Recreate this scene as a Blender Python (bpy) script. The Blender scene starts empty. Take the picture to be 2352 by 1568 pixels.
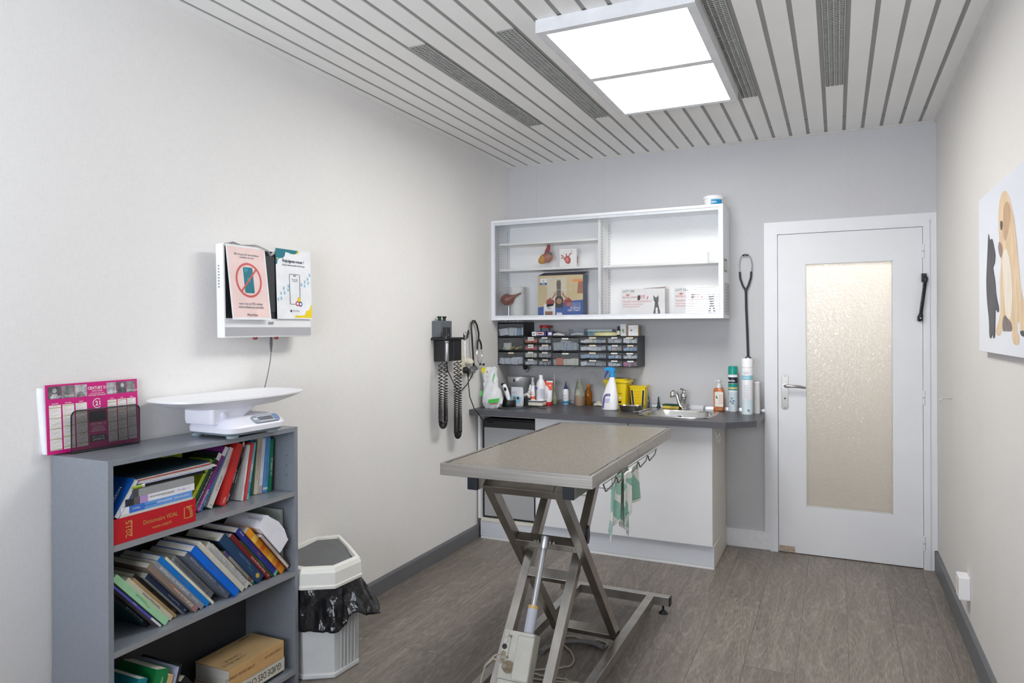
import bpy, math, random
from mathutils import Vector, Matrix
random.seed(7)
R = math.radians
C = bpy.context.scene.collection
sc = bpy.context.scene

# ------------------------------------------------------------------ camera, world, lights, exposure
W, H, REAR = 2.838, 2.698, -6.1
cam_d = bpy.data.cameras.new('camera')
cam_d.sensor_width = 36.0
cam_d.lens = 36.0 * 1605.7 / 2352
cam_d.shift_y = -29.8 / 2352
cam_d.clip_start = 0.05
cam = bpy.data.objects.new('camera', cam_d)
C.objects.link(cam)
cam.matrix_world = (Matrix.Translation((2.2947, -4.881, 1.46)) @ Matrix.Rotation(0.435186, 4, 'Z')
                    @ Matrix.Rotation(R(90), 4, 'X') @ Matrix.Rotation(-0.004075, 4, 'Z'))
sc.camera = cam

world = bpy.data.worlds.new('world')
sc.world = world
world.use_nodes = True
world.node_tree.nodes['Background'].inputs[0].default_value = (0.86, 0.93, 1.0, 1)
world.node_tree.nodes['Background'].inputs[1].default_value = 1.2

def area(name, loc, rot, sx, sy, power, col):
    l = bpy.data.lights.new(name, 'AREA')
    l.shape = 'RECTANGLE'; l.size = sx; l.size_y = sy; l.energy = power; l.color = col
    o = bpy.data.objects.new(name, l); C.objects.link(o)
    o.location = loc; o.rotation_euler = rot
    return o
area('window_daylight', (1.25, REAR - 0.35, 1.55), (R(90), 0, 0), 2.2, 1.4, 225, (0.94, 0.97, 1.0))
area('corridor_lamp', (2.25, 1.0, 2.5), (0, 0, 0), 1.2, 0.7, 16, (1.0, 0.985, 0.97))
PANEL_STRENGTH = 17.0

sc.view_settings.view_transform = 'Standard'
sc.view_settings.look = 'None'
sc.view_settings.gamma = 1.0
sc.view_settings.exposure = 0.18
sc.view_settings.use_curve_mapping = False
sc.cycles.use_denoising = True
sc.cycles.max_bounces = 10
sc.cycles.diffuse_bounces = 6
sc.cycles.transparent_max_bounces = 16
sc.cycles.sample_clamp_indirect = 8
sc.cycles.caustics_reflective = False
sc.cycles.caustics_refractive = False

# ------------------------------------------------------------------ materials
def lin(c):
    return tuple(((x / 255) / 12.92 if x / 255 <= 0.04045 else ((x / 255 + 0.055) / 1.055) ** 2.4) for x in c)
_m = {}
def mat(name, col, rough=0.5, metal=0.0, spec=0.5, bump=None, vary=None, alpha=None, coat=0.0, trans=0.0):
    if name in _m: return _m[name]
    m = bpy.data.materials.new(name); _m[name] = m
    m.use_nodes = True
    nt = m.node_tree; n = nt.nodes; L = nt.links
    b = n['Principled BSDF']
    rgb = (*lin(col), 1)
    b.inputs['Base Color'].default_value = rgb
    b.inputs['Roughness'].default_value = rough
    b.inputs['Metallic'].default_value = metal
    b.inputs['Specular IOR Level'].default_value = spec
    b.inputs['Coat Weight'].default_value = coat
    b.inputs['Transmission Weight'].default_value = trans
    if alpha is not None: b.inputs['Alpha'].default_value = alpha
    tc = n.new('ShaderNodeTexCoord')
    sc_, am = vary or (14, 0.06)
    mp = n.new('ShaderNodeMapping'); L.new(tc.outputs['Object'], mp.inputs[0])
    if isinstance(sc_, tuple): mp.inputs['Scale'].default_value = sc_
    else: mp.inputs['Scale'].default_value = (sc_, sc_, sc_)
    nz = n.new('ShaderNodeTexNoise'); nz.inputs['Scale'].default_value = 1.0
    nz.inputs['Detail'].default_value = 5
    L.new(mp.outputs[0], nz.inputs['Vector'])
    mr = n.new('ShaderNodeMapRange')
    mr.inputs['From Min'].default_value = 0.3; mr.inputs['From Max'].default_value = 0.7
    mr.inputs['To Min'].default_value = 1 - am; mr.inputs['To Max'].default_value = 1 + am
    L.new(nz.outputs[0], mr.inputs[0])
    mx = n.new('ShaderNodeVectorMath'); mx.operation = 'SCALE'
    mx.inputs[0].default_value = rgb[:3]; L.new(mr.outputs[0], mx.inputs['Scale'])
    L.new(mx.outputs[0], b.inputs['Base Color'])
    if bump:
        bs, bd = bump
        n2 = n.new('ShaderNodeTexNoise'); n2.inputs['Detail'].default_value = 3
        if isinstance(bs, tuple):
            m2 = n.new('ShaderNodeMapping'); m2.inputs['Scale'].default_value = bs
            L.new(tc.outputs['Object'], m2.inputs[0]); L.new(m2.outputs[0], n2.inputs['Vector'])
            n2.inputs['Scale'].default_value = 1
        else:
            n2.inputs['Scale'].default_value = bs; L.new(tc.outputs['Object'], n2.inputs['Vector'])
        bp = n.new('ShaderNodeBump'); bp.inputs['Strength'].default_value = 1.0
        bp.inputs['Distance'].default_value = bd
        L.new(n2.outputs[0], bp.inputs['Height']); L.new(bp.outputs[0], b.inputs['Normal'])
    return m

def clear(name, tint=(245, 250, 248), rough=0.03, refl=1.0, milk=0.0, ior=1.45):
    """thin clear sheet: see-through with a Fresnel reflection"""
    if name in _m: return _m[name]
    m = bpy.data.materials.new(name); _m[name] = m; m.use_nodes = True
    nt = m.node_tree; n = nt.nodes; L = nt.links; n.clear()
    out = n.new('ShaderNodeOutputMaterial')
    tr = n.new('ShaderNodeBsdfTransparent'); tr.inputs[0].default_value = (*lin(tint), 1)
    gl = n.new('ShaderNodeBsdfGlossy'); gl.inputs['Roughness'].default_value = rough
    fr = n.new('ShaderNodeFresnel'); fr.inputs[0].default_value = ior
    mu = n.new('ShaderNodeMath'); mu.operation = 'MULTIPLY'; mu.inputs[1].default_value = refl
    L.new(fr.outputs[0], mu.inputs[0])
    base = tr.outputs[0]
    if milk:
        df = n.new('ShaderNodeBsdfDiffuse'); df.inputs[0].default_value = (*lin(tint), 1)
        m0 = n.new('ShaderNodeMixShader'); m0.inputs[0].default_value = milk
        L.new(tr.outputs[0], m0.inputs[1]); L.new(df.outputs[0], m0.inputs[2]); base = m0.outputs[0]
    mx = n.new('ShaderNodeMixShader')
    L.new(mu.outputs[0], mx.inputs[0]); L.new(base, mx.inputs[1]); L.new(gl.outputs[0], mx.inputs[2])
    L.new(mx.outputs[0], out.inputs[0])
    return m

def emis(name, col, s):
    m = bpy.data.materials.new(name); m.use_nodes = True; n = m.node_tree.nodes; n.clear()
    o = n.new('ShaderNodeOutputMaterial'); e = n.new('ShaderNodeEmission')
    e.inputs[0].default_value = (*lin(col), 1); e.inputs[1].default_value = s
    m.node_tree.links.new(e.outputs[0], o.inputs[0]); return m

def wallpaper(name, col, weave=0.0006, stain=None):
    m = bpy.data.materials.new(name); m.use_nodes = True
    nt = m.node_tree; n = nt.nodes; L = nt.links; b = n['Principled BSDF']
    b.inputs['Roughness'].default_value = 0.75; b.inputs['Specular IOR Level'].default_value = 0.25
    tc = n.new('ShaderNodeTexCoord')
    def noise(s, det=3):
        mp = n.new('ShaderNodeMapping'); mp.inputs['Scale'].default_value = s
        L.new(tc.outputs['Object'], mp.inputs[0])
        z = n.new('ShaderNodeTexNoise'); z.inputs['Scale'].default_value = 1; z.inputs['Detail'].default_value = det
        L.new(mp.outputs[0], z.inputs['Vector']); return z
    a = noise((260, 260, 30)); c = noise((30, 30, 330)); d = noise((1.6, 1.6, 1.0), 5)
    ad = n.new('ShaderNodeMath'); L.new(a.outputs[0], ad.inputs[0]); L.new(c.outputs[0], ad.inputs[1])
    mr = n.new('ShaderNodeMapRange'); mr.inputs['From Min'].default_value = 0.6; mr.inputs['From Max'].default_value = 1.4
    mr.inputs['To Min'].default_value = 0.96; mr.inputs['To Max'].default_value = 1.04
    L.new(ad.outputs[0], mr.inputs[0])
    mr2 = n.new('ShaderNodeMapRange'); mr2.inputs['From Min'].default_value = 0.3; mr2.inputs['From Max'].default_value = 0.7
    mr2.inputs['To Min'].default_value = 0.975; mr2.inputs['To Max'].default_value = 1.02
    L.new(d.outputs[0], mr2.inputs[0])
    mu = n.new('ShaderNodeMath'); mu.operation = 'MULTIPLY'; L.new(mr.outputs[0], mu.inputs[0]); L.new(mr2.outputs[0], mu.inputs[1])
    vm = n.new('ShaderNodeVectorMath'); vm.operation = 'SCALE'; vm.inputs[0].default_value = lin(col)
    L.new(mu.outputs[0], vm.inputs['Scale']); L.new(vm.outputs[0], b.inputs['Base Color'])
    bp = n.new('ShaderNodeBump'); bp.inputs['Distance'].default_value = weave; bp.inputs['Strength'].default_value = 0.5
    L.new(ad.outputs[0], bp.inputs['Height']); L.new(bp.outputs[0], b.inputs['Normal'])
    return m

def plank_floor():
    m = bpy.data.materials.new('vinyl_planks'); m.use_nodes = True
    nt = m.node_tree; n = nt.nodes; L = nt.links; b = n['Principled BSDF']
    b.inputs['Roughness'].default_value = 0.42; b.inputs['Specular IOR Level'].default_value = 0.4
    tc = n.new('ShaderNodeTexCoord')
    mp = n.new('ShaderNodeMapping'); mp.inputs['Rotation'].default_value = (0, 0, R(90))
    mp.inputs['Location'].default_value = (0.3, 2.218 - 0.207 * 30, 0)
    mp.inputs['Scale'].default_value = (1, -1, 1)
    L.new(tc.outputs['Object'], mp.inputs[0])
    mp.inputs['Scale'].default_value = (1, 1, 1)
    br = n.new('ShaderNodeTexBrick'); br.offset = 0.37; br.offset_frequency = 2
    br.inputs['Scale'].default_value = 1; br.inputs['Brick Width'].default_value = 1.24
    br.inputs['Row Height'].default_value = 0.207; br.inputs['Mortar Size'].default_value = 0.0014
    br.inputs['Mortar Smooth'].default_value = 0.1
    br.inputs['Color1'].default_value = (0, 0, 0, 1); br.inputs['Color2'].default_value = (1, 1, 1, 1)
    br.inputs['Mortar'].default_value = (0.5, 0.5, 0.5, 1)
    L.new(mp.outputs[0], br.inputs['Vector'])
    sep = n.new('ShaderNodeSeparateColor'); L.new(br.outputs['Color'], sep.inputs[0])
    # grain coordinates shifted per plank
    mp2 = n.new('ShaderNodeMapping'); mp2.inputs['Scale'].default_value = (1, 1, 1)
    L.new(tc.outputs['Object'], mp2.inputs[0])
    cx = n.new('ShaderNodeCombineXYZ'); mm = n.new('ShaderNodeMath'); mm.operation = 'MULTIPLY'; mm.inputs[1].default_value = 13.7
    L.new(sep.outputs[0], mm.inputs[0]); L.new(mm.outputs[0], cx.inputs[0]); L.new(mm.outputs[0], cx.inputs[1])
    va = n.new('ShaderNodeVectorMath'); L.new(mp2.outputs[0], va.inputs[0]); L.new(cx.outputs[0], va.inputs[1])
    def nz(scale, det, rough=0.6, dist=0.0):
        s = n.new('ShaderNodeMapping'); s.inputs['Scale'].default_value = scale; L.new(va.outputs[0], s.inputs[0])
        z = n.new('ShaderNodeTexNoise'); z.inputs['Scale'].default_value = 1; z.inputs['Detail'].default_value = det
        z.inputs['Roughness'].default_value = rough; z.inputs['Distortion'].default_value = dist
        L.new(s.outputs[0], z.inputs['Vector']); return z
    fine = nz((230, 18, 1), 4); mid = nz((26, 2.2, 1), 5, 0.55, 0.4)
    # cathedral rings: contour lines of a smooth stretched noise field
    cat = nz((5.5, 0.9, 1), 1.5, 0.4, 0.2)
    c1 = n.new('ShaderNodeMath'); c1.operation = 'MULTIPLY'; c1.inputs[1].default_value = 95; L.new(cat.outputs[0], c1.inputs[0])
    c2 = n.new('ShaderNodeMath'); c2.operation = 'SINE'; L.new(c1.outputs[0], c2.inputs[0])
    c3 = n.new('ShaderNodeMapRange'); c3.inputs['From Min'].default_value = 0.55; c3.inputs['From Max'].default_value = 1.0
    L.new(c2.outputs[0], c3.inputs[0])
    def ramp(src, a, b_):
        r_ = n.new('ShaderNodeMapRange'); r_.inputs['From Min'].default_value = 0.3; r_.inputs['From Max'].default_value = 0.7
        r_.inputs['To Min'].default_value = a; r_.inputs['To Max'].default_value = b_; L.new(src, r_.inputs[0]); return r_
    f1 = ramp(fine.outputs[0], 0.62, 1.34); m1 = ramp(mid.outputs[0], 0.82, 1.15)
    p1 = n.new('ShaderNodeMapRange'); p1.inputs['To Min'].default_value = 0.86; p1.inputs['To Max'].default_value = 1.1
    L.new(sep.outputs[0], p1.inputs[0])
    r3 = n.new('ShaderNodeMapRange'); r3.inputs['To Min'].default_value = 1.0; r3.inputs['To Max'].default_value = 1.22
    L.new(c3.outputs[0], r3.inputs[0])
    cur = f1.outputs[0]
    for q in (m1, p1, r3):
        k = n.new('ShaderNodeMath'); k.operation = 'MULTIPLY'; L.new(cur, k.inputs[0]); L.new(q.outputs[0], k.inputs[1]); cur = k.outputs[0]
    mo = n.new('ShaderNodeMapRange'); mo.inputs['To Min'].default_value = 1.0; mo.inputs['To Max'].default_value = 0.5
    L.new(br.outputs['Fac'], mo.inputs[0])
    k = n.new('ShaderNodeMath'); k.operation = 'MULTIPLY'; L.new(cur, k.inputs[0]); L.new(mo.outputs[0], k.inputs[1])
    hue = n.new('ShaderNodeMix'); hue.data_type = 'RGBA'
    hue.inputs[6].default_value = (*lin((119, 111, 105)), 1); hue.inputs[7].default_value = (*lin((129, 120, 112)), 1)
    L.new(mid.outputs[0], hue.inputs[0])
    vm = n.new('ShaderNodeVectorMath'); vm.operation = 'SCALE'; L.new(hue.outputs[2], vm.inputs[0]); L.new(k.outputs[0], vm.inputs['Scale'])
    L.new(vm.outputs[0], b.inputs['Base Color'])
    bp = n.new('ShaderNodeBump'); bp.inputs['Distance'].default_value = 0.0008; bp.inputs['Strength'].default_value = 0.5
    L.new(k.outputs[0], bp.inputs['Height']); L.new(bp.outputs[0], b.inputs['Normal'])
    return m

def speckle(name, base, dark, light, scale=420):
    m = bpy.data.materials.new(name); _m[name] = m; m.use_nodes = True
    nt = m.node_tree; n = nt.nodes; L = nt.links; b = n['Principled BSDF']
    b.inputs['Roughness'].default_value = 0.28
    tc = n.new('ShaderNodeTexCoord'); z = n.new('ShaderNodeTexNoise'); z.inputs['Scale'].default_value = scale
    z.inputs['Detail'].default_value = 2; L.new(tc.outputs['Object'], z.inputs['Vector'])
    r = n.new('ShaderNodeValToRGB'); L.new(z.outputs[0], r.inputs[0])
    r.color_ramp.elements[0].position = 0.36; r.color_ramp.elements[0].color = (*lin(dark), 1)
    r.color_ramp.elements[1].position = 0.64; r.color_ramp.elements[1].color = (*lin(light), 1)
    e = r.color_ramp.elements.new(0.5); e.color = (*lin(base), 1)
    L.new(r.outputs[0], b.inputs['Base Color'])
    return m

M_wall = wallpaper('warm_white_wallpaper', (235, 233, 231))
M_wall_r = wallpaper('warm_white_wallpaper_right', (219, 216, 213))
M_wallg = wallpaper('grey_wallpaper', (200, 200, 203))
M_floor = plank_floor()
M_slat = mat('ceiling_slat_white', (240, 239, 237), 0.5, spec=0.3, vary=(3, 0.02))
M_groove = mat('ceiling_groove_grey', (150, 150, 147), 0.6, vary=(3, 0.03))
M_white = mat('white_laminate', (232, 233, 236), 0.3, vary=(4, 0.015))
M_plinth = mat('plinth_bluish_white', (212, 216, 224), 0.4, vary=(4, 0.03))
M_sideb = mat('cabinet_side_cream', (226, 222, 212), 0.45, vary=(4, 0.02))
M_paint = mat('door_white_paint', (226, 227, 231), 0.38, vary=(5, 0.02), bump=(60, 0.0003))
M_pglos = mat('white_plastic', (240, 240, 243), 0.3, vary=(5, 0.01))
M_cream = mat('cream_plastic', (228, 222, 204), 0.4)
M_blk = mat('black_plastic', (28, 28, 31), 0.4)
M_blkr = mat('black_rubber', (24, 24, 26), 0.6)
M_steel = mat('brushed_steel', (188, 184, 178), 0.32, metal=1.0, vary=((3, 60, 60), 0.12), bump=((4, 220, 220), 0.0002))
M_steelr = mat('steel_tube', (180, 176, 170), 0.3, metal=1.0, vary=((20, 20, 3), 0.12))
M_chrome = mat('chrome', (214, 214, 216), 0.12, metal=1.0)
M_alu = mat('satin_aluminium', (196, 198, 202), 0.35, metal=1.0)
M_bcase = mat('bookcase_grey', (130, 135, 143), 0.3, vary=(60, 0.05), coat=0.15)
M_bedge = mat('bookcase_edge', (142, 143, 146), 0.35, vary=(60, 0.03))
M_bback = mat('bookcase_back', (62, 62, 66), 0.5)
M_ctop = mat('slate_worktop', (74, 74, 79), 0.38, vary=(9, 0.14), bump=(180, 0.0002))
M_ctope = mat('slate_worktop_edge', (84, 84, 91), 0.4, vary=((4, 30, 30), 0.12))
M_base = mat('grey_skirting', (106, 107, 111), 0.5, vary=((20, 2, 20), 0.04))
M_glass = clear('display_glass', (255, 255, 255), 0.01, 0.7, ior=1.5)
M_clear = clear('clear_plastic', (246, 248, 250), 0.1, 0.8, milk=0.05)
M_speck = speckle('speckled_mat', (130, 124, 114), (88, 83, 76), (162, 155, 143), 300)
M_page = mat('book_pages', (214, 210, 200), 0.8, vary=((8, 8, 500), 0.07))
M_txtk = mat('print_black', (36, 36, 40), 0.6)
M_txtw = mat('print_white', (240, 240, 240), 0.6)
M_txtg = mat('print_grey', (120, 122, 130), 0.6)

# ------------------------------------------------------------------ mesh builder
_glyph = {}
def glyphs(s, bold=False):
    k = (s, bold)
    if k in _glyph: return _glyph[k]
    cu = bpy.data.curves.new('tmp', 'FONT'); cu.body = s; cu.size = 1.0; cu.resolution_u = 2
    if bold: cu.offset = 0.018
    o = bpy.data.objects.new('tmp', cu); C.objects.link(o)
    dg = bpy.context.evaluated_depsgraph_get(); dg.update()
    me = o.evaluated_get(dg).to_mesh()
    v = [tuple(x.co) for x in me.vertices]; f = [tuple(p.vertices) for p in me.polygons]
    o.evaluated_get(dg).to_mesh_clear(); C.objects.unlink(o); bpy.data.objects.remove(o); bpy.data.curves.remove(cu)
    xs = [a[0] for a in v] or [0]
    _glyph[k] = (v, f, min(xs), max(xs)); return _glyph[k]

class MB:
    def __init__(s): s.v, s.f, s.m, s.mats = [], [], [], []
    def mi(s, m):
        if m not in s.mats: s.mats.append(m)
        return s.mats.index(m)
    def add(s, vs, fs, m):
        b = len(s.v); s.v += [tuple(v) for v in vs]; i = s.mi(m)
        for f in fs: s.f.append(tuple(b + k for k in f)); s.m.append(i)
        return s
    def box(s, x0, x1, y0, y1, z0, z1, m, M=None):
        vs = [Vector((x, y, z)) for z in (z0, z1) for x, y in ((x0, y0), (x1, y0), (x1, y1), (x0, y1))]
        if M is not None: vs = [M @ v for v in vs]
        fs = [(3, 2, 1, 0), (4, 5, 6, 7), (0, 1, 5, 4), (1, 2, 6, 5), (2, 3, 7, 6), (3, 0, 4, 7)]
        return s.add(vs, fs, m)
    def prism(s, poly, a0, a1, m, axis='z', M=None, caps=True):
        def P(p, a):
            v = {'z': (p[0], p[1], a), 'x': (a, p[0], p[1]), 'y': (p[0], a, p[1])}[axis]
            v = Vector(v); return M @ v if M is not None else v
        n = len(poly)
        vs = [P(p, a0) for p in poly] + [P(p, a1) for p in poly]
        fs = [(i, (i + 1) % n, n + (i + 1) % n, n + i) for i in range(n)]
        if caps: fs += [tuple(reversed(range(n))), tuple(range(n, 2 * n))]
        return s.add(vs, fs, m)
    def loft(s, rings, m, caps=(True, True), closed=True):
        n = len(rings[0]); vs = [v for r in rings for v in r]; fs = []
        for k in range(len(rings) - 1):
            for i in range(n if closed else n - 1):
                j = (i + 1) % n
                fs.append((k * n + i, k * n + j, (k + 1) * n + j, (k + 1) * n + i))
        if caps[0]: fs.append(tuple(reversed(range(n))))
        if caps[1]: fs.append(tuple(range((len(rings) - 1) * n, len(rings) * n)))
        return s.add(vs, fs, m)
    def lathe(s, prof, m, seg=24, c=(0, 0, 0), M=None, sx=1, sy=1, caps=(True, True)):
        rings = []
        for r, z in prof:
            ring = [Vector((c[0] + r * sx * math.cos(2 * math.pi * i / seg), c[1] + r * sy * math.sin(2 * math.pi * i / seg), c[2] + z)) for i in range(seg)]
            if M is not None: ring = [M @ v for v in ring]
            rings.append(ring)
        return s.loft(rings, m, caps)
    def tube(s, path, r, m, seg=8, caps=True):
        P = [Vector(p) for p in path]; rings = []; up = None
        for i, p in enumerate(P):
            t = (P[min(i + 1, len(P) - 1)] - P[max(i - 1, 0)]).normalized()
            if up is None:
                up = Vector((0, 0, 1)) if abs(t.z) < 0.9 else Vector((1, 0, 0))
            a = t.cross(up)
            if a.length < 1e-4: a = t.cross(Vector((1, 0.3, 0.2)))
            a.normalize(); b = a.cross(t).normalized(); up = b
            rr = r[i] if isinstance(r, (list, tuple)) else r
            rings.append([p + a * rr * math.cos(2 * math.pi * k / seg) + b * rr * math.sin(2 * math.pi * k / seg) for k in range(seg)])
        return s.loft(rings, m, (caps, caps))
    def bar(s, p, q, w, t, m, side=(1, 0, 0)):
        """square tube from p to q, w along `side`, t in the third direction"""
        p, q = Vector(p), Vector(q); d = (q - p).normalized(); a = Vector(side).normalized()
        b = d.cross(a).normalized(); a = b.cross(d).normalized()
        k = [(-w / 2, -t / 2), (w / 2, -t / 2), (w / 2, t / 2), (-w / 2, t / 2)]
        r1 = [p + a * x + b * y for x, y in k]; r2 = [q + a * x + b * y for x, y in k]
        return s.loft([r1, r2], m)
    def text(s, body, o, u, v, size, m, align='L', fit=None, bold=False, lift=0.0004):
        vs, fs, x0, x1 = glyphs(body, bold)
        u, v = Vector(u).normalized(), Vector(v).normalized(); nrm = u.cross(v)
        k = size; kx = size
        if fit: kx = fit / max(1e-6, (x1 - x0))
        off = {'L': x0, 'C': (x0 + x1) / 2, 'R': x1}[align]
        o = Vector(o) + nrm * lift
        return s.add([o + u * ((a[0] - off) * kx) + v * (a[1] * k) for a in vs], fs, m)
    def flat(s, poly, o, u, v, m, lift=0.0004):
        """flat printed shape"""
        u, v = Vector(u), Vector(v); nrm = u.cross(v).normalized(); o = Vector(o) + nrm * lift
        return s.add([o + u * p[0] + v * p[1] for p in poly], [tuple(range(len(poly)))], m)
    def flip(s): s.f = [tuple(reversed(f)) for f in s.f]; return s

def tess(poly):
    from mathutils.geometry import tessellate_polygon
    return tessellate_polygon([[Vector((a, b, 0)) for a, b in poly]])

def obj(name, mb, parent=None, loc=(0, 0, 0), rot=(0, 0, 0), smooth=False, bevel=0, seg=2, recalc=True):
    me = bpy.data.meshes.new(name)
    me.from_pydata(mb.v, [], mb.f)
    for m in mb.mats: me.materials.append(m)
    for p, i in zip(me.polygons, mb.m): p.material_index = i
    me.update()
    if smooth:
        me.shade_smooth(); me.set_sharp_from_angle(angle=R(38))
    o = bpy.data.objects.new(name, me); C.objects.link(o)
    o.location = loc; o.rotation_euler = rot
    if parent: o.parent = parent
    if bevel:
        b = o.modifiers.new('Bevel', 'BEVEL'); b.width = bevel; b.segments = seg; b.limit_method = 'ANGLE'; b.angle_limit = R(40)
    return o
def tag(o, label, cat, group=None):
    o['label'] = label; o['category'] = cat
    if group: o['group'] = group
    return o
def thing(name, label, cat, loc=(0, 0, 0), rot=(0, 0, 0), group=None):
    o = bpy.data.objects.new(name, None); C.objects.link(o)
    o.empty_display_size = 0.05; o.location = loc; o.rotation_euler = rot
    return tag(o, label, cat, group)
def struct(name, mb, **k):
    o = obj(name, mb, **k); o['kind'] = 'structure'; return o
def hcirc(n=12, r=1.0, a0=0, a1=360, c=(0, 0)):
    return [(c[0] + r * math.cos(R(a0 + (a1 - a0) * i / (n if a1 - a0 == 360 else n - 1))), c[1] + r * math.sin(R(a0 + (a1 - a0) * i / (n if a1 - a0 == 360 else n - 1)))) for i in range(n)]
def rrect(x0, x1, y0, y1, r, n=5):
    out = []
    for cx, cy, a in ((x1 - r, y1 - r, 0), (x0 + r, y1 - r, 90), (x0 + r, y0 + r, 180), (x1 - r, y0 + r, 270)):
        out += [(cx + r * math.cos(R(a + 90 * i / n)), cy + r * math.sin(R(a + 90 * i / n))) for i in range(n + 1)]
    return out
X, Y, Z = (1, 0, 0), (0, 1, 0), (0, 0, 1)
NX, NY, NZ = (-1, 0, 0), (0, -1, 0), (0, 0, -1)

# ------------------------------------------------------------------ the room
struct('floor', MB().box(-0.15, W + 0.15, REAR - 0.1, 1.6, -0.08, 0, M_floor))
struct('wall_left', MB().box(-0.12, 0, REAR - 0.1, 0.12, 0, H + 0.1, M_wall))
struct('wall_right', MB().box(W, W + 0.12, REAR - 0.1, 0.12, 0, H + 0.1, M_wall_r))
DX0, DX1, DZ = 1.945, 2.762, 2.062          # door leaf
b = MB(); b.box(0, 1.905, 0, 0.12, 0, H + 0.1, M_wallg); b.box(2.80, W, 0, 0.12, 0, H + 0.1, M_wallg)
b.box(1.905, 2.80, 0, 0.12, 2.10, H + 0.1, M_wallg)
for xs in (0.235, 0.767, 1.30, 2.36):      # wallpaper seams
    b.box(xs - 0.0006, xs + 0.0006, -0.0006, 0, 2.26 if xs < 1.6 else 2.15, H, mat('seam_grey', (184, 184, 187), 0.8))
struct('wall_back', b)
WX0, WX1, WZ0, WZ1 = 0.22, 2.25, 0.95, 2.12   # window behind the camera
b = MB(); b.box(0, WX0, REAR - 0.1, REAR, 0, H + 0.1, M_wall); b.box(WX1, W, REAR - 0.1, REAR, 0, H + 0.1, M_wall)
b.box(WX0, WX1, REAR - 0.1, REAR, 0, WZ0, M_wall); b.box(WX0, WX1, REAR - 0.1, REAR, WZ1, H + 0.1, M_wall)
struct('wall_rear', b)
b = MB()
for x0, x1, z0, z1 in ((WX0, WX0 + .05, WZ0, WZ1), (WX1 - .05, WX1, WZ0, WZ1), (WX0, WX1, WZ0, WZ0 + .05), (WX0, WX1, WZ1 - .05, WZ1), (1.2, 1.26, WZ0, WZ1)):
    b.box(x0, x1, REAR - 0.08, REAR + 0.02, z0, z1, M_paint)
wf = struct('window_1', b, bevel=0.003)
obj('pane', MB().box(WX0 + .05, WX1 - .05, REAR - 0.052, REAR - 0.048, WZ0 + .05, WZ1 - .05, clear('window_glass', (250, 252, 255))), wf)
t = thing('venetian_blind', 'white venetian blind hanging in the window behind the viewer', 'blind', (0, REAR + 0.05, 0))
b = MB()
for k in range(34):
    zz = WZ0 + 0.04 + k * 0.034
    b.box(-0.97, 0.97, -0.0125, 0.0125, -0.0005, 0.0005, M_pglos, Matrix.Translation((1.235, 0, zz)) @ Matrix.Rotation(R(32), 4, 'X'))
obj('slats', b, t)
obj('headrail', MB().box(0.25, 2.22, -0.02, 0.02, WZ1 - 0.03, WZ1 + 0.01, M_pglos), t)

# ceiling: backing, grooves, slats
P0, PW = 0.0608, 0.10356
b = MB(); b.box(0, W, REAR - 0.1, 0, H + 0.005, H + 0.1, M_groove)
edges = [P0 + PW * i for i in range(27)]
M_joint = mat('joint_mark', (96, 96, 93), 0.6)
VS = {5: (-2.28, -0.95), 9: (-2.26, -0.93), 17: (-2.30, -0.93), 21: (-2.30, -0.93)}   # slats replaced by perforated strips
cells = [(0.0, edges[0])] + [(edges[i], edges[i + 1]) for i in range(26)] + [(edges[26], W)]
for k, (a, c_) in enumerate(cells):
    x0 = a + (0.0095 if k else 0); x1 = c_ - (0.0095 if k < 27 else 0)
    spans = [(REAR, 0.0)]
    if k - 1 in VS:
        v0, v1 = VS[k - 1]; spans = [(REAR, v0), (v1, 0.0)]
    for y0, y1 in spans:
        pr = [(x0, H + 0.006), (x0, H + 0.0015), (x0 + 0.0015, H), (x1 - 0.0015, H), (x1, H + 0.0015), (x1, H + 0.006)]
        b.prism(pr, y0, y1, M_slat, axis='y')
for i in range(27):                          # joint marks in the groove strips
    yy = -0.30 - 0.05 * math.sin(i * 2.3)
    b.box(edges[i] - 0.0093, edges[i] + 0.0093, yy, yy + 0.003, H + 0.0035, H + 0.0052, M_joint if i not in (4, 25) else M_blk)
struct('ceiling', b)
M_trimw = mat('trim_offwhite', (205, 203, 198), 0.6)
struct('trim_1', MB().box(0, W, -0.006, 0, H - 0.008, H + 0.004, M_trimw))
struct('trim_2', MB().prism([(W, H - 0.02), (W - 0.012, H - 0.004), (W - 0.02, H + 0.002), (W, H + 0.002)], REAR, -0.006, M_trimw, axis='y'))
struct('baseboard_left', MB().prism([(0, 0), (0.016, 0), (0.016, 0.078), (0.010, 0.09), (0, 0.09)], REAR, -0.53, M_base, axis='y'))
struct('baseboard_right', MB().prism([(W, 0), (W - 0.016, 0), (W - 0.016, 0.108), (W - 0.008, 0.12), (W, 0.12)], REAR, -0.012, M_base, axis='y'))
struct('baseboard_back', MB().prism([(1.61, 0.0), (1.90, 0.0), (1.90, 0.118), (1.61, 0.118)], -0.016, 0.0, mat('old_white_paint', (230, 231, 234), 0.5, vary=(30, 0.05)), axis='y'), bevel=0.002)

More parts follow.
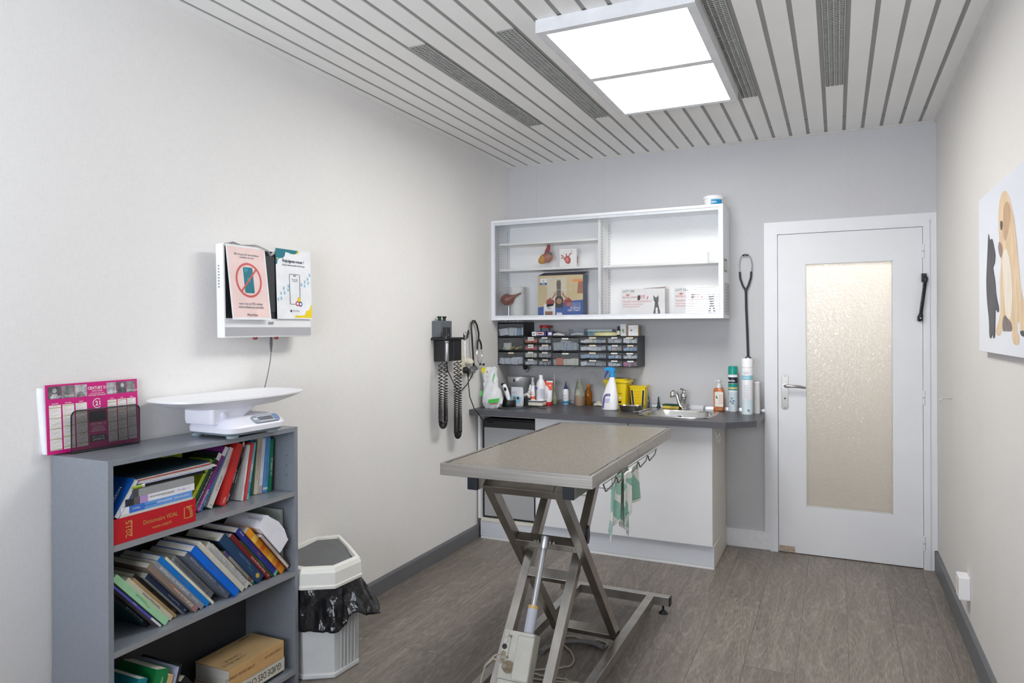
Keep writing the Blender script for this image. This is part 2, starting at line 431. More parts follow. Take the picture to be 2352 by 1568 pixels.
# ceiling light: a surface-mounted box with two panes
t = thing('ceiling_light', 'large white surface mounted ceiling light box with two glowing panes', 'ceiling light', (1.515, -1.68, H))
M_lf = mat('light_frame_white', (222, 223, 226), 0.4)
LX, LY, LZ = 0.315, 0.612, 0.053
b = MB()
b.box(-LX, -LX + 0.012, -LY, LY, -LZ, 0, M_lf); b.box(LX - 0.012, LX, -LY, LY, -LZ, 0, M_lf)
b.box(-LX + 0.012, LX - 0.012, -LY, -LY + 0.012, -LZ, 0, M_lf); b.box(-LX + 0.012, LX - 0.012, LY - 0.012, LY, -LZ, 0, M_lf)
b.box(-LX + 0.012, LX - 0.012, -LY + 0.012, LY - 0.012, -0.004, -0.001, M_lf)  # unseen top plate, added to block light leaking up into the ceiling grooves
obj('frame', b, t)
M_lamp = emis('lit_diffuser', (255, 254, 250), PANEL_STRENGTH)
for y0, y1 in ((-LY, 0), (0, LY)):
    b = MB(); w = 0.023
    x0, x1 = -LX + 0.012, LX - 0.012; ya, yb = y0 + (0.012 if y0 < 0 else 0), y1 - (0.012 if y1 > 0 else 0)
    b.box(x0, x0 + w, ya, yb, -LZ + 0.001, -LZ + 0.012, M_lf); b.box(x1 - w, x1, ya, yb, -LZ + 0.001, -LZ + 0.012, M_lf)
    b.box(x0 + w, x1 - w, ya, ya + w, -LZ + 0.001, -LZ + 0.012, M_lf); b.box(x0 + w, x1 - w, yb - w, yb, -LZ + 0.001, -LZ + 0.012, M_lf)
    f = obj('panel_frame', b, t)
    obj('diffuser', MB().box(x0 + w, x1 - w, ya + w, yb - w, -LZ + 0.004, -LZ + 0.008, M_lamp), f)

# perforated strips in the ceiling
M_perf = mat('perforated_strip', (222, 222, 218), 0.5)
M_perfd = mat('strip_hole_dark', (138, 138, 135), 0.8)
def vent(k, label, cols=4):
    v0, v1 = VS[k]; x0, x1 = edges[k] + 0.010, edges[k + 1] - 0.010
    t = thing('ceiling_vent', label, 'vent', ((x0 + x1) / 2, v0, H), group='perforated strips in the slatted ceiling')
    L_, hw = v1 - v0, (x1 - x0) / 2
    b = MB(); b.box(-hw, hw, 0, L_, 0.0028, 0.0048, M_perfd)
    obj('backing', b, t)
    b = MB(); n = int(L_ / 0.0165); dy = L_ / n; cw = 2 * hw / cols
    for r_ in range(n):
        for c_ in range(cols):
            xc = -hw + cw * (c_ + 0.5); y0 = r_ * dy
            top = []; bot = []
            for j in range(7):
                a = R(180 - 30 * j); q = math.sin(a); px_ = xc + 0.5 * cw * 0.9 * math.cos(a)
                top.append(Vector((px_, y0, 0.002 - 0.0085 * q))); bot.append(Vector((px_, y0 + dy * 0.62, 0.002 - 0.001 * q)))
            b.add(top + bot, [(j, j + 1, 8 + j, 7 + j) for j in range(6)], M_perf)
        b.box(-hw, hw, y0 + dy * 0.60, y0 + dy * 0.985, 0.0012, 0.0026, M_perf)
    for c_ in range(1, cols): b.box(-hw + cw * c_ - 0.001, -hw + cw * c_ + 0.001, 0, L_, 0.0010, 0.0027, M_perf)
    b.box(-hw, -hw + 0.002, 0, L_, -0.002, 0.01, M_perf); b.box(hw - 0.002, hw, 0, L_, -0.002, 0.01, M_perf)
    obj('louvres', b, t)
vent(5, 'perforated metal strip in the ceiling nearest the left wall')
vent(9, 'perforated metal strip between the leftmost strip and the ceiling light')
vent(17, 'perforated metal strip in the ceiling against the right side of the light box')
vent(21, 'perforated metal strip in the ceiling nearest the right wall')

# ------------------------------------------------------------------ door
b = MB().box(2.80, W - 0.018, -0.026, 0, 0, 0.121, M_paint)   # frame: architrave + stop
for x0, x1, z0, z1 in ((1.862, 1.895, 0.119, 2.105), (2.80, W - 0.001, 0.121, 2.105), (1.862, W - 0.001, 2.105, 2.145)):
    b.box(x0, x1, -0.022, 0.0, z0, z1, M_paint)
b.box(1.895, 1.943, -0.03, 0.12, 0, 2.064, M_paint); b.box(2.764, 2.80, -0.03, 0.12, 0, 2.064, M_paint)
b.box(1.895, 2.80, -0.03, 0.12, 2.064, 2.105, M_paint)
struct('trim_3', b)
gx0, gx1, gz0, gz1 = 2.112, 2.604, 0.312, 1.866
b = MB()
for x0, x1, z0, z1 in ((DX0 + .002, gx0, 0.006, DZ), (gx1, DX1, 0.006, DZ), (gx0, gx1, 0.006, gz0), (gx0, gx1, gz1, DZ)):
    b.box(x0, x1, -0.02, 0.02, z0, z1, M_paint)
b.box(DX0 + 0.004, DX0 + 0.10, -0.0204, -0.02, 0.007, 0.045, mat('scuffed_paint', (176, 160, 142), 0.8, vary=(60, 0.3)))
door = struct('door_1', b)
M_bead = mat('glazing_bead', (206, 206, 204), 0.5)
b = MB()
for x0, x1, z0, z1 in ((gx0, gx0 + .004, gz0, gz1), (gx1 - .004, gx1, gz0, gz1), (gx0, gx1, gz0, gz0 + .006), (gx0, gx1, gz1 - .004, gz1)):
    b.box(x0, x1, -0.019, 0.0, z0, z1, M_bead)
obj('glazing_bead', b, door)
def frosted():
    m = bpy.data.materials.new('hammered_glass'); m.use_nodes = True
    nt = m.node_tree; n = nt.nodes; L = nt.links; n.clear()
    o = n.new('ShaderNodeOutputMaterial'); tr = n.new('ShaderNodeBsdfTranslucent'); tr.inputs[0].default_value = (*lin((252, 246, 238)), 1)
    rf = n.new('ShaderNodeBsdfRefraction'); rf.inputs['Roughness'].default_value = 0.35; rf.inputs['IOR'].default_value = 1.05
    rf.inputs[0].default_value = (*lin((250, 247, 242)), 1)
    gl = n.new('ShaderNodeBsdfGlossy'); gl.inputs['Roughness'].default_value = 0.13
    fr = n.new('ShaderNodeFresnel'); fr.inputs[0].default_value = 1.45
    tc = n.new('ShaderNodeTexCoord'); nz = n.new('ShaderNodeTexNoise'); nz.inputs['Scale'].default_value = 64; nz.inputs['Detail'].default_value = 1.5
    nz.inputs['Distortion'].default_value = 0.6
    L.new(tc.outputs['Object'], nz.inputs['Vector'])
    bp = n.new('ShaderNodeBump'); bp.inputs['Distance'].default_value = 0.004; bp.inputs['Strength'].default_value = 0.6
    L.new(nz.outputs[0], bp.inputs['Height'])
    for q in (tr, rf, gl): L.new(bp.outputs[0], q.inputs['Normal'])
    L.new(bp.outputs[0], fr.inputs['Normal'])
    a = n.new('ShaderNodeMixShader'); a.inputs[0].default_value = 0.45; L.new(tr.outputs[0], a.inputs[1]); L.new(rf.outputs[0], a.inputs[2])
    c_ = n.new('ShaderNodeMixShader'); L.new(fr.outputs[0], c_.inputs[0]); L.new(a.outputs[0], c_.inputs[1]); L.new(gl.outputs[0], c_.inputs[2])
    L.new(c_.outputs[0], o.inputs[0]); return m
obj('glass_pane', MB().add([(gx0, -0.006, gz0), (gx1, -0.006, gz0), (gx1, -0.006, gz1), (gx0, -0.006, gz1)], [(0, 1, 2, 3)], frosted()), door)
b = MB()
b.loft([[Vector((x, y, z)) for x, z in rrect(1.966, 2.008, 0.928, 1.152, 0.019)] for y in (-0.0235, -0.02)], mat('handle_plate_steel', (150, 147, 142), 0.3, metal=1.0))
hp = obj('handle_plate', b, door, smooth=True, bevel=0.001)
b = MB().tube([(1.987, -0.02, 1.082), (1.987, -0.052, 1.082), (1.992, -0.062, 1.082), (2.02, -0.066, 1.083), (2.06, -0.066, 1.082), (2.095, -0.062, 1.078), (2.11, -0.052, 1.074)], [0.009, 0.009, 0.010, 0.0095, 0.009, 0.0085, 0.007], mat('lever_steel', (170, 168, 164), 0.25, metal=1.0), 10)
b.lathe([(0.014, 0), (0.014, 0.008)], M_alu, 16, M=Matrix.Translation((1.987, -0.023, 1.082)) @ Matrix.Rotation(R(90), 4, 'X'))
obj('lever', b, hp, smooth=True)
b = MB()
for zz in (1.143, 0.937): b.lathe([(0.004, 0), (0.003, 0.0015)], M_chrome, 10, M=Matrix.Translation((1.987, -0.0235, zz)) @ Matrix.Rotation(R(90), 4, 'X'))
b.lathe([(0.006, 0), (0.006, 0.001)], M_blk, 12, M=Matrix.Translation((1.987, -0.0236, 1.0)) @ Matrix.Rotation(R(90), 4, 'X'))
obj('screws', b, hp)
for zc in (1.915, 1.035, 0.158):
    b = MB(); b.lathe([(0.008, -0.042), (0.008, 0.042)], M_paint, 10, c=(2.766, -0.028, zc)); b.lathe([(0.0083, -0.002), (0.0083, 0.001)], M_txtg, 10, c=(2.766, -0.028, zc))
    obj('hinge', b, door, smooth=True)
# door spring
t = thing('door_spring', 'black coiled door closer spring fixed across the door hinge edge', 'door spring', (2.762, -0.045, 1.63))
pa, pb = Vector((0.016, 0, 0.130)), Vector((-0.016, 0, -0.130))
b = MB(); n = 200; ax = (pb - pa).normalized(); s1 = ax.cross(Vector((0, 1, 0))).normalized(); s2 = Vector((0, 1, 0))
b.tube([pa.lerp(pb, 0.12 + 0.74 * i / n) + s1 * 0.0085 * math.cos(i * 0.9) + s2 * 0.0085 * math.sin(i * 0.9) for i in range(n)], 0.0028, M_blk, 5)
obj('coil', b, t, smooth=True)
b = MB().tube([pa.lerp(pb, -0.02), pa.lerp(pb, 0.03), pa.lerp(pb, 0.10), pa.lerp(pb, 0.14)], [0.003, 0.013, 0.013, 0.009], M_blk, 10)
b.box(-0.006, 0.02, 0.0, 0.024, 0.10, 0.15, M_blk)
obj('top_bracket', b, t, smooth=True)
b = MB().tube([pa.lerp(pb, 0.85), pa.lerp(pb, 0.88), pa.lerp(pb, 0.96), pa.lerp(pb, 1.03)], [0.009, 0.014, 0.013, 0.003], M_blk, 10)
b.box(-0.028, 0.0, 0.0, 0.024, -0.135, -0.105, M_blk)
b.lathe([(0.004, 0), (0.004, 0.002)], M_chrome, 8, M=Matrix.Translation((-0.014, -0.014, -0.118)) @ Matrix.Rotation(R(90), 4, 'X'))
obj('lower_bracket', b, t, smooth=True)

# corridor behind the frosted door
M_corr = mat('corridor_cream', (227, 225, 221), 0.8)
struct('wall_corridor', MB().box(1.0, 3.6, 1.5, 1.6, 0, 2.6, M_corr).box(3.1, 3.2, 0.12, 1.5, 0, 2.6, M_corr).box(1.35, 1.45, 0.12, 1.5, 0, 2.6, mat('corridor_grey', (196, 194, 190), 0.7)).box(1.35, 3.2, 0.12, 1.6, 2.6, 2.7, M_corr))

# ------------------------------------------------------------------ right wall
PY0 = -1.56
def ptr(p): return (p[0], p[1])
t = thing('dog_and_cat_picture', 'white canvas picture of a sitting tan puppy beside a black kitten', 'picture', (W, -2.06, 1.66))
b = MB().box(-0.028, -0.004, -0.50, 0.50, -0.297, 0.303, mat('canvas_white', (226, 229, 238), 0.35, vary=(3, 0.01)))
obj('canvas', b, t, bevel=0.0015)
pics = dict(
 dog=[(-2.035,1.921),(-1.986,1.918),(-1.95,1.893),(-1.935,1.851),(-1.938,1.802),(-1.952,1.761),(-1.928,1.74),(-1.946,1.713),(-1.978,1.694),(-1.982,1.681),(-1.958,1.635),(-1.955,1.577),(-1.965,1.519),(-1.937,1.481),(-1.894,1.454),(-1.889,1.434),(-1.924,1.426),(-1.97,1.43),(-1.993,1.456),(-2.01,1.494),(-2.049,1.489),(-2.111,1.479),(-2.141,1.452),(-2.134,1.425),(-2.154,1.405),(-2.198,1.399),(-2.236,1.404),(-2.241,1.426),(-2.212,1.443),(-2.209,1.478),(-2.246,1.469),(-2.249,1.443),(-2.281,1.429),(-2.35,1.428),(-2.367,1.452),(-2.334,1.477),(-2.309,1.519),(-2.266,1.572),(-2.248,1.616),(-2.234,1.66),(-2.217,1.71),(-2.195,1.76),(-2.177,1.807),(-2.142,1.843),(-2.122,1.874),(-2.088,1.902)],
 ear=[(-2.077,1.879),(-2.023,1.871),(-2.016,1.839),(-2.006,1.793),(-2.015,1.764),(-2.043,1.744),(-2.085,1.765),(-2.121,1.801),(-2.134,1.831),(-2.118,1.856)],
 chest=[(-2.053,1.731),(-1.987,1.7),(-2.018,1.612),(-2.028,1.541),(-2.059,1.493),(-2.111,1.479),(-2.142,1.506),(-2.153,1.559),(-2.138,1.623),(-2.115,1.679)],
 muzzle=[(-1.952,1.761),(-1.928,1.74),(-1.946,1.713),(-1.978,1.694),(-1.998,1.709),(-2.005,1.732)],
 shade=[(-2.027,1.503),(-1.994,1.471),(-2.004,1.442),(-2.048,1.445),(-2.1,1.443),(-2.147,1.447),(-2.131,1.474),(-2.08,1.486)],
 eye=[(-1.967,1.822),(-1.989,1.826),(-2.011,1.812),(-1.993,1.788),(-1.971,1.798)],
 cat=[(-1.765,1.814),(-1.754,1.784),(-1.742,1.733),(-1.728,1.682),(-1.716,1.63),(-1.725,1.577),(-1.743,1.529),(-1.769,1.482),(-1.77,1.42),(-1.806,1.414),(-1.827,1.441),(-1.839,1.417),(-1.871,1.418),(-1.877,1.471),(-1.881,1.531),(-1.914,1.51),(-1.937,1.511),(-1.942,1.529),(-1.915,1.55),(-1.891,1.58),(-1.88,1.625),(-1.849,1.662),(-1.844,1.678),(-1.874,1.685),(-1.887,1.719),(-1.87,1.736),(-1.858,1.752),(-1.834,1.779),(-1.809,1.782),(-1.785,1.775)],
 paw=[(-2.249,1.446),(-2.272,1.429),(-2.35,1.428),(-2.35,1.44),(-2.299,1.448)])
fur = mat('printed_tan_fur', (222, 194, 158), 0.5, vary=((4, 40, 9), 0.14))
cols = dict(dog=fur, ear=mat('printed_ear', (196, 160, 124), 0.5, vary=((4, 50, 12), 0.1)), chest=mat('printed_chest', (236, 224, 208), 0.5, vary=((4, 50, 9), 0.08)),
            muzzle=mat('printed_muzzle', (150, 124, 112), 0.5), shade=mat('printed_shade', (120, 108, 106), 0.5, vary=((4, 60, 20), 0.3)), eye=mat('printed_eye', (88, 76, 74), 0.5),
            cat=mat('printed_black_fur', (66, 67, 74), 0.5, vary=((3, 9, 5), 0.3)), paw=mat('printed_paw', (70, 70, 74), 0.5))
b = MB()
for i, k in enumerate(('dog', 'ear', 'chest', 'muzzle', 'shade', 'eye', 'cat', 'paw')):
    pl = pics[k]
    for _ in range(2): pl = [p for a, c_ in zip(pl, pl[1:] + pl[:1]) for p in ((a[0] * .75 + c_[0] * .25, a[1] * .75 + c_[1] * .25), (a[0] * .25 + c_[0] * .75, a[1] * .25 + c_[1] * .75))]
    vs = [(-0.0282 - 0.0002 * (i + 1), y + 2.06, z - 1.66) for y, z in pl]
    b.add(vs, [tuple(reversed(f)) for f in tess(pl)], cols[k])
obj('printed_photo', b, t)
# small hook
b = MB().tube([(W - 0.001, -0.62, 1.083), (W - 0.012, -0.62, 1.085), (W - 0.05, -0.62, 1.085), (W - 0.056, -0.62, 1.080), (W - 0.056, -0.62, 1.062)], 0.0022, M_alu, 6)
tag(obj('wall_hook', b, smooth=True), 'tiny bent metal hook on the right wall', 'hook')
t = thing('wall_socket', 'white surface mounted socket low on the right wall', 'socket', (W, -1.10, 0.27))
obj('box', MB().box(-0.045, 0, -0.045, 0.045, -0.052, 0.052, M_pglos), t, bevel=0.004)
b = MB().lathe([(0.028, 0), (0.026, 0.001), (0.020, -0.004), (0.0, -0.004)], M_cream, 20, M=Matrix.Translation((-0.0455, 0, 0)) @ Matrix.Rotation(R(-90), 4, 'Y'))
obj('socket_face', b, t, smooth=True)

# ------------------------------------------------------------------ base cabinet, fridge, worktop, sink
CT = 0.905
t = thing('base_cabinet', 'white low kitchen base cabinet under the dark worktop', 'cabinet', (0, 0, 0))
b = MB()
b.box(0.018, 0.036, -0.555, -0.002, 0.139, 0.868, M_white); b.box(1.594, 1.612, -0.547, -0.018, 0.139, 0.868, M_sideb)
b.box(0.448, 0.466, -0.545, -0.002, 0.139, 0.868, M_white); b.box(0.036, 0.448, -0.548, -0.002, 0.122, 0.140, M_sideb)
b.box(0.466, 1.594, -0.545, -0.002, 0.139, 0.155, M_white); b.box(0.036, 1.594, -0.02, -0.002, 0.155, 0.868, M_white)
b.box(0.036, 0.448, -0.548, -0.30, 0.852, 0.868, M_sideb)
obj('body', b, t)
b = MB().box(0.030, 1.618, -0.545, -0.53, 0.016, 0.122, M_plinth).box(1.606, 1.618, -0.53, -0.018, 0.0, 0.138, M_sideb)
b.box(0.034, 1.618, -0.549, -0.53, 0.0, 0.014, M_white); b.box(0.466, 1.618, -0.545, -0.53, 0.122, 0.138, M_plinth)
obj('plinth', b, t, bevel=0.001)
obj('door', MB().box(0.468, 1.091, -0.566, -0.548, 0.434, 0.864, M_white), t, bevel=0.0015)
dr = obj('drawer', MB().box(0.468, 1.091, -0.566, -0.548, 0.142, 0.430, M_white), t, bevel=0.0015)
b = MB().box(0.745, 0.865, -0.596, -0.590, 0.376, 0.386, M_alu).box(0.755, 0.763, -0.590, -0.566, 0.377, 0.385, M_alu).box(0.847, 0.855, -0.590, -0.566, 0.377, 0.385, M_alu)
obj('handle', b, dr, bevel=0.001)
obj('door', MB().box(1.095, 1.612, -0.566, -0.548, 0.142, 0.864, M_white), t, bevel=0.0015)
for k in range(2):
    y0 = -0.50 + k * 0.035; z0 = 0.825 - k * 0.035
    obj('side_hook', MB().tube([(1.612, y0, z0), (1.622, y0, z0), (1.626, y0, z0 - 0.02), (1.634, y0, z0 - 0.03), (1.642, y0, z0 - 0.022), (1.643, y0, z0 - 0.008)], 0.003, M_pglos, 6), t, smooth=True)

t = thing('mini_fridge', 'small grey fronted fridge built into the left end of the base cabinet', 'fridge', (0.245, -0.28, 0.140))
obj('body', MB().box(-0.202, 0.200, -0.225, 0.25, 0, 0.66, M_blk), t)
M_frd = mat('fridge_door_grey', (168, 169, 171), 0.45, vary=(4, 0.015))
d_ = obj('door', MB().box(-0.204, 0.203, -0.245, -0.225, 0.002, 0.68, M_blk).box(-0.190, 0.186, -0.250, -0.245, 0.016, 0.632, M_frd), t, bevel=0.001)
b = MB().box(0.142, 0.180, -0.2512, -0.250, 0.598, 0.614, mat('badge_blue', (52, 92, 150), 0.4))
b.add([(0.150 + 0.006 * math.cos(a * 0.6), -0.2516, 0.606 + 0.006 * math.sin(a * 0.6)) for a in range(10)], [tuple(range(10))], M_txtw)
obj('badge', b, d_)
obj('top_panel', MB().box(-0.2, 0.2, -0.22, 0.25, 0.66, 0.69, M_blk), t)

t = thing('worktop', 'dark slate grey laminate worktop with a cut right corner', 'worktop', (0, 0, CT))
b = MB(); th_ = 0.036
sx0, sx1, sy0, sy1 = 1.15, 1.575, -0.52, -0.115
b.box(0, sx0, -0.65, -0.001, -th_, 0, M_ctop); b.box(sx0, sx1, -0.65, sy0, -th_, 0, M_ctop); b.box(sx0, sx1, sy1, -0.001, -th_, 0, M_ctop)
b.prism([(sx1, -0.65), (1.700, -0.65), (1.860, -0.50), (1.860, -0.001), (sx1, -0.001)], -th_, 0, M_ctop)
obj('board', b, t)
b = MB().box(0, 1.7, -0.6515, -0.65, -th_, -0.0003, M_ctope)
b.prism([(1.7, -0.6515), (1.7005, -0.65), (1.8612, -0.50), (1.8612, -0.001), (1.860, -0.001), (1.860, -0.4995), (1.7, -0.6495)], -th_, -0.0003, M_ctope)
b.box(1.13, 1.131, -0.652, -0.6515, -th_, 0, M_blk)
obj('edge_band', b, t)
tag(obj('worktop_trim', MB().prism([(0, CT), (-0.018, CT), (-0.014, CT + 0.02), (-0.001, CT + 0.024), (-0.001, CT)], 0.0, 1.86, M_alu, axis='x').flip(), bevel=0.001), 'pale upstand strip along the back of the dark worktop', 'upstand')

t = thing('sink', 'round cornered stainless steel sink let into the worktop', 'sink', (1.36, -0.30, CT))
def ring(hx, hy, r, z, cy=0.0, cx=0.0): return [Vector((x + cx, y + cy, z)) for x, y in rrect(-hx, hx, -hy, hy, r, 8)]
b = MB()
b.loft([ring(0.238, 0.232, 0.13, 0.0005), ring(0.236, 0.230, 0.13, 0.004), ring(0.222, 0.216, 0.12, 0.005), ring(0.212, 0.180, 0.12, 0.002, -0.026),
        ring(0.206, 0.174, 0.115, -0.006, -0.026), ring(0.196, 0.164, 0.11, -0.08, -0.026), ring(0.186, 0.154, 0.10, -0.135, -0.026), ring(0.150, 0.12, 0.08, -0.148, -0.026), ring(0.03, 0.03, 0.02, -0.15, -0.026)], mat('sink_steel', (200, 200, 198), 0.22, metal=1.0, vary=((3, 60, 60), 0.06)), caps=(False, True))
obj('basin', b, t, smooth=True)
b = MB(); Mo = Matrix.Translation((-0.02, 0.1355, -0.045)) @ Matrix.Rotation(R(84), 4, 'X')
b.lathe([(0.019, 0), (0.019, 0.003), (0.014, 0.003)], M_chrome, 20, M=Mo, caps=(False, False)); b.lathe([(0.014, 0.0005), (0.0, 0.0005)], M_blk, 20, M=Mo)
for a in (90, 210, 330): b.bar(Mo @ Vector((0, 0, 0.003)), Mo @ Vector((0.017 * math.cos(R(a)), 0.017 * math.sin(R(a)), 0.003)), 0.005, 0.002, M_chrome)
obj('overflow', b, t, smooth=True)
b = MB().lathe([(0.04, 0.001), (0.04, 0.004), (0.026, 0.002), (0, 0.002)], M_chrome, 20, c=(0, -0.02, -0.15))
obj('drain', b, t, smooth=True)

t = thing('faucet', 'chrome mixer tap behind the sink', 'faucet', (1.352, -0.10, CT + 0.004))
obj('tap_body', MB().lathe([(0.026, 0), (0.026, 0.006), (0.021, 0.01), (0.021, 0.075), (0.024, 0.08), (0.024, 0.095), (0.018, 0.108), (0.006, 0.112)], M_chrome, 24), t, smooth=True)
b = MB().tube([(0.0, 0.0, 0.012), (-0.02, -0.02, 0.03), (-0.030, -0.034, 0.07), (-0.036, -0.05, 0.108), (-0.044, -0.066, 0.118), (-0.054, -0.082, 0.117)], [0.014, 0.014, 0.012, 0.012, 0.014, 0.018], M_chrome, 14)
b.lathe([(0.017, -0.026), (0.019, -0.02), (0.019, 0.006), (0.015, 0.012)], M_chrome, 18, c=(-0.056, -0.086, 0.112))
obj('spout', b, t, smooth=True)
obj('lever', MB().tube([(0.0, 0, 0.11), (0.002, 0.006, 0.124), (-0.006, -0.01, 0.136), (-0.014, -0.03, 0.140)], [0.012, 0.013, 0.008, 0.005], M_chrome, 10), t, smooth=True)

# ------------------------------------------------------------------ glass fronted wall cabinet and what is in it
t = thing('wall_cabinet', 'white wall cabinet with sliding glass doors', 'cabinet', (0, 0, 1.52))
CW, CH, CD = 1.642, 0.727, 0.30
M_cab = mat('wall_cabinet_white', (234, 236, 240), 0.3, vary=(4, 0.01))
M_cin = mat('cabinet_inside', (249, 249, 249), 0.45, vary=(4, 0.01))
b = MB(); q = 0.018
b.box(0.001, CW, -CD, -0.001, 0, q, M_cab); b.box(0.001, CW, -CD, -0.001, CH - q, CH, M_cab)
b.box(0.001, 0.001 + q, -CD, -0.001, q, CH - q, M_cab); b.box(CW - q, CW, -CD, -0.001, q, CH - q, M_cab)
obj('carcass', b, t, bevel=0.001)
b = MB()   # inner door tracks
b.box(q, CW - q, -CD + 0.006, -CD + 0.026, q, q + 0.016, mat('track_grey_white', (214, 217, 224), 0.35)); b.box(q, CW - q, -CD + 0.006, -CD + 0.026, CH - q - 0.018, CH - q, _m['track_grey_white'])
b.box(q, q + 0.010, -CD + 0.006, -CD + 0.026, q + 0.016, CH - q - 0.018, _m['track_grey_white']); b.box(CW - q - 0.012, CW - q, -CD + 0.006, -CD + 0.026, q + 0.016, CH - q - 0.018, _m['track_grey_white'])
obj('track', b, t)
obj('back_panel', MB().box(q, CW - q, -0.012, -0.002, q, CH - q, M_cin), t)
b = MB().box(0.800, 0.818, -0.25, -0.012, q, CH - q, M_cin)
for xs in (0.0195, 0.7985, 0.8195, 1.6225):
    for ys in (-0.22, -0.06):
        [b.box(xs - 0.0008, xs + 0.0008, ys - 0.0025, ys + 0.0025, q + 0.03 + 0.02 * k, q + 0.040 + 0.02 * k, M_txtg) for k in range(32)]
obj('divider', b, t)
for x0, x1, zz in ((0.020, 0.799, 0.554), (0.020, 0.799, 0.363), (0.819, 1.623, 0.360)):
    obj('shelf', MB().box(x0, x1, -0.205, -0.013, zz, zz + 0.016, M_cin), t, bevel=0.0008)
obj('glass_door', MB().box(0.028, 0.838, -0.283, -0.279, 0.034, 0.692, M_glass), t)
g2 = obj('glass_door', MB().box(0.812, 1.612, -0.291, -0.287, 0.034, 0.692, M_glass), t)
obj('finger_pull', MB().box(1.545, 1.556, -0.2945, -0.2915, 0.355, 0.425, clear('pull_clear', (235, 240, 240), 0.1, 2.0, milk=0.4)), g2, bevel=0.001)
b = MB().box(CW, CW + 0.0006, -0.262, -0.13, 0.30, 0.385, mat('sticker_green', (112, 148, 120), 0.6)).box(CW + 0.0006, CW + 0.0009, -0.25, -0.142, 0.312, 0.37, mat('sticker_pale', (206, 214, 200), 0.6))
obj('sticker', b, t)
b = MB().box(CW, CW + 0.0006, -0.245, -0.02, 0.022, 0.232, mat('notice_grey', (196, 196, 198), 0.7, vary=(60, 0.1)))
for k in range(9):
    b.box(CW + 0.0006, CW + 0.0008, -0.23 + 0.02 * (k % 3), -0.05 - 0.03 * (k % 2), 0.045 + 0.02 * k, 0.047 + 0.02 * k, M_txtg)
obj('paper_notice', b, t)
# contents
CB = 1.539
M_hb = mat('box_blue', (44, 88, 168), 0.35); M_hb2 = mat('box_navy', (50, 68, 112), 0.4); M_skin = mat('print_skin', (176, 128, 98), 0.5)
M_hy = mat('box_photo_cream', (216, 196, 150), 0.45, vary=((6, 6, 2), 0.12)); M_redk = mat('print_red_knit', (150, 52, 52), 0.6); M_dhair = mat('print_dark_hair', (42, 36, 38), 0.6)
t = thing('pet_food_box', 'blue and cream pet food box with a cat standing on a head', 'box', (0.48, -0.15, CB))
def face(bm, poly, m, lift): bm.add([(x, -lift, z) for x, z in poly], tess(poly) if len(poly) > 4 else [tuple(range(len(poly)))], m)
bx = MB().box(-0.174, 0.174, 0, 0.10, 0, 0.305, M_hb2)
face(bx, [(-0.174, 0.0), (0.174, 0.0), (0.174, 0.305), (-0.174, 0.305)], M_hy, 0.0004)
face(bx, [(-0.174, 0.0), (0.174, 0.0), (0.174, 0.125), (0.10, 0.12), (0.0, 0.10), (-0.09, 0.085), (-0.174, 0.075)], M_hb, 0.0006)
face(bx, [(-0.10, 0.12), (0.04, 0.12), (0.05, 0.29), (-0.105, 0.29)], mat('print_wall', (222, 212, 190), 0.5), 0.0005)
face(bx, [(0.13, 0.17), (0.174, 0.17), (0.174, 0.27), (0.14, 0.27)], _m.get('print_curtain') or mat('print_curtain', (170, 110, 84), 0.5), 0.0005)
face(bx, hcirc(16, 0.031, c=(-0.008, 0.128)), M_dhair, 0.0008); face(bx, [(-0.036, 0.07), (0.022, 0.07), (0.026, 0.13), (-0.038, 0.13)], M_dhair, 0.0007)
face(bx, hcirc(14, 0.021, c=(-0.008, 0.118)), M_skin, 0.0010)
for s in (-1, 1):
    face(bx, [(-0.008 + s * 0.095, 0.075), (-0.008 + s * 0.045, 0.085), (-0.008 + s * 0.035, 0.12), (-0.008 + s * 0.07, 0.145), (-0.008 + s * 0.10, 0.12)], M_redk, 0.0009)
    face(bx, [(-0.008 + s * 0.07, 0.13), (-0.008 + s * 0.055, 0.128), (-0.008 + s * 0.022, 0.165), (-0.008 + s * 0.03, 0.19), (-0.008 + s * 0.04, 0.165)], M_skin, 0.0011)
M_tab = mat('print_tabby', (104, 92, 80), 0.6, vary=(90, 0.3))
face(bx, [(-0.028, 0.155), (0.008, 0.155), (0.006, 0.22), (0.008, 0.245), (0.004, 0.262), (0.0, 0.278), (-0.006, 0.266), (-0.014, 0.266), (-0.020, 0.278), (-0.024, 0.262), (-0.028, 0.245), (-0.025, 0.22)], M_tab, 0.0012)
face(bx, [(-0.155, 0.25), (-0.105, 0.25), (-0.105, 0.285), (-0.155, 0.285)], M_txtw, 0.0008); face(bx, [(-0.160, 0.238), (-0.10, 0.238), (-0.104, 0.254), (-0.156, 0.254)], M_hb, 0.0010)
face(bx, [(0.095, 0.255), (0.174, 0.255), (0.174, 0.272), (0.095, 0.272)], mat('print_orange', (240, 150, 80), 0.5), 0.0008)
face(bx, [(-0.128, 0.0), (-0.038, 0.0), (-0.038, 0.098), (-0.128, 0.098)], M_txtw, 0.0009); face(bx, [(-0.118, 0.018), (-0.058, 0.018), (-0.058, 0.045), (-0.118, 0.045)], mat('print_brown', (150, 104, 84), 0.5), 0.0011)
face(bx, [(-0.03, 0.0), (0.02, 0.0), (0.012, 0.035), (-0.028, 0.035)], M_txtw, 0.0009)
bx.text('SCIENCE', (0.155, -0.0008, 0.062), X, Z, 0.020, M_txtw, 'R', bold=True); bx.text('DID THAT.', (0.155, -0.0008, 0.044), X, Z, 0.020, M_txtw, 'R', bold=True)
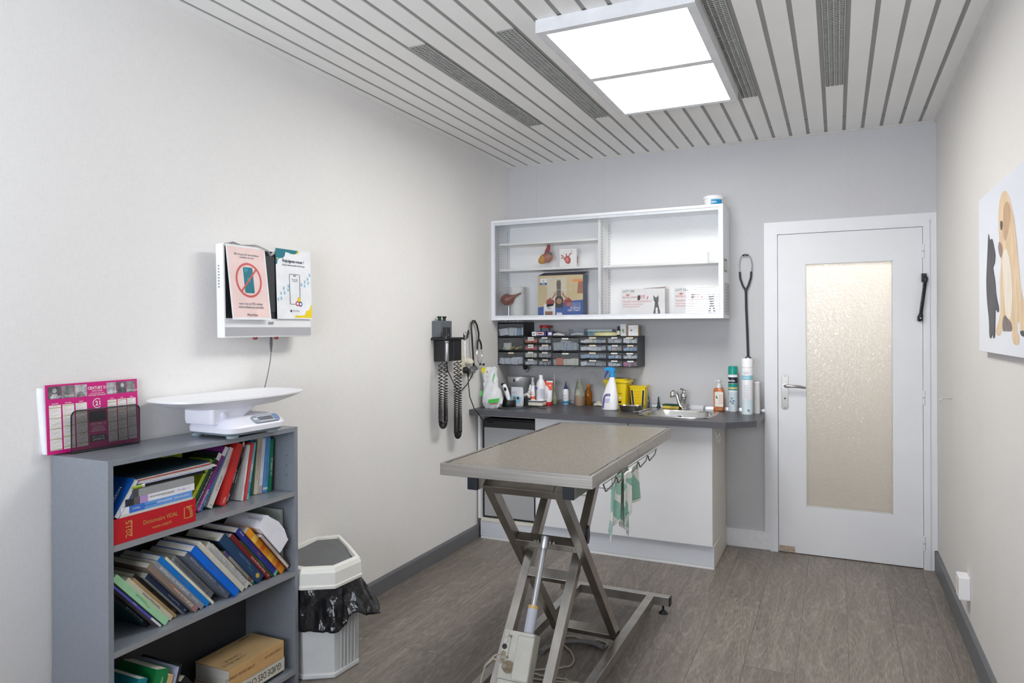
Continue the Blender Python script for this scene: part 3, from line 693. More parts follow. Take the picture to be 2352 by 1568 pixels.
bx.text("Hill's", (-0.13, -0.0012, 0.241), X, Z, 0.014, M_txtw, 'C', bold=True); bx.text("Hill's", (-0.083, -0.0012, 0.062), X, Z, 0.016, M_hb, 'C', bold=True)
bx.text('WELCOME TO YOUR NEW LIFE', (0.0, -0.0014, 0.196), X, Z, 0.012, M_txtw, 'C')
bx.text('14', (-0.13, -0.0012, 0.262), X, Z, 0.016, M_hb, 'C', bold=True)
for k in range(3): bx.text('nutrition scientifique pour chats', (0.155, -0.0008, 0.10 - 0.009 * k), X, Z, 0.008, M_txtw, 'R')
obj('carton', bx, t)
obj('lid_flap', MB().add([(-0.174, 0, 0.305), (0.174, 0, 0.305), (0.185, 0.10, 0.335), (-0.165, 0.10, 0.335)], [(0, 1, 2, 3), (3, 2, 1, 0)], M_hb2), t)

def vet_box(x, label):
    t = thing('veterinary_diet_box', label, 'box', (x, -0.15, CB), group=None)
    bx = MB().box(-0.152, 0.152, 0, 0.12, 0, 0.190, mat('carton_white', (238, 236, 236), 0.45))
    M_rcr = mat('print_rose', (214, 110, 116), 0.5)
    bx.text('ROYAL CANIN', (-0.14, -0.0004, 0.128), X, Z, 0.016, M_rcr, 'L', bold=True)
    bx.text('TROUBLES GASTRO-INTESTINAUX', (-0.14, -0.0004, 0.098), X, Z, 0.0165, M_rcr, 'L', fit=0.20)
    bx.text('DIGESTIVE DISORDERS', (-0.14, -0.0004, 0.080), X, Z, 0.012, M_rcr, 'L', fit=0.14); bx.text('MAAG-DARMSTOORNISSEN', (-0.14, -0.0004, 0.064), X, Z, 0.011, M_rcr, 'L', fit=0.12)
    bx.text('10', (-0.012, -0.0004, 0.124), X, Z, 0.034, M_rcr, 'L', bold=True)
    bx.text('LOT 128', (-0.14, -0.0004, 0.168), X, Z, 0.022, M_txtk, 'L')
    face(bx, [(-0.118, 0.148), (-0.105, 0.142), (-0.092, 0.148), (-0.089, 0.158), (-0.098, 0.150), (-0.105, 0.160), (-0.112, 0.150), (-0.121, 0.158)], M_rcr, 0.0005)
    face(bx, [(-0.03, 0.108), (-0.017, 0.118), (-0.016, 0.138), (-0.02, 0.152), (-0.026, 0.142), (-0.034, 0.15), (-0.036, 0.135), (-0.038, 0.12)], M_txtk, 0.0005)
    M_bw = mat('print_cat_grey', (92, 92, 96), 0.6, vary=(70, 0.5))
    face(bx, [(0.072, 0.0), (0.118, 0.0), (0.120, 0.03), (0.112, 0.06), (0.106, 0.09), (0.110, 0.11), (0.108, 0.145), (0.098, 0.13), (0.086, 0.13), (0.074, 0.145), (0.074, 0.115), (0.084, 0.095), (0.080, 0.06), (0.074, 0.03)], M_bw, 0.0006)
    face(bx, [(0.030, 0.112), (0.036, 0.122), (0.040, 0.142), (0.032, 0.136), (0.028, 0.124)], M_rcr, 0.0005)
    face(bx, [(0.088, 0.02), (0.104, 0.02), (0.102, 0.06), (0.090, 0.06)], M_txtw, 0.0008)
    obj('carton', bx, t)
    obj('lid_flap', MB().add([(0.0, 0, 0.190), (0.152, 0, 0.190), (0.152, 0.06, 0.204), (0.0, 0.06, 0.196)], [(0, 1, 2, 3), (3, 2, 1, 0)], mat('carton_inside', (186, 160, 148), 0.7)), t)
    return t
vet_box(1.086, 'white box with cat picture in the middle of the cabinet bottom'); vet_box(1.452, 'white box with cat picture at the right end of the cabinet bottom')

b = MB().lathe([(0.058, 0), (0.060, 0.004), (0.060, 0.225), (0.056, 0.23), (0.02, 0.23), (0.02, 0.1)], mat('paper_roll', (238, 240, 238), 0.8, bump=(200, 0.0005)), 32)
tag(obj('paper_roll', b, loc=(0.133, -0.13, CB), smooth=True), 'white paper roll standing at the left end of the glass cabinet', 'paper roll')
t = thing('organ_model', 'reddish brown pear shaped organ model on a small stand', 'anatomical model', (0.098, -0.215, CB))
M_org = mat('organ_brown', (142, 84, 70), 0.3, vary=(40, 0.1), coat=0.3)
b = MB().tube([(-0.058, 0, 0.145), (-0.054, 0, 0.144), (-0.044, 0, 0.140), (-0.025, 0, 0.135), (0.0, 0, 0.134), (0.018, 0, 0.140), (0.035, 0, 0.152), (0.05, 0, 0.160), (0.08, 0, 0.171), (0.10, 0, 0.180)], [0.004, 0.018, 0.034, 0.044, 0.044, 0.034, 0.018, 0.010, 0.007, 0.006], M_org, 18)
obj('organ', b, t, smooth=True)
obj('groove', MB().tube([(-0.04, -0.036, 0.15), (-0.02, -0.044, 0.13), (0.0, -0.045, 0.125), (0.02, -0.035, 0.135)], 0.002, mat('organ_dark', (104, 56, 48), 0.4), 6), t, smooth=True)
obj('stand', MB().lathe([(0.03, 0), (0.03, 0.004), (0.004, 0.006), (0.003, 0.10)], M_chrome, 16), t, smooth=True)
SH = 1.52 + 0.363 + 0.016
t = thing('heart_model', 'coloured heart model on a thin rod and white base', 'anatomical model', (0.362, -0.11, SH))
obj('base', MB().box(-0.045, 0.045, -0.03, 0.03, 0, 0.010, M_pglos), t, bevel=0.002)
obj('rod', MB().lathe([(0.003, 0.01), (0.003, 0.06)], M_alu, 8), t, smooth=True)
M_hy2 = mat('heart_yellow', (206, 150, 66), 0.35, vary=(60, 0.25)); M_hr = mat('heart_pink', (176, 112, 96), 0.35, vary=(50, 0.2)); M_hrr = mat('heart_red', (164, 38, 40), 0.3); M_hbl = mat('heart_grey', (96, 96, 110), 0.4)
b = MB().tube([(-0.062, 0, 0.044), (-0.058, 0, 0.048), (-0.045, 0, 0.058), (-0.028, 0, 0.07), (-0.01, 0, 0.084)], [0.004, 0.018, 0.027, 0.033, 0.034], M_hy2, 16)
obj('ventricle', b, t, smooth=True)
b = MB().tube([(-0.022, 0.004, 0.07), (0.0, 0.0, 0.076), (0.018, 0, 0.078), (0.034, 0, 0.072), (0.040, 0, 0.066)], [0.022, 0.036, 0.036, 0.024, 0.008], M_hr, 16)
obj('atrium', b, t, smooth=True)
b = MB().tube([(0.0, 0, 0.10), (0.004, 0, 0.13), (0.012, 0, 0.15), (0.016, 0, 0.172)], [0.022, 0.017, 0.014, 0.012], M_hrr, 12).tube([(-0.018, 0.006, 0.09), (0.01, -0.004, 0.115), (0.03, 0.0, 0.105), (0.036, 0, 0.09)], [0.014, 0.018, 0.015, 0.008], M_hbl, 12)
b.tube([(0.012, 0, 0.16), (0.020, 0, 0.176)], [0.012, 0.008], M_txtk, 10)
obj('aorta', b, t, smooth=True)
t = thing('heart_model_box', 'small white carton printed with a red heart', 'box', (0.535, -0.13, SH))
Mz = Matrix.Rotation(R(-14), 4, 'Z')
bx = MB().box(-0.062, 0.062, 0, 0.085, 0, 0.135, mat('carton_white', (238, 236, 236), 0.45))
face(bx, [(-0.016, 0.032), (0.004, 0.024), (0.018, 0.036), (0.020, 0.062), (0.008, 0.080), (-0.008, 0.086), (-0.024, 0.076), (-0.030, 0.058)], M_hrr, 0.0006)
face(bx, [(-0.02, 0.05), (-0.008, 0.04), (0.006, 0.05), (0.0, 0.07), (-0.014, 0.075)], mat('print_coral', (220, 120, 100), 0.5), 0.0008)
for p0, p1 in (((-0.03, 0.075), (-0.05, 0.092)), ((0.005, 0.08), (0.02, 0.105)), ((-0.012, 0.08), (-0.014, 0.10)), ((-0.028, 0.066), (-0.052, 0.072))):
    bx.bar((p0[0], -0.001, p0[1]), (p1[0], -0.001, p1[1]), 0.001, 0.007, M_hrr, side=Y)
bx.text('heart', (0.0, -0.0004, 0.012), X, Z, 0.009, M_txtk, 'C')
for z_ in (0.10, 0.118): face(bx, hcirc(8, 0.004, c=(0.026, z_)), M_txtg, 0.0005)
bx.add([(0.0624, 0.03, 0.03), (0.0624, 0.055, 0.03), (0.0624, 0.06, 0.08), (0.0624, 0.045, 0.10), (0.0624, 0.025, 0.075)], [(0, 1, 2, 3, 4)], M_redk)
o = obj('carton', bx, t); t.rotation_euler = (0, 0, R(10))
# tub on top
t = thing('white_tub', 'white plastic tub with blue label on top of the wall cabinet', 'tub', (1.565, -0.19, 2.248))
b = MB().lathe([(0.050, 0), (0.056, 0.004), (0.060, 0.048), (0.058, 0.052)], M_pglos, 32)
obj('tub', b, t, smooth=True)
obj('lid', MB().lathe([(0.064, 0.046), (0.065, 0.050), (0.065, 0.062), (0.060, 0.067), (0.0, 0.067)], M_pglos, 32), t, smooth=True)
b = MB()
n = 12; pts = [(R(-95 + 75 * i / n)) for i in range(n + 1)]
b.add([(0.0592 * math.cos(a), 0.0592 * math.sin(a), 0.008) for a in pts] + [(0.0612 * math.cos(a), 0.0612 * math.sin(a), 0.040) for a in pts], [(i, i + 1, n + 2 + i, n + 1 + i) for i in range(n)], mat('label_cyan', (28, 140, 190), 0.4))
b.text('bebe', (0.0, -0.0615, 0.018), X, Z, 0.016, M_txtw, 'L', bold=True)
obj('label', b, t)

# ------------------------------------------------------------------ small drawer units on the back wall
M_dcab = mat('drawer_cabinet_charcoal', (46, 47, 51), 0.45); M_lab = mat('paper_label', (236, 234, 228), 0.6); M_labc = mat('paper_label_cream', (238, 222, 190), 0.6)
CONT = {k: mat('content_' + k, c_, 0.6, vary=(60, 0.07)) for k, c_ in dict(white=(246, 246, 250), orange=(240, 112, 64), red=(222, 92, 84), grey=(186, 188, 192), blue=(170, 200, 226), cream=(244, 238, 220), pink=(226, 120, 160), green=(150, 200, 160), yellow=(236, 196, 40), skin=(226, 196, 184)).items()}
def unit(x0, z0, cw, ch, cols, rows, label, depth=0.2, seed=1, contents=None, labels=1, side=True):
    rnd = random.Random(seed)
    wd, ht = cw * cols, ch * rows
    t = thing('storage_drawer_unit', label, 'drawer unit', (x0, -depth, z0), group='small parts drawer units on the back wall')
    b = MB(); e = 0.003
    b.box(0, wd, depth - 0.004, depth - 0.001, 0, ht, M_dcab)
    for c_ in range(cols + 1):
        xx = c_ * cw; b.box(max(0, xx - e / 2 if 0 < c_ < cols else (xx if c_ == 0 else xx - e)), (xx + e if c_ == 0 else (xx if c_ == cols else xx + e / 2)), 0, depth - 0.004, 0, ht, M_dcab)
    for r_ in range(rows + 1):
        zz = r_ * ch; a = zz if r_ == 0 else (zz - e if r_ == rows else zz - e / 2)
        b.box(e / 2, wd - e / 2, 0, depth - 0.004, a, a + e, M_dcab)
    obj('housing', b, t)
    for r_ in range(rows):
        for c_ in range(cols):
            xa, xb = c_ * cw + 0.0035, (c_ + 1) * cw - 0.0035; za, zb = r_ * ch + 0.004, (r_ + 1) * ch - 0.004; hh = zb - za
            b = MB(); w = 0.0012
            b.box(xa, xb, 0.001, 0.0022, za + 0.004, zb - hh * 0.08, M_clear)
            b.box(xa, xb, 0.0022, depth - 0.02, za, za + w, M_clear)
            b.box(xa, xa + w, 0.0022, depth - 0.02, za, zb - hh * 0.25, M_clear); b.box(xb - w, xb, 0.0022, depth - 0.02, za, zb - hh * 0.25, M_clear)
            d_ = obj('drawer', b, t)
            cx_ = (xa + xb) / 2; ww = xb - xa
            if hh > 0.05:
                b = MB(); b.box(cx_ - ww * 0.22, cx_ + ww * 0.22, -0.003, 0.001, za + hh * 0.55, za + hh * 0.58, M_clear); b.box(cx_ - ww * 0.22, cx_ + ww * 0.22, -0.003, 0.001, za + hh * 0.76, za + hh * 0.79, M_clear)
                b.box(cx_ - ww * 0.22, cx_ - ww * 0.21, -0.003, 0.001, za + hh * 0.55, za + hh * 0.79, M_clear); b.box(cx_ + ww * 0.21, cx_ + ww * 0.22, -0.003, 0.001, za + hh * 0.55, za + hh * 0.79, M_clear)
                obj('pull', b, d_)
            key = (contents or {}).get((c_, r_), rnd.choice(['white', 'grey', 'white', 'cream', 'blue', 'grey']))
            if labels:
                b = MB(); lw = min(ww * 0.66, 0.05) * rnd.uniform(0.8, 1.0); lz = zb - hh * 0.17 if hh < 0.05 else zb - hh * 0.13; lx = cx_ + rnd.uniform(-0.004, 0.004)
                lm = rnd.choice([M_lab, M_lab, M_lab, M_labc])
                if not (key == 'none' or (labels == 2 and r_ > 0)):
                    b.box(lx - lw / 2, lx + lw / 2, -0.0012, 0.0008, lz - 0.0055, lz + 0.004, lm); b.box(lx - lw * 0.36, lx + lw * 0.30, -0.0014, -0.0012, lz - 0.0018, lz - 0.0002, M_txtg)
                    if key in ('orange', 'red'): b.box(lx - lw / 2, lx + lw / 2, -0.0012, 0.0008, lz - 0.020, lz - 0.0105, M_lab); b.box(lx - lw * 0.36, lx + lw * 0.30, -0.0014, -0.0012, lz - 0.016, lz - 0.0144, M_txtg)
                    obj('label_strip', b, d_)
            if key != 'none':
                b = MB(); nn = rnd.randint(4, 7); lvl = hh * rnd.uniform(0.55, 0.8)
                if key in ('orange', 'red'): nn = 2
                for i in range(nn):
                    bw = ww * rnd.uniform(0.2, 0.45) if nn > 2 else ww * 0.46; bx_ = xa + 0.003 + (ww - 0.006 - bw) * (i / max(1, nn - 1)); bh = lvl * rnd.uniform(0.6, 1.0)
                    k2 = key if nn == 2 or rnd.random() < 0.75 else rnd.choice(['white', 'grey', 'blue'])
                    Mr = Matrix.Translation((bx_ + bw / 2, 0.012 + 0.012 * i + 0.02, za + 0.0015 + bh / 2)) @ Matrix.Rotation(R(rnd.uniform(-9, 9)) if nn > 2 else 0, 4, 'Y')
                    b.box(-bw / 2, bw / 2, -0.018, 0.03, -bh * 0.48, bh * 0.48, CONT[k2], Mr)
                obj('drawer_contents', b, d_)
    return t
UZ = 1.190
unit(0.002, UZ + 0.213, 0.210, 0.104, 1, 1, 'tall single drawer unit stacked on top at the far left', depth=0.2, seed=3, contents={(0, 0): 'white'}, labels=0)
unit(0.002, UZ, 0.210, 0.1065, 1, 2, 'charcoal unit with two deep clear drawers below the tall single drawer', seed=4, contents={(0, 0): 'white', (0, 1): 'none'}, labels=2)
unit(0.214, UZ, 0.109, 0.0533, 2, 4, 'charcoal unit with eight small clear drawers, some holding red packets', seed=5, contents={(0, 3): 'orange', (0, 2): 'red', (1, 2): 'white', (1, 3): 'grey', (1, 1): 'grey', (0, 0): 'white', (0, 1): 'cream', (1, 0): 'grey'})
unit(0.434, UZ, 0.206, 0.1065, 1, 2, 'charcoal unit with two deep clear drawers and an orange packet', seed=6, contents={(0, 0): 'cream', (0, 1): 'grey'})
unit(0.642, UZ, 0.200, 0.0537, 1, 4, 'charcoal unit with four wide shallow clear drawers', seed=7, contents={(0, 3): 'cream', (0, 2): 'white', (0, 1): 'blue', (0, 0): 'grey'})
unit(0.844, UZ, 0.109, 0.0537, 2, 4, 'charcoal unit with eight small clear drawers at the right end', seed=8, contents={(0, 3): 'white', (1, 3): 'white', (0, 2): 'skin', (1, 2): 'blue', (1, 0): 'pink', (0, 0): 'white', (0, 1): 'blue', (1, 1): 'white'})
# loose things seen in the two deep clear drawers
tag(obj('medicine_packet', MB().box(-0.024, 0.024, -0.03, 0.03, 0, 0.05, CONT['orange']), loc=(0.487, -0.16, UZ + 0.0062)), 'orange packet inside the deep lower drawer', 'packet')
tag(obj('medicine_packet', MB().box(-0.028, 0.028, -0.02, 0.02, 0, 0.05, CONT['cream']), loc=(0.06, -0.15, UZ + 0.1125), rot=(0, 0, 0.3)), 'pale packet inside the middle left drawer', 'packet')
for k, (xx, c_) in enumerate(((0.095, 'yellow'), (0.14, 'yellow'), (0.035, 'green'))):
    b = MB().lathe([(0.005, 0), (0.006, 0.003), (0.006, 0.02), (0.0025, 0.022), (0.0025, 0.05)], CONT[c_], 10, M=Matrix.Rotation(R(70), 4, 'Y'))
    tag(obj('capped_needle', b, loc=(xx, -0.185, UZ + 0.119), rot=(0, 0, R(-20 + 30 * k)), smooth=True), '%s capped needle lying in the middle left drawer%s' % (('yellow', 'yellow', 'pale green')[k], (', the left yellow one', ', the right yellow one', '')[k]), 'needle', 'capped needles in the clear drawer')
# on top of the units
ZT = UZ + 0.2152
t = thing('red_lid_jar', 'clear jar with a red lid beside the tall drawer unit', 'jar', (0.335, -0.08, ZT))
obj('jar_body', MB().lathe([(0.036, 0), (0.038, 0.004), (0.038, 0.058), (0.034, 0.064)], M_clear, 24, caps=(True, False)), t, smooth=True)
obj('lid', MB().lathe([(0.042, 0.060), (0.043, 0.064), (0.043, 0.074), (0.040, 0.078), (0, 0.078)], mat('lid_red', (190, 34, 38), 0.35), 24), t, smooth=True)
M_pur = mat('carton_purple', (66, 50, 118), 0.45)
def carton(name, label, loc, w, d, h, m, marks=(), rz=0, cat='box', txt=None, group=None):
    b = MB().box(-w / 2, w / 2, -d / 2, d / 2, 0, h, m)
    for k, (x0, x1, z0, z1, mm) in enumerate(marks): b.box(x0, x1, -d / 2 - 0.0004 * (k + 1), -d / 2 - 0.0004 * k, z0, z1, mm)
    if txt:
        for s, x_, z_, sz, mm in txt: b.text(s, (x_, -d / 2 - 0.0012, z_), X, Z, sz, mm, 'L')
    return tag(obj(name, b, loc=loc, rot=(0, 0, rz), bevel=0.0008), label, cat, group)
carton('medicine_carton', 'small white carton left of the purple cartons', (0.287, -0.155, ZT), 0.036, 0.05, 0.030, CONT['white'], [(-0.010, 0.004, 0.010, 0.018, M_txtg)])
carton('medicine_carton', 'purple and white carton with a red bar', (0.345, -0.16, ZT), 0.075, 0.05, 0.034, M_pur, [(-0.034, 0.02, 0.006, 0.028, M_txtw), (-0.028, 0.012, 0.012, 0.022, mat('lid_red', (190, 34, 38), 0.35))])
carton('medicine_carton', 'purple carton with a white round mark', (0.408, -0.155, ZT), 0.040, 0.05, 0.036, M_pur, [(-0.012, 0.014, 0.006, 0.026, CONT['white'])], rz=0.1)
b = MB().tube([(-0.045, 0, 0.008), (-0.02, 0.005, 0.012), (0.01, -0.004, 0.010), (0.04, 0.004, 0.006)], [0.008, 0.011, 0.010, 0.005], M_lab, 10)
tag(obj('crumpled_wrapper', b, loc=(0.475, -0.16, ZT), smooth=True), 'crumpled white wrapper right of the purple cartons', 'wrapper')
b = MB().tube([(-0.012, 0, 0.012), (0.012, 0.0, 0.02)], [0.010, 0.013], M_chrome, 12)
tag(obj('metal_cap', b, loc=(0.442, -0.13, ZT), smooth=True), 'little metal cap beside the crumpled wrapper', 'cap')
tag(obj('clear_tray', MB().box(-0.04, 0.04, -0.05, 0.05, 0, 0.002, M_clear).box(-0.04, 0.04, -0.05, -0.048, 0, 0.03, M_clear).box(-0.04, 0.04, 0.048, 0.05, 0, 0.03, M_clear), loc=(0.525, -0.10, ZT)), 'grey clear tray behind the crumpled wrapper', 'tray')
t = thing('clear_box', 'clear plastic box with white swabs on the drawer units', 'box', (0.615, -0.14, ZT))
b = MB(); w = 0.0015
b.box(-0.058, 0.058, -0.045, 0.045, 0, w, M_clear); b.box(-0.058, 0.058, -0.045, -0.045 + w, w, 0.05, M_clear); b.box(-0.058, 0.058, 0.045 - w, 0.045, w, 0.05, M_clear)
b.box(-0.058, -0.058 + w, -0.045 + w, 0.045 - w, w, 0.05, M_clear); b.box(0.058 - w, 0.058, -0.045 + w, 0.045 - w, w, 0.05, M_clear)
obj('box_shell', b, t)
b = MB()
for i in range(6): b.tube([(-0.045 + i * 0.004, -0.03 + 0.011 * i, 0.008), (0.0 + i * 0.003, -0.028 + 0.011 * i, 0.016 + 0.002 * (i % 3)), (0.045, -0.03 + 0.01 * i, 0.010)], 0.006, CONT['white'], 8)
obj('swabs', b, t, smooth=True)
carton('bandage_carton', 'flat pale blue carton behind the oval tin', (0.755, -0.08, ZT), 0.20, 0.06, 0.046, mat('carton_pale_blue', (206, 222, 230), 0.5), [(-0.095, 0.0, 0.006, 0.03, mat('print_teal', (66, 150, 170), 0.5))], txt=[('Handin', -0.09, 0.010, 0.026, M_txtw)])
b = MB().loft([[Vector((x, y, z)) for x, y in [(0.085 * s * math.cos(R(15 * i)), 0.035 * s * math.sin(R(15 * i))) for i in range(24)]] for s, z in ((0.92, 0), (1.0, 0.003), (1.0, 0.020), (0.97, 0.024), (0.97, 0.024), (0.5, 0.031))], mat('tin_cream_yellow', (222, 216, 160), 0.35))
b.lathe([(0.004, 0.0), (0.0, 0.002)], M_blk, 8, c=(0.0, -0.0345, 0.012))
tag(obj('oval_tin', b, loc=(0.822, -0.155, ZT), rot=(0, 0, 0.05), smooth=True), 'cream yellow oval tin lying on the drawer units', 'tin')
t = thing('dropper_vial', 'tiny dark vial with a white label beside the leaning carton', 'vial', (0.914, -0.15, ZT))
obj('vial', MB().lathe([(0.012, 0), (0.013, 0.002), (0.013, 0.045), (0.006, 0.052), (0.006, 0.056)], mat('amber_dark', (60, 34, 24), 0.2), 16).lathe([(0.0133, 0.008), (0.0133, 0.036)], M_lab, 16, caps=(False, False)), t, smooth=True)
obj('cap', MB().lathe([(0.009, 0.054), (0.009, 0.066), (0, 0.068)], M_blk, 14), t, smooth=True)
o = carton('medicine_carton', 'upright white carton with a green and orange print', (0.955, -0.15, ZT), 0.042, 0.03, 0.082, CONT['white'], [(-0.012, 0.008, 0.03, 0.048, CONT['green']), (-0.002, 0.010, 0.022, 0.030, mat('print_orange', (240, 150, 80), 0.5))], rz=-0.25)
carton('medicine_carton', 'white fronted yellow carton at the right end of the drawer units', (1.020, -0.14, ZT), 0.068, 0.07, 0.076, mat('carton_ochre', (218, 170, 66), 0.5), [(-0.032, 0.034, 0.002, 0.074, CONT['white']), (-0.018, -0.008, 0.034, 0.044, M_txtg)], rz=0.12)
tag(obj('clear_ruler', MB().box(-0.095, 0.10, -0.09, 0.09, 0, 0.004, mat('rack_white', (220, 222, 224), 0.5)).box(-0.05, -0.045, -0.09, -0.08, 0.004, 0.010, M_pglos).box(0.05, 0.055, -0.09, -0.08, 0.004, 0.010, M_pglos), loc=(0.107, -0.10, UZ + 0.318)), 'thin white rail sheet on top of the tall drawer unit', 'sheet')
C.objects['clear_ruler'].name = 'plastic_sheet'
b = MB().lathe([(0.0, -0.03), (0.014, -0.026), (0.018, -0.014), (0.018, 0), (0.022, 0.01), (0.018, 0.0105)], M_blk, 16).tube([(0.012, 0, -0.01), (0.03, 0, -0.02), (0.028, 0, -0.035), (0.005, 0, -0.045)], 0.003, M_blk, 6)
tag(obj('hanging_clip', b, loc=(0.18, -0.10, UZ - 0.0105), smooth=True), 'black clip hanging under the left drawer unit', 'clip')
# ------------------------------------------------------------------ things on the worktop
def S(prof, m, seg=24, **k): return MB().lathe(prof, m, seg, **k)
M_amb = clear('amber_glass', (214, 140, 50), 0.05, 1.0, milk=0.25); M_nat = clear('natural_plastic', (244, 245, 236), 0.15, 0.8, milk=0.13)
M_dkb = mat('cap_navy', (34, 44, 110), 0.35); M_grn = mat('cap_green', (42, 150, 74), 0.35); M_yel = mat('sharps_yellow', (242, 212, 20), 0.35, vary=(4, 0.02)); M_lidr = _m['lid_red']
M_pbl = mat('print_blue', (70, 90, 160), 0.5); M_por = mat('print_redorange', (226, 92, 62), 0.5)

# refuse pouch
t = thing('treatment_pouch', 'tall crumpled white pouch with a yellow corner and green band', 'pouch', (0.104, -0.50, CT))
M_pou = mat('pouch_white', (228, 230, 232), 0.35, vary=(30, 0.04)); rings = []
for z, hw, hd, cx_ in ((0, 0.050, 0.030, 0.0), (0.012, 0.064, 0.036, 0.002), (0.035, 0.074, 0.040, 0.003), (0.06, 0.076, 0.040, 0.002), (0.08, 0.074, 0.037, 0.0), (0.10, 0.070, 0.034, 0.0), (0.125, 0.062, 0.028, -0.004), (0.15, 0.056, 0.024, -0.008), (0.175, 0.054, 0.021, -0.010), (0.20, 0.053, 0.019, -0.016), (0.225, 0.055, 0.015, -0.020), (0.25, 0.058, 0.011, -0.024), (0.27, 0.060, 0.007, -0.024), (0.285, 0.046, 0.004, -0.020), (0.290, 0.034, 0.002, -0.016)):
    rings.append([Vector((cx_ + hw * math.copysign(abs(math.cos(a)) ** 0.8, math.cos(a)) + (0.003 + 0.003 * math.sin(70 * z)) * math.sin(9 * a + 60 * z) + 0.003 * math.sin(4 * a - 95 * z), hd * math.copysign(abs(math.sin(a)) ** 0.9, math.sin(a)) + 0.005 * math.cos(7 * a - 55 * z) + 0.003 * math.sin(12 * a + 110 * z), z)) for a in [2 * math.pi * i / 28 for i in range(28)]])
obj('pouch_bag', MB().loft(rings, M_pou), t, smooth=True)
def strip(poly, y_, m): return MB().add([(x, y_ if not callable(y_) else y_(z), z) for x, z in poly], [tuple(range(len(poly)))], m)
fy = lambda z: -0.047 + max(0, z - 0.06) * 0.145
obj('yellow_corner', strip([(-0.082, 0.262), (-0.052, 0.235), (-0.040, 0.285), (-0.070, 0.282)], fy, mat('print_yellow', (240, 224, 60), 0.5)), t)
M_pgr = mat('print_green', (84, 200, 88), 0.5)
g_ = strip([(-0.008, 0.036), (0.068, 0.044), (0.076, 0.075), (-0.008, 0.062)], fy, M_pgr); g_.add([(x, fy(z), z) for x, z in ((-0.078, 0.082), (-0.060, 0.086), (-0.060, 0.124), (-0.072, 0.120))], [(0, 1, 2, 3)], M_pgr); g_.add([(x, fy(z) + 0.004, z) for x, z in ((0.012, 0.19), (0.018, 0.19), (0.026, 0.235), (0.018, 0.24))], [(0, 1, 2, 3)], M_pgr); g_.add([(x, fy(z), z) for x, z in ((0.0, 0.03), (0.064, 0.036), (0.064, 0.042), (0.0, 0.034))], [(0, 1, 2, 3)], M_lidr)
obj('green_band', g_, t)
g_ = MB().text('A', (-0.038, fy(0.25) - 0.001, 0.245), X, Z, 0.022, M_pbl, 'L', bold=True); obj('pouch_logo', g_, t); g_ = MB(); g_.text('nettoyant', (-0.042, fy(0.215) - 0.001, 0.215), X, Z, 0.009, M_por, 'L'); obj('pouch_title', g_, t); g_ = MB(); g_.text('2', (-0.02, fy(0.18) - 0.003, 0.18), X, Z, 0.014, M_por, 'L')
obj('pouch_print', g_, t)
# cable heap left of pouch
b = MB()
for k in range(6):
    a0 = k * 1.1; b.tube([(0.022 * math.cos(a0 + a * 0.5) * (1 - 0.05 * k), 0.020 * math.sin(a0 + a * 0.5), 0.012 + 0.010 * k + 0.006 * math.sin(a + k)) for a in range(14)], 0.0035, M_blk, 6)
tag(obj('cable_bundle', b, loc=(0.032, -0.42, CT), smooth=True), 'black cable bundle in the corner behind the white pouch', 'cable')
b = MB().tube([(-0.14, 0.12, 0.004), (-0.10, 0.02, 0.004), (-0.04, -0.05, 0.004), (0.02, -0.085, 0.004), (0.10, -0.06, 0.004), (0.16, 0.02, 0.004), (0.21, 0.08, 0.006), (0.25, 0.04, 0.004), (0.30, 0.05, 0.004)], 0.0028, M_blk, 6)
tag(obj('loose_cord', b, loc=(0.17, -0.50 + 0.05, CT), smooth=True), 'thin black cord winding across the worktop below the clipper', 'cord')
# clipper on charger
t = thing('clipper_charger', 'black round charging stand on the worktop', 'charger', (0.172, -0.37, CT))
obj('stand', S([(0.048, 0), (0.050, 0.003), (0.049, 0.044), (0.046, 0.048), (0.040, 0.046), (0.0, 0.040)], M_blk, 28), t, smooth=True)
obj('back_rest', MB().box(-0.048, 0.0, 0.015, 0.045, 0.03, 0.13, mat('smoked_black', (50, 50, 54), 0.3)), t, bevel=0.006)
t = thing('hair_clipper', 'white and black hair clipper standing in the black charger', 'clipper', (0.158, -0.385, CT + 0.045))
b = MB().tube([(0.02, 0, 0.0), (0.014, 0, 0.02), (0.0, 0, 0.06), (-0.014, 0, 0.098), (-0.020, 0, 0.112)], [0.013, 0.017, 0.019, 0.018, 0.012], M_pglos, 16)
obj('body', b, t, smooth=True)
obj('switch_cap', MB().tube([(0.004, -0.018, 0.07), (0.0, -0.021, 0.08), (-0.004, -0.018, 0.092)], [0.006, 0.009, 0.006], M_blk, 10), t, smooth=True)
obj('blade', MB().box(-0.036, -0.016, -0.012, 0.012, 0.104, 0.120, M_blk), t, bevel=0.002)
t = thing('pet_treat_bag', 'small pale bag with a dog print behind the hair clipper', 'bag', (0.215, -0.33, CT))
rings = []
for z, hw, hd in ((0, 0.046, 0.018), (0.01, 0.052, 0.022), (0.07, 0.054, 0.020), (0.115, 0.05, 0.010), (0.132, 0.044, 0.003), (0.136, 0.042, 0.001)):
    rings.append([Vector((hw * math.cos(a) + 0.002 * math.sin(8 * a + 60 * z), hd * math.sin(a), z)) for a in [2 * math.pi * i / 22 for i in range(22)]])
obj('bag', MB().loft(rings, mat('bag_pale_grey', (206, 210, 216), 0.35)), t, smooth=True)
g_ = strip([(-0.036, 0.03), (0.036, 0.03), (0.040, 0.068), (-0.02, 0.080), (-0.040, 0.065)], -0.0225, mat('print_sky', (140, 200, 226), 0.5))
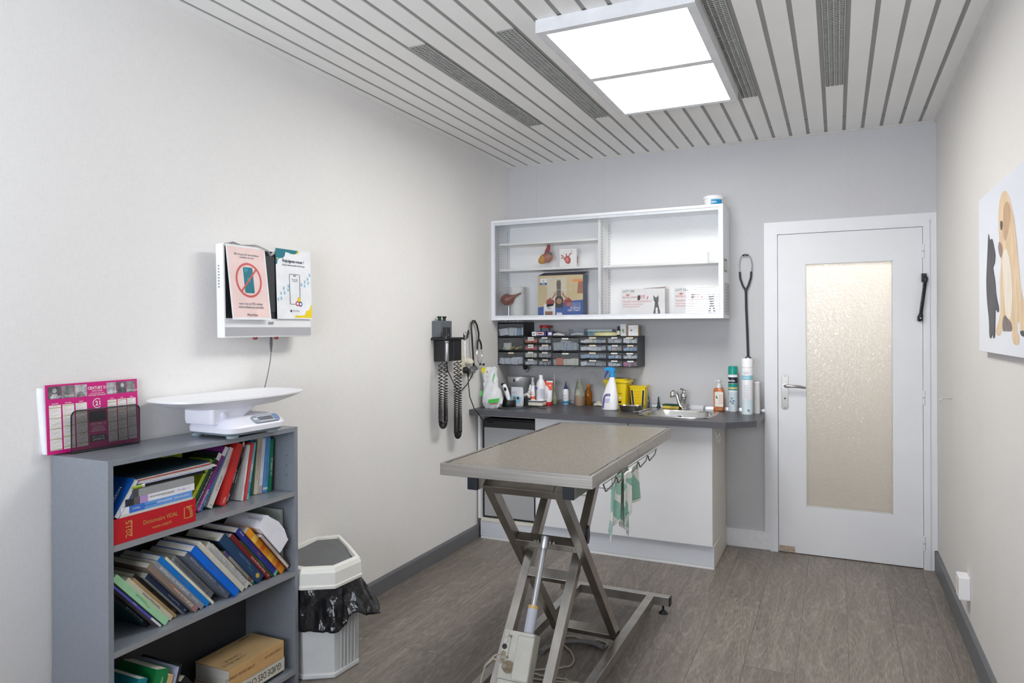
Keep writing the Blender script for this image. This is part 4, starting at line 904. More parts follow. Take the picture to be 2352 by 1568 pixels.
g_.add([(x, -0.0232, z) for x, z in ((-0.022, 0.05), (0.0, 0.045), (0.004, 0.066), (-0.016, 0.070))], [(0, 1, 2, 3)], mat('print_brown', (150, 104, 84), 0.5)); g_.add([(x, -0.0232, z) for x, z in ((0.010, 0.05), (0.028, 0.052), (0.024, 0.070), (0.010, 0.068))], [(0, 1, 2, 3)], M_txtk)
g_.text('dental', (-0.03, -0.0228, 0.098), X, Z, 0.012, M_lidr, 'L')
obj('bag_print', g_, t)
carton('black_charger_box', 'small matt black block left of the white letter scale', (0.243, -0.27, CT), 0.085, 0.06, 0.052, M_blk, cat='box', rz=0.06)
b = MB().tube([(-0.03, 0, 0.01), (-0.01, 0.01, 0.022), (0.01, 0, 0.028), (0.025, 0.01, 0.012)], [0.006, 0.013, 0.012, 0.005], M_lab, 10)
tag(obj('paper_tissue', b, loc=(0.262, -0.27, CT + 0.0525), smooth=True), 'crumpled paper tissue lying on the black block', 'tissue')
# canister
t = thing('steel_canister', 'large dull metal canister in the left corner of the worktop', 'canister', (0.150, -0.15, CT))
M_can = mat('dull_zinc', (172, 173, 175), 0.38, metal=0.55, vary=((8, 8, 30), 0.06))
obj('drum', S([(0.074, 0), (0.078, 0.004), (0.079, 0.150), (0.081, 0.153), (0.081, 0.158)], M_can, 40), t, smooth=True)
l_ = obj('lid', S([(0.083, 0.158), (0.084, 0.160), (0.084, 0.196), (0.082, 0.200), (0.078, 0.200), (0.076, 0.194), (0, 0.194)], M_can, 40), t, smooth=True)
obj('latch', MB().box(-0.006, 0.006, -0.088, -0.083, 0.166, 0.184, M_blk).box(0.06, 0.068, -0.062, -0.056, 0.05, 0.06, mat('dot_magenta', (170, 40, 90), 0.5)), t, bevel=0.001)
# flat scale / tray and what stands on it
t = thing('letter_scale', 'flat white scale with bottles standing on it', 'scale', (0.322, -0.235, CT))
obj('base', MB().box(-0.080, 0.070, -0.055, 0.075, 0.003, 0.030, M_cream), t, bevel=0.004)
obj('platform', MB().box(-0.082, 0.072, -0.060, 0.080, 0.031, 0.037, mat('tray_dark_edge', (62, 74, 92), 0.4)).box(-0.080, 0.070, -0.058, 0.078, 0.037, 0.039, M_pglos), t, bevel=0.0015)
ZP = CT + 0.0392
b = MB().tube([(0.022 * math.cos(a * 0.45) * (1 if a % 28 < 14 else 1) + (0.022 if a >= 14 else -0.022), 0.01 * math.sin(a * 0.45) * (1 if a < 14 else -1), 0.004) for a in range(28)], 0.003, M_blk, 6)
tag(obj('black_cord_loop', b, loc=(0.335, -0.315, CT), smooth=True), 'small black looped cord in front of the flat white scale', 'cord')
t = thing('dropper_bottle', 'short white dropper bottle at the left of the flat scale', 'bottle', (0.263, -0.20, ZP))
obj('body', S([(0.020, 0), (0.021, 0.003), (0.021, 0.05), (0.016, 0.060), (0.009, 0.064)], M_pglos), t, smooth=True)
obj('cap', S([(0.013, 0.062), (0.013, 0.078), (0.008, 0.084), (0.005, 0.104), (0.003, 0.106)], M_pglos, 16), t, smooth=True)
t = thing('foam_pump_bottle', 'clear capped white pump bottle behind the dropper bottle', 'bottle', (0.268, -0.165, ZP))
obj('body', S([(0.019, 0), (0.020, 0.003), (0.020, 0.095), (0.012, 0.108)], M_pglos), t, smooth=True)
obj('pump', MB().lathe([(0.012, 0.106), (0.012, 0.122), (0.007, 0.124), (0.007, 0.142), (0.011, 0.144), (0.010, 0.154)], M_pglos, 16).tube([(0, 0, 0.149), (0.004, -0.018, 0.150), (0.005, -0.026, 0.146)], [0.007, 0.005, 0.003], M_pglos, 8), t, smooth=True)
obj('clear_cap', S([(0.0215, 0.100), (0.0215, 0.160), (0.018, 0.163), (0, 0.163)], M_clear, 20, caps=(False, False)), t, smooth=True)
t = thing('small_spray_can', 'slim white spray can with a red lower half', 'spray can', (0.298, -0.232, ZP))
b = S([(0.0155, 0), (0.016, 0.002), (0.016, 0.074), (0.011, 0.082)], M_pglos); b.lathe([(0.0162, 0.006), (0.0162, 0.026)], M_por, 24, caps=(False, False))
b.text('DI+', (-0.001, -0.0164, 0.034), X, Z, 0.018, M_por, 'C', bold=True); b.text('QH', (-0.001, -0.0164, 0.052), X, Z, 0.014, M_por, 'C')
obj('body', b, t, smooth=True); obj('cap', S([(0.012, 0.080), (0.012, 0.098), (0.009, 0.102)], M_pglos, 16), t, smooth=True)
t = thing('white_bottle', 'tall plain white bottle with a grey label standing on the flat scale', 'bottle', (0.358, -0.225, ZP))
obj('body', S([(0.030, 0), (0.033, 0.004), (0.033, 0.105), (0.029, 0.128), (0.014, 0.152), (0.012, 0.156)], M_pglos, 28), t, smooth=True)
obj('cap', S([(0.0145, 0.153), (0.0145, 0.178), (0.012, 0.180), (0, 0.180)], M_pglos, 20), t, smooth=True)
n = 10; pts = [R(-80 + 62 * i / n) for i in range(n + 1)]
b = MB().add([(0.0334 * math.cos(a), 0.0334 * math.sin(a), 0.014) for a in pts] + [(0.0334 * math.cos(a), 0.0334 * math.sin(a), 0.082) for a in pts], [(i, i + 1, n + 2 + i, n + 1 + i) for i in range(n)], mat('label_grey_lilac', (198, 200, 216), 0.5)); b.box(-0.036, -0.016, -0.029, -0.0288, 0.076, 0.094, M_pbl)
obj('label', b, t)
t = thing('red_cap_bottle', 'white bottle with a red cap behind the orange topped tube', 'bottle', (0.382, -0.185, ZP))
obj('body', S([(0.016, 0), (0.017, 0.003), (0.017, 0.108), (0.010, 0.118)], M_pglos), t, smooth=True)
obj('cap', S([(0.013, 0.114), (0.013, 0.140), (0.0, 0.142)], M_lidr, 18), t, smooth=True)
# tube standing on its cap
t = thing('cream_tube', 'white and orange cream tube standing on a red cap', 'tube', (0.408, -0.195, CT))
obj('cap', S([(0.022, 0), (0.023, 0.002), (0.021, 0.026)], M_lidr, 24), t, smooth=True)
rings = []
for z, hw, hd in ((0.024, 0.018, 0.016), (0.034, 0.022, 0.018), (0.09, 0.025, 0.014), (0.14, 0.028, 0.007), (0.166, 0.030, 0.0015), (0.176, 0.030, 0.001)):
    rings.append([Vector((hw * math.cos(a), hd * math.sin(a), z)) for a in [2 * math.pi * i / 24 for i in range(24)]])
obj('tube_body', MB().loft(rings, M_pglos), t, smooth=True)
g_ = MB().add([(-0.020, -0.0083, 0.141), (0.030, -0.004, 0.141), (0.0302, -0.0015, 0.166), (-0.030, -0.0025, 0.166)], [(0, 1, 2, 3)], M_por)
g_.add([(0.010, -0.0132, 0.11), (0.027, -0.008, 0.11), (0.0302, -0.0042, 0.142), (-0.01, -0.0095, 0.142)], [(0, 1, 2, 3)], M_por)
g_.text('dermato', (-0.004, -0.0175, 0.05), Z, NX, 0.012, M_txtg, 'L')
obj('tube_print', g_, t)
def rod(t, pts, r=0.002, m=None, name='tube'): return obj(name, MB().tube(pts, r, m or M_clear, 8), t, smooth=True)
t = thing('dropper_flask', 'small clear flask with yellow green liquid and a tall thin tube', 'flask', (0.414, -0.105, CT))
obj('flask', S([(0.023, 0), (0.025, 0.003), (0.025, 0.055), (0.020, 0.075), (0.009, 0.092), (0.009, 0.10)], M_nat, 24), t, smooth=True)
obj('liquid', S([(0.0225, 0.002), (0.0235, 0.004), (0.0235, 0.034), (0, 0.034)], mat('liquid_olive', (196, 200, 120), 0.3), 24), t, smooth=True)
obj('stopper', S([(0.012, 0.096), (0.013, 0.108), (0.011, 0.116), (0.005, 0.118), (0.004, 0.14)], M_nat, 18), t, smooth=True)
rod(t, [(0, 0, 0.12), (0, 0, 0.18), (0.0, 0, 0.225)], [0.0035, 0.002, 0.0012], M_lab)
def nozzle_bottle(x, y, label, capm, foot):
    t = thing('ear_cleaner_bottle', label, 'bottle', (x, y, CT))
    b = S([(0.020, 0), (0.022, 0.003), (0.022, 0.095), (0.017, 0.108), (0.012, 0.112)], M_pglos, 24)
    b.lathe([(0.0223, 0.006), (0.0223, 0.024)], foot, 24, caps=(False, False))
    b.text('epi-otic', (-0.004, -0.0226, 0.062), X, Z, 0.012, M_pbl, 'C'); b.lathe([(0.004, 0), (0.0, 0.0006)], M_por, 8, M=Matrix.Translation((0.004, -0.0222, 0.045)) @ Matrix.Rotation(R(90), 4, 'X'))
    obj('body', b, t, smooth=True)
    obj('nozzle_cap', S([(0.013, 0.108), (0.013, 0.122), (0.009, 0.130), (0.005, 0.148), (0.002, 0.168)], capm, 16), t, smooth=True)
nozzle_bottle(0.492, -0.075, 'white bottle with a dark blue pointed cap', M_dkb, mat('label_cyan', (28, 140, 190), 0.4))
nozzle_bottle(0.572, -0.055, 'white bottle with a green pointed cap behind the pink liquid bottle', M_grn, M_grn)
t = thing('liquid_bottle', 'large clear bottle half filled with pink liquid', 'bottle', (0.618, -0.125, CT))
obj('bottle', S([(0.037, 0), (0.040, 0.004), (0.040, 0.095), (0.034, 0.125), (0.018, 0.158), (0.016, 0.170)], M_nat, 30), t, smooth=True)
obj('liquid', S([(0.0375, 0.002), (0.0385, 0.005), (0.0385, 0.070), (0, 0.070)], mat('liquid_pink', (216, 168, 142), 0.3), 30), t, smooth=True)
obj('cap', S([(0.017, 0.168), (0.019, 0.172), (0.019, 0.186), (0.013, 0.190), (0.004, 0.192)], M_nat, 20), t, smooth=True)
rod(t, [(0, 0, 0.19), (0, 0, 0.26), (-0.004, 0, 0.285), (-0.02, -0.01, 0.280), (-0.05, -0.02, 0.262), (-0.085, -0.04, 0.235)], 0.0022, M_clear)
t = thing('amber_bottle', 'brown amber bottle with a bent glass tube', 'bottle', (0.668, -0.08, CT))
obj('bottle', S([(0.026, 0), (0.028, 0.003), (0.028, 0.080), (0.024, 0.102), (0.012, 0.122), (0.012, 0.134)], M_amb, 28), t, smooth=True)
obj('liquid', S([(0.0255, 0.002), (0.0265, 0.004), (0.0265, 0.045), (0, 0.045)], mat('liquid_dark_amber', (92, 50, 26), 0.3), 28), t, smooth=True)
obj('cap', S([(0.013, 0.130), (0.014, 0.134), (0.014, 0.150), (0, 0.152)], mat('cap_amber', (190, 116, 40), 0.4), 18), t, smooth=True)
rod(t, [(0, 0, 0.15), (0.0, 0, 0.215), (0.006, 0, 0.232), (0.022, 0, 0.240), (0.040, -0.002, 0.232), (0.056, -0.004, 0.20), (0.076, -0.008, 0.160)], 0.0022, M_clear)
b = MB()
rings = [[Vector((s * 0.045 * math.cos(a) * (1 + 0.1 * math.sin(5 * a)), s * 0.035 * math.sin(a), z + 0.003 * math.sin(3 * a))) for a in [2 * math.pi * i / 24 for i in range(24)]] for s, z in ((1.0, 0.003), (1.05, 0.008), (0.9, 0.016), (0.6, 0.020), (0.3, 0.030), (0.15, 0.032))]
tag(obj('folded_cloth', b.loft(rings, mat('cloth_cream', (226, 222, 208), 0.9)), loc=(0.755, -0.085, CT), smooth=True), 'crumpled cream cloth between the amber bottle and spray bottle', 'cloth')
# sharps containers
t = thing('sharps_bucket', 'large yellow sharps container behind the spray bottle', 'sharps container', (0.905, -0.125, CT))
def taper(w0, d0, w1, d1, z0, z1, m, r=0.012):
    return MB().loft([[Vector((x, y, z)) for x, y in rrect(-w / 2, w / 2, -d / 2, d / 2, r, 3)] for w, d, z in ((w0, d0, z0), (w1, d1, z1))], m)
b = taper(0.128, 0.13, 0.158, 0.16, 0, 0.182, M_yel)
b.text('DASRI', (-0.01, -0.0735, 0.10), X, Z, 0.022, M_txtk, 'L'); b.box(0.0, 0.045, -0.0755, -0.0745, 0.13, 0.133, M_txtk); b.box(0.01, 0.04, -0.072, -0.071, 0.04, 0.052, M_txtk)
b.lathe([(0.014, 0), (0.0, 0.0005)], M_lab, 3, M=Matrix.Translation((0.03, -0.0715, 0.075)) @ Matrix.Rotation(R(90), 4, 'X'))
obj('bucket_body', b, t, smooth=True)
b = taper(0.178, 0.176, 0.180, 0.178, 0.180, 0.194, M_yel); b.v and None
rr = taper(0.12, 0.12, 0.10, 0.10, 0.194, 0.203, M_yel); b.add(rr.v, rr.f, M_yel); b.box(-0.03, 0.03, -0.03, 0.03, 0.2015, 0.2035, M_blk)
obj('bucket_lid', b, t, smooth=True)
t = thing('sharps_box', 'small yellow sharps box with blue stripes and red handwriting', 'sharps container', (1.052, -0.120, CT))
b = taper(0.086, 0.075, 0.108, 0.10, 0, 0.145, M_yel, 0.005)
fy2 = lambda z: -0.0377 - 0.0125 * z / 0.145 - 0.0006
for s in (-1, 1): b.add([(s * 0.024, fy2(0.0), 0.003), (s * 0.036, fy2(0), 0.003), (s * 0.046, fy2(0.125), 0.128), (s * 0.034, fy2(0.125), 0.128)], [(0, 1, 2, 3), (3, 2, 1, 0)], mat('stripe_blue', (36, 62, 138), 0.5))
for k, w_ in enumerate(('RESTE', 'TRANCHE', 'DES', 'AIGUILLE', 'SANS', 'CAPUCHON')): b.text(w_, (0, fy2(0.11 - k * 0.018), 0.112 - k * 0.019), X, Z, 0.013, mat('pen_orange', (226, 130, 30), 0.6), 'C', fit=0.044)
obj('box_body', b, t, smooth=True)
obj('box_lid', taper(0.114, 0.106, 0.116, 0.108, 0.145, 0.156, M_yel, 0.005), t, smooth=True)
# spray bottle
t = thing('trigger_spray_bottle', 'white spray bottle with a blue trigger head', 'spray bottle', (0.895, -0.295, CT))
rings = []
for z, hw, hd, cx_ in ((0, 0.050, 0.032, 0), (0.005, 0.055, 0.036, 0), (0.05, 0.055, 0.036, 0), (0.09, 0.052, 0.034, 0.001), (0.13, 0.043, 0.029, 0.006), (0.17, 0.033, 0.023, 0.010), (0.20, 0.022, 0.019, 0.014), (0.222, 0.016, 0.016, 0.016), (0.232, 0.016, 0.016, 0.016)):
    rings.append([Vector((cx_ + hw * math.copysign(abs(math.cos(a)) ** 0.75, math.cos(a)), hd * math.copysign(abs(math.sin(a)) ** 0.75, math.sin(a)), z)) for a in [2 * math.pi * i / 32 for i in range(32)]])
obj('bottle_body', MB().loft(rings, M_pglos), t, smooth=True)
M_hd = mat('trigger_blue', (30, 150, 214), 0.3); M_hdd = mat('trigger_darkblue', (24, 70, 170), 0.35)
b = MB().lathe([(0.018, 0.222), (0.019, 0.226), (0.019, 0.248), (0.015, 0.250)], M_hd, 20, c=(0.016, 0, 0))
b.prism([(-0.040, 0.272), (-0.038, 0.284), (-0.020, 0.290), (0.022, 0.290), (0.038, 0.278), (0.036, 0.262), (0.030, 0.248), (0.004, 0.248), (0.0, 0.262), (-0.028, 0.268)], -0.015, 0.015, M_hd, axis='y')
obj('spray_head', b, t, bevel=0.003)
obj('trigger', MB().prism([(-0.020, 0.270), (-0.004, 0.268), (-0.020, 0.245), (-0.034, 0.215), (-0.040, 0.217), (-0.032, 0.245)], -0.006, 0.006, M_hdd, axis='y'), t, bevel=0.001)
g_ = MB()
M_vio = mat('print_violet', (94, 74, 150), 0.5); M_lil = mat('print_lilac', (186, 182, 214), 0.5)
ly = -0.0372
g_.add([(-0.044, ly, 0.014), (-0.034, ly, 0.014), (-0.022, ly, 0.098), (-0.026, ly, 0.108), (-0.036, ly, 0.085), (-0.042, ly, 0.05)], [(0, 1, 2, 3, 4, 5)], M_vio)
g_.add([(-0.026, ly, 0.098), (0.012, ly, 0.098), (0.012, ly, 0.112), (-0.018, ly, 0.112)], [(0, 1, 2, 3)], M_vio); g_.text('wip', (-0.008, ly - 0.0004, 0.101), X, Z, 0.010, M_txtw, 'L', bold=True)
for k in range(4): g_.box(-0.026 + 0.001 * k, 0.004 + 0.002 * k, ly - 0.0003, ly, 0.052 + 0.008 * k, 0.056 + 0.008 * k, M_lil)
obj('label', g_, t)
# kidney dish
t = thing('kidney_dish', 'steel kidney dish in front of the yellow sharps box', 'dish', (1.050, -0.325, CT))
def kid(s, z):
    out = []
    for i in range(40):
        a = 2 * math.pi * i / 40; x = 0.088 * s * math.cos(a); y = (0.042 + 0.004 * s) * s * math.sin(a)
        if y > 0: y *= 1 - 0.42 * math.exp(-((x) / 0.04) ** 2)
        out.append(Vector((x, y, z)))
    return out
obj('bowl', MB().loft([kid(0.72, 0.0), kid(0.78, 0.004), kid(0.95, 0.034), kid(1.03, 0.040), kid(1.0, 0.0405), kid(0.93, 0.034), kid(0.76, 0.006), kid(0.5, 0.004)], mat('kidney_steel', (150, 146, 140), 0.3, metal=1.0)), t, smooth=True); t.rotation_euler = (0, 0, R(8))
# right of the dish
t = thing('steel_tumbler', 'slim steel tumbler holding a white stick left of the sink', 'tumbler', (1.092, -0.055, CT))
obj('cup', S([(0.016, 0), (0.0175, 0.002), (0.0175, 0.105), (0.016, 0.105), (0.016, 0.01), (0, 0.01)], M_chrome, 24), t, smooth=True)
tag(obj('plastic_stick', MB().tube([(1.092, -0.055, CT + 0.012), (1.085, -0.056, CT + 0.10), (1.082, -0.057, CT + 0.135)], 0.006, M_pglos, 10), smooth=True), 'white plastic stick standing in the steel tumbler', 'stick')
t = thing('steel_scissors', 'steel scissors lying at the left edge of the sink', 'scissors', (1.118, -0.32, CT + 0.006))
b = MB().tube([(0.03, 0.16, 0.0), (0.01, 0.03, 0.001), (-0.016, -0.07, 0.002)], [0.002, 0.005, 0.004], M_chrome, 6); b.tube([(-0.01 + 0.014 * math.cos(a * 0.6) - 0.01, -0.09 + 0.02 * math.sin(a * 0.6), 0.003) for a in range(12)], 0.003, M_chrome, 6)
obj('blade_one', b, t, smooth=True)
b = MB().tube([(0.034, 0.15, 0.004), (0.012, 0.03, 0.005), (0.006, -0.07, 0.005)], [0.002, 0.005, 0.004], M_chrome, 6); b.tube([(0.014 + 0.012 * math.cos(a * 0.6), -0.10 + 0.022 * math.sin(a * 0.6), 0.005) for a in range(12)], 0.003, M_chrome, 6)
obj('blade_two', b, t, smooth=True)
tag(obj('ear_speculum', S([(0.014, 0), (0.014, 0.006), (0.009, 0.014), (0.006, 0.045), (0.0035, 0.076), (0.003, 0.076)], mat('speculum_teal_black', (24, 44, 52), 0.35), 18), loc=(1.166, -0.04, CT), smooth=True), 'dark cone shaped ear speculum standing left of the sponge', 'speculum')
t = thing('sponge', 'green and yellow scouring sponge behind the sink', 'sponge', (1.268, -0.085, CT + 0.004), (0, 0, R(-6)))
obj('foam', MB().box(-0.058, 0.058, -0.034, 0.034, 0, 0.020, mat('sponge_yellow', (226, 196, 96), 0.95, bump=(220, 0.002))), t, bevel=0.004)
obj('scouring_pad', MB().box(-0.058, 0.058, -0.034, 0.034, 0.0205, 0.029, mat('pad_green', (34, 84, 62), 0.95, bump=(260, 0.002))), t, bevel=0.003)
t = thing('soap_dish', 'white plastic tray lying behind the tap', 'tray', (1.432, -0.045, CT))
obj('tray', taper(0.085, 0.03, 0.095, 0.036, 0, 0.028, M_pglos, 0.006), t, smooth=True)
t = thing('soap_dispenser', 'orange hand soap bottle with a white pump', 'soap dispenser', (1.578, -0.070, CT))
b = MB().loft([[Vector((x, y, z)) for x, y in rrect(-w, w, -d, d, 0.016, 5)] for w, d, z in ((0.030, 0.019, 0), (0.034, 0.023, 0.004), (0.034, 0.023, 0.135), (0.028, 0.02, 0.150), (0.012, 0.012, 0.158))], clear('soap_clear_orange', (240, 150, 92), 0.08, 1.0, milk=0.5))
obj('bottle', b, t, smooth=True)
g_ = MB().box(-0.022, 0.031, -0.0242, -0.0236, 0.030, 0.128, M_lab); g_.box(-0.031, -0.023, -0.0242, -0.0236, 0.020, 0.128, mat('label_orange_print', (214, 110, 70), 0.5, vary=(80, 0.3)))
g_.add([(-0.014, -0.0246, 0.085), (-0.004, -0.0246, 0.082), (-0.006, -0.0246, 0.095), (-0.012, -0.0246, 0.106), (-0.018, -0.0246, 0.094)], [(0, 1, 2, 3, 4)], M_grn)
for k in range(6): g_.box(0.004, 0.028, -0.0245, -0.0242, 0.05 + 0.011 * k, 0.0525 + 0.011 * k, mat('print_coral', (220, 120, 100), 0.5))
obj('label', g_, t)
obj('pump', MB().lathe([(0.016, 0.155), (0.016, 0.172), (0.006, 0.176), (0.005, 0.192), (0.013, 0.194), (0.014, 0.203), (0.004, 0.206)], M_pglos, 18).tube([(0, 0, 0.199), (-0.012, -0.02, 0.199), (-0.018, -0.032, 0.194)], [0.006, 0.005, 0.003], M_pglos, 8), t, smooth=True)
t = thing('insecticide_can', 'tall aerosol can with a teal cap and dark label', 'spray can', (1.668, -0.065, CT))
M_teal = mat('cap_teal', (18, 152, 136), 0.3)
b = S([(0.028, 0), (0.030, 0.003), (0.030, 0.238), (0.026, 0.25)], M_pglos, 28)
for z0, z1, mm in ((0.188, 0.228, mat('label_nightblue', (24, 34, 56), 0.35)), (0.168, 0.186, M_teal), (0.150, 0.162, mat('label_sand', (222, 200, 140), 0.5)), (0.142, 0.150, M_teal), (0.162, 0.168, M_teal)):
    b.lathe([(0.0303, z0), (0.0303, z1)], mm, 28, caps=(False, False))
b.lathe([(0.0303, 0.012), (0.0303, 0.130)], mat('label_misty', (206, 220, 226), 0.4, vary=(40, 0.12)), 28, caps=(False, False))
b.text('Bolda', (-0.004, -0.0312, 0.200), X, Z, 0.019, M_txtw, 'C', bold=True)
for k, (xx, zz) in enumerate(((-0.004, 0.09), (0.008, 0.075), (-0.010, 0.07), (0.002, 0.058))): b.box(xx - 0.007, xx + 0.006, -0.0312, -0.0305, zz - 0.006, zz + 0.004, mat('print_slate_blue', (110, 136, 156), 0.5))
obj('can', b, t, smooth=True)
obj('cap', S([(0.0305, 0.246), (0.0305, 0.290), (0.027, 0.300), (0.0, 0.302)], M_teal, 28), t, smooth=True)
t = thing('disinfectant_can', 'tallest white aerosol can with pale blue bands', 'spray can', (1.772, -0.190, CT))
b = S([(0.032, 0), (0.034, 0.003), (0.034, 0.352), (0.031, 0.357), (0, 0.358)], M_pglos, 30); M_pbb = mat('label_powder_blue', (142, 202, 220), 0.4)
b.lathe([(0.0343, 0.222), (0.0343, 0.250)], M_pbb, 30, caps=(False, False)); b.lathe([(0.0343, 0.004), (0.0343, 0.095)], mat('label_ice', (214, 230, 236), 0.4), 30, caps=(False, False))
b.text('spitacid', (-0.004, -0.0352, 0.268), X, Z, 0.013, M_pbb, 'C'); b.box(-0.018, 0.01, -0.0352, -0.0348, 0.262, 0.264, M_por); b.text('SURFACES', (-0.004, -0.0352, 0.232), X, Z, 0.010, M_txtw, 'C')
for k in range(8): b.box(-0.016, 0.012, -0.0350, -0.0343, 0.110 + 0.011 * k, 0.1115 + 0.011 * k, M_lil)
for k in range(6): b.box(0.006 + 0.002 * k, 0.007 + 0.002 * k, -0.0350, -0.0335, 0.022, 0.036, M_txtg)
obj('can', b, t, smooth=True)
obj('cap_seam', S([(0.0344, 0.300), (0.0344, 0.3015)], M_txtg, 30, caps=(False, False)), t)
t = thing('plastic_roll', 'pale grey bottle standing behind the tallest white can', 'bottle', (1.815, -0.10, CT))
t.name = 'grey_bottle'
obj('body', MB().loft([[Vector((x, y, z)) for x, y in rrect(-0.026, 0.026, -0.024, 0.024, 0.01, 4)] for z in (0, 0.196)], mat('bottle_warm_grey', (206, 204, 202), 0.4)), t, smooth=True)
obj('cap', MB().loft([[Vector((x, y, z)) for x, y in rrect(-0.026 + k, 0.026 - k, -0.024 + k, 0.024 - k, 0.01, 4)] for z, k in ((0.197, 0.001), (0.204, 0.004))], M_pglos).box(-0.012, 0.002, -0.01, 0.01, 0.203, 0.206, M_lidr), t, smooth=True)

# ------------------------------------------------------------------ stethoscopes, wall instrument set
M_stb = mat('stethoscope_black', (34, 34, 37), 0.4)
t = thing('stethoscope', 'black stethoscope hanging by its ear tubes beside the door frame', 'stethoscope', (1.745, -0.001, 1.94))
obj('hook', MB().tube([(0, 0, 0), (0, -0.02, 0.0), (0, -0.03, 0.008)], 0.003, M_blk, 6), t, smooth=True)
b = MB()
for s in (-1, 1):
    b.tube([(s * 0.012, -0.02, -0.002), (s * 0.026, -0.02, -0.004), (s * 0.036, -0.02, -0.03), (s * 0.042, -0.02, -0.07), (s * 0.036, -0.02, -0.115)], 0.0032, M_chrome, 8)
obj('ear_tubes', b, t, smooth=True)
b = MB()
for s in (-1, 1): b.lathe([(0.0, -0.008), (0.006, -0.006), (0.007, 0.0), (0.004, 0.008)], M_blk, 12, M=Matrix.Translation((s * 0.012, -0.02, 0.0)) @ Matrix.Rotation(R(s * 90), 4, 'Y'))
obj('ear_tips', b, t, smooth=True)
b = MB()
for s in (-1, 1): b.tube([(s * 0.036, -0.02, -0.11), (s * 0.034, -0.02, -0.15), (s * 0.018, -0.02, -0.20), (0.002, -0.02, -0.235)], 0.0065, M_stb, 10)
b.tube([(0.002, -0.02, -0.225), (0.004, -0.02, -0.36), (0.010, -0.02, -0.52), (0.014, -0.018, -0.67)], 0.0075, M_stb, 10)
obj('tubing', b, t, smooth=True)
b = MB().lathe([(0.021, 0), (0.022, 0.004), (0.020, 0.010), (0.006, 0.012)], M_stb, 22, M=Matrix.Translation((0.016, -0.022, -0.690)) @ Matrix.Rotation(R(90), 4, 'X')); b.lathe([(0.012, 0), (0.011, 0.002)], M_alu, 22, M=Matrix.Translation((0.016, -0.0345, -0.690)) @ Matrix.Rotation(R(90), 4, 'X'))
obj('chest_piece', b, t, smooth=True)

t = thing('stethoscope', 'black stethoscope looped over a hook on the left wall by the socket', 'stethoscope', (0.0, -0.612, 1.50))
obj('hook', MB().tube([(0, 0, 0.0), (0.02, 0, 0.0), (0.028, 0, 0.008)], 0.003, M_blk, 6), t, smooth=True)
b = MB().tube([(0.03, -0.025, -0.30), (0.03, -0.045, -0.12), (0.026, -0.050, -0.04), (0.022, -0.040, 0.0), (0.02, -0.015, 0.014), (0.02, 0.012, 0.014), (0.022, 0.040, -0.015), (0.024, 0.062, -0.07), (0.026, 0.058, -0.115)], 0.0065, M_stb, 10)
b.tube([(0.026, 0.058, -0.112), (0.028, 0.040, -0.13), (0.030, 0.030, -0.155), (0.03, 0.030, -0.185)], 0.0065, M_stb, 10); b.tube([(0.026, 0.058, -0.112), (0.028, 0.078, -0.13), (0.030, 0.088, -0.155), (0.03, 0.090, -0.185)], 0.0065, M_stb, 10)
obj('tubing', b, t, smooth=True)
b = MB().tube([(0.03, 0.030, -0.18), (0.03, 0.022, -0.22), (0.03, 0.035, -0.265), (0.03, 0.065, -0.288)], 0.003, M_chrome, 8).tube([(0.03, 0.090, -0.18), (0.03, 0.102, -0.22), (0.03, 0.094, -0.265), (0.03, 0.08, -0.285)], 0.003, M_chrome, 8)
obj('ear_tubes', b, t, smooth=True)
b = MB()
for yy, zz in ((0.070, -0.289), (0.125, -0.294)): b.lathe([(0.0, -0.008), (0.008, -0.005), (0.008, 0.004), (0.003, 0.010)], M_blk, 12, c=(0.03, yy, zz))
b.tube([(0.03, 0.08, -0.289), (0.03, 0.12, -0.294)], 0.003, M_chrome, 6)
obj('ear_tips', b, t, smooth=True)
b = MB().lathe([(0.026, 0), (0.028, 0.003), (0.026, 0.010), (0.010, 0.016), (0.010, 0.022), (0.018, 0.028), (0.018, 0.032), (0, 0.032)], M_alu, 24, M=Matrix.Translation((0.020, -0.022, -0.325)) @ Matrix.Rotation(R(60), 4, 'Y'))
obj('chest_piece', b, t, smooth=True)

# instrument station
t = thing('diagnostic_wall_station', 'black wall mounted instrument station on the left wall', 'wall station', (0.0, -1.03, 1.255))
obj('housing', MB().box(0.002, 0.085, -0.085, 0.125, 0.0, 0.135, M_blk), t, bevel=0.004)
obj('holder_shelf', MB().box(0.002, 0.105, -0.120, 0.165, 0.135, 0.150, M_blk), t, bevel=0.003)
obj('seam', MB().box(0.0852, 0.0858, 0.020, 0.022, 0.0, 0.135, mat('seam_silver', (120, 120, 124), 0.4)), t)
pw = obj('power_unit', MB().box(0.004, 0.065, -0.105, 0.035, 0.152, 0.255, mat('power_unit_grey', (96, 102, 108), 0.5)), t, bevel=0.003)
M_dg = mat('knob_dark_green', (28, 54, 46), 0.4)
for yy in (-0.062, 0.0): obj('knob', S([(0.010, 0.256), (0.012, 0.262), (0.008, 0.268), (0.014, 0.276), (0.014, 0.284)], M_dg, 14, c=(0.03, yy, 0)), t, smooth=True)
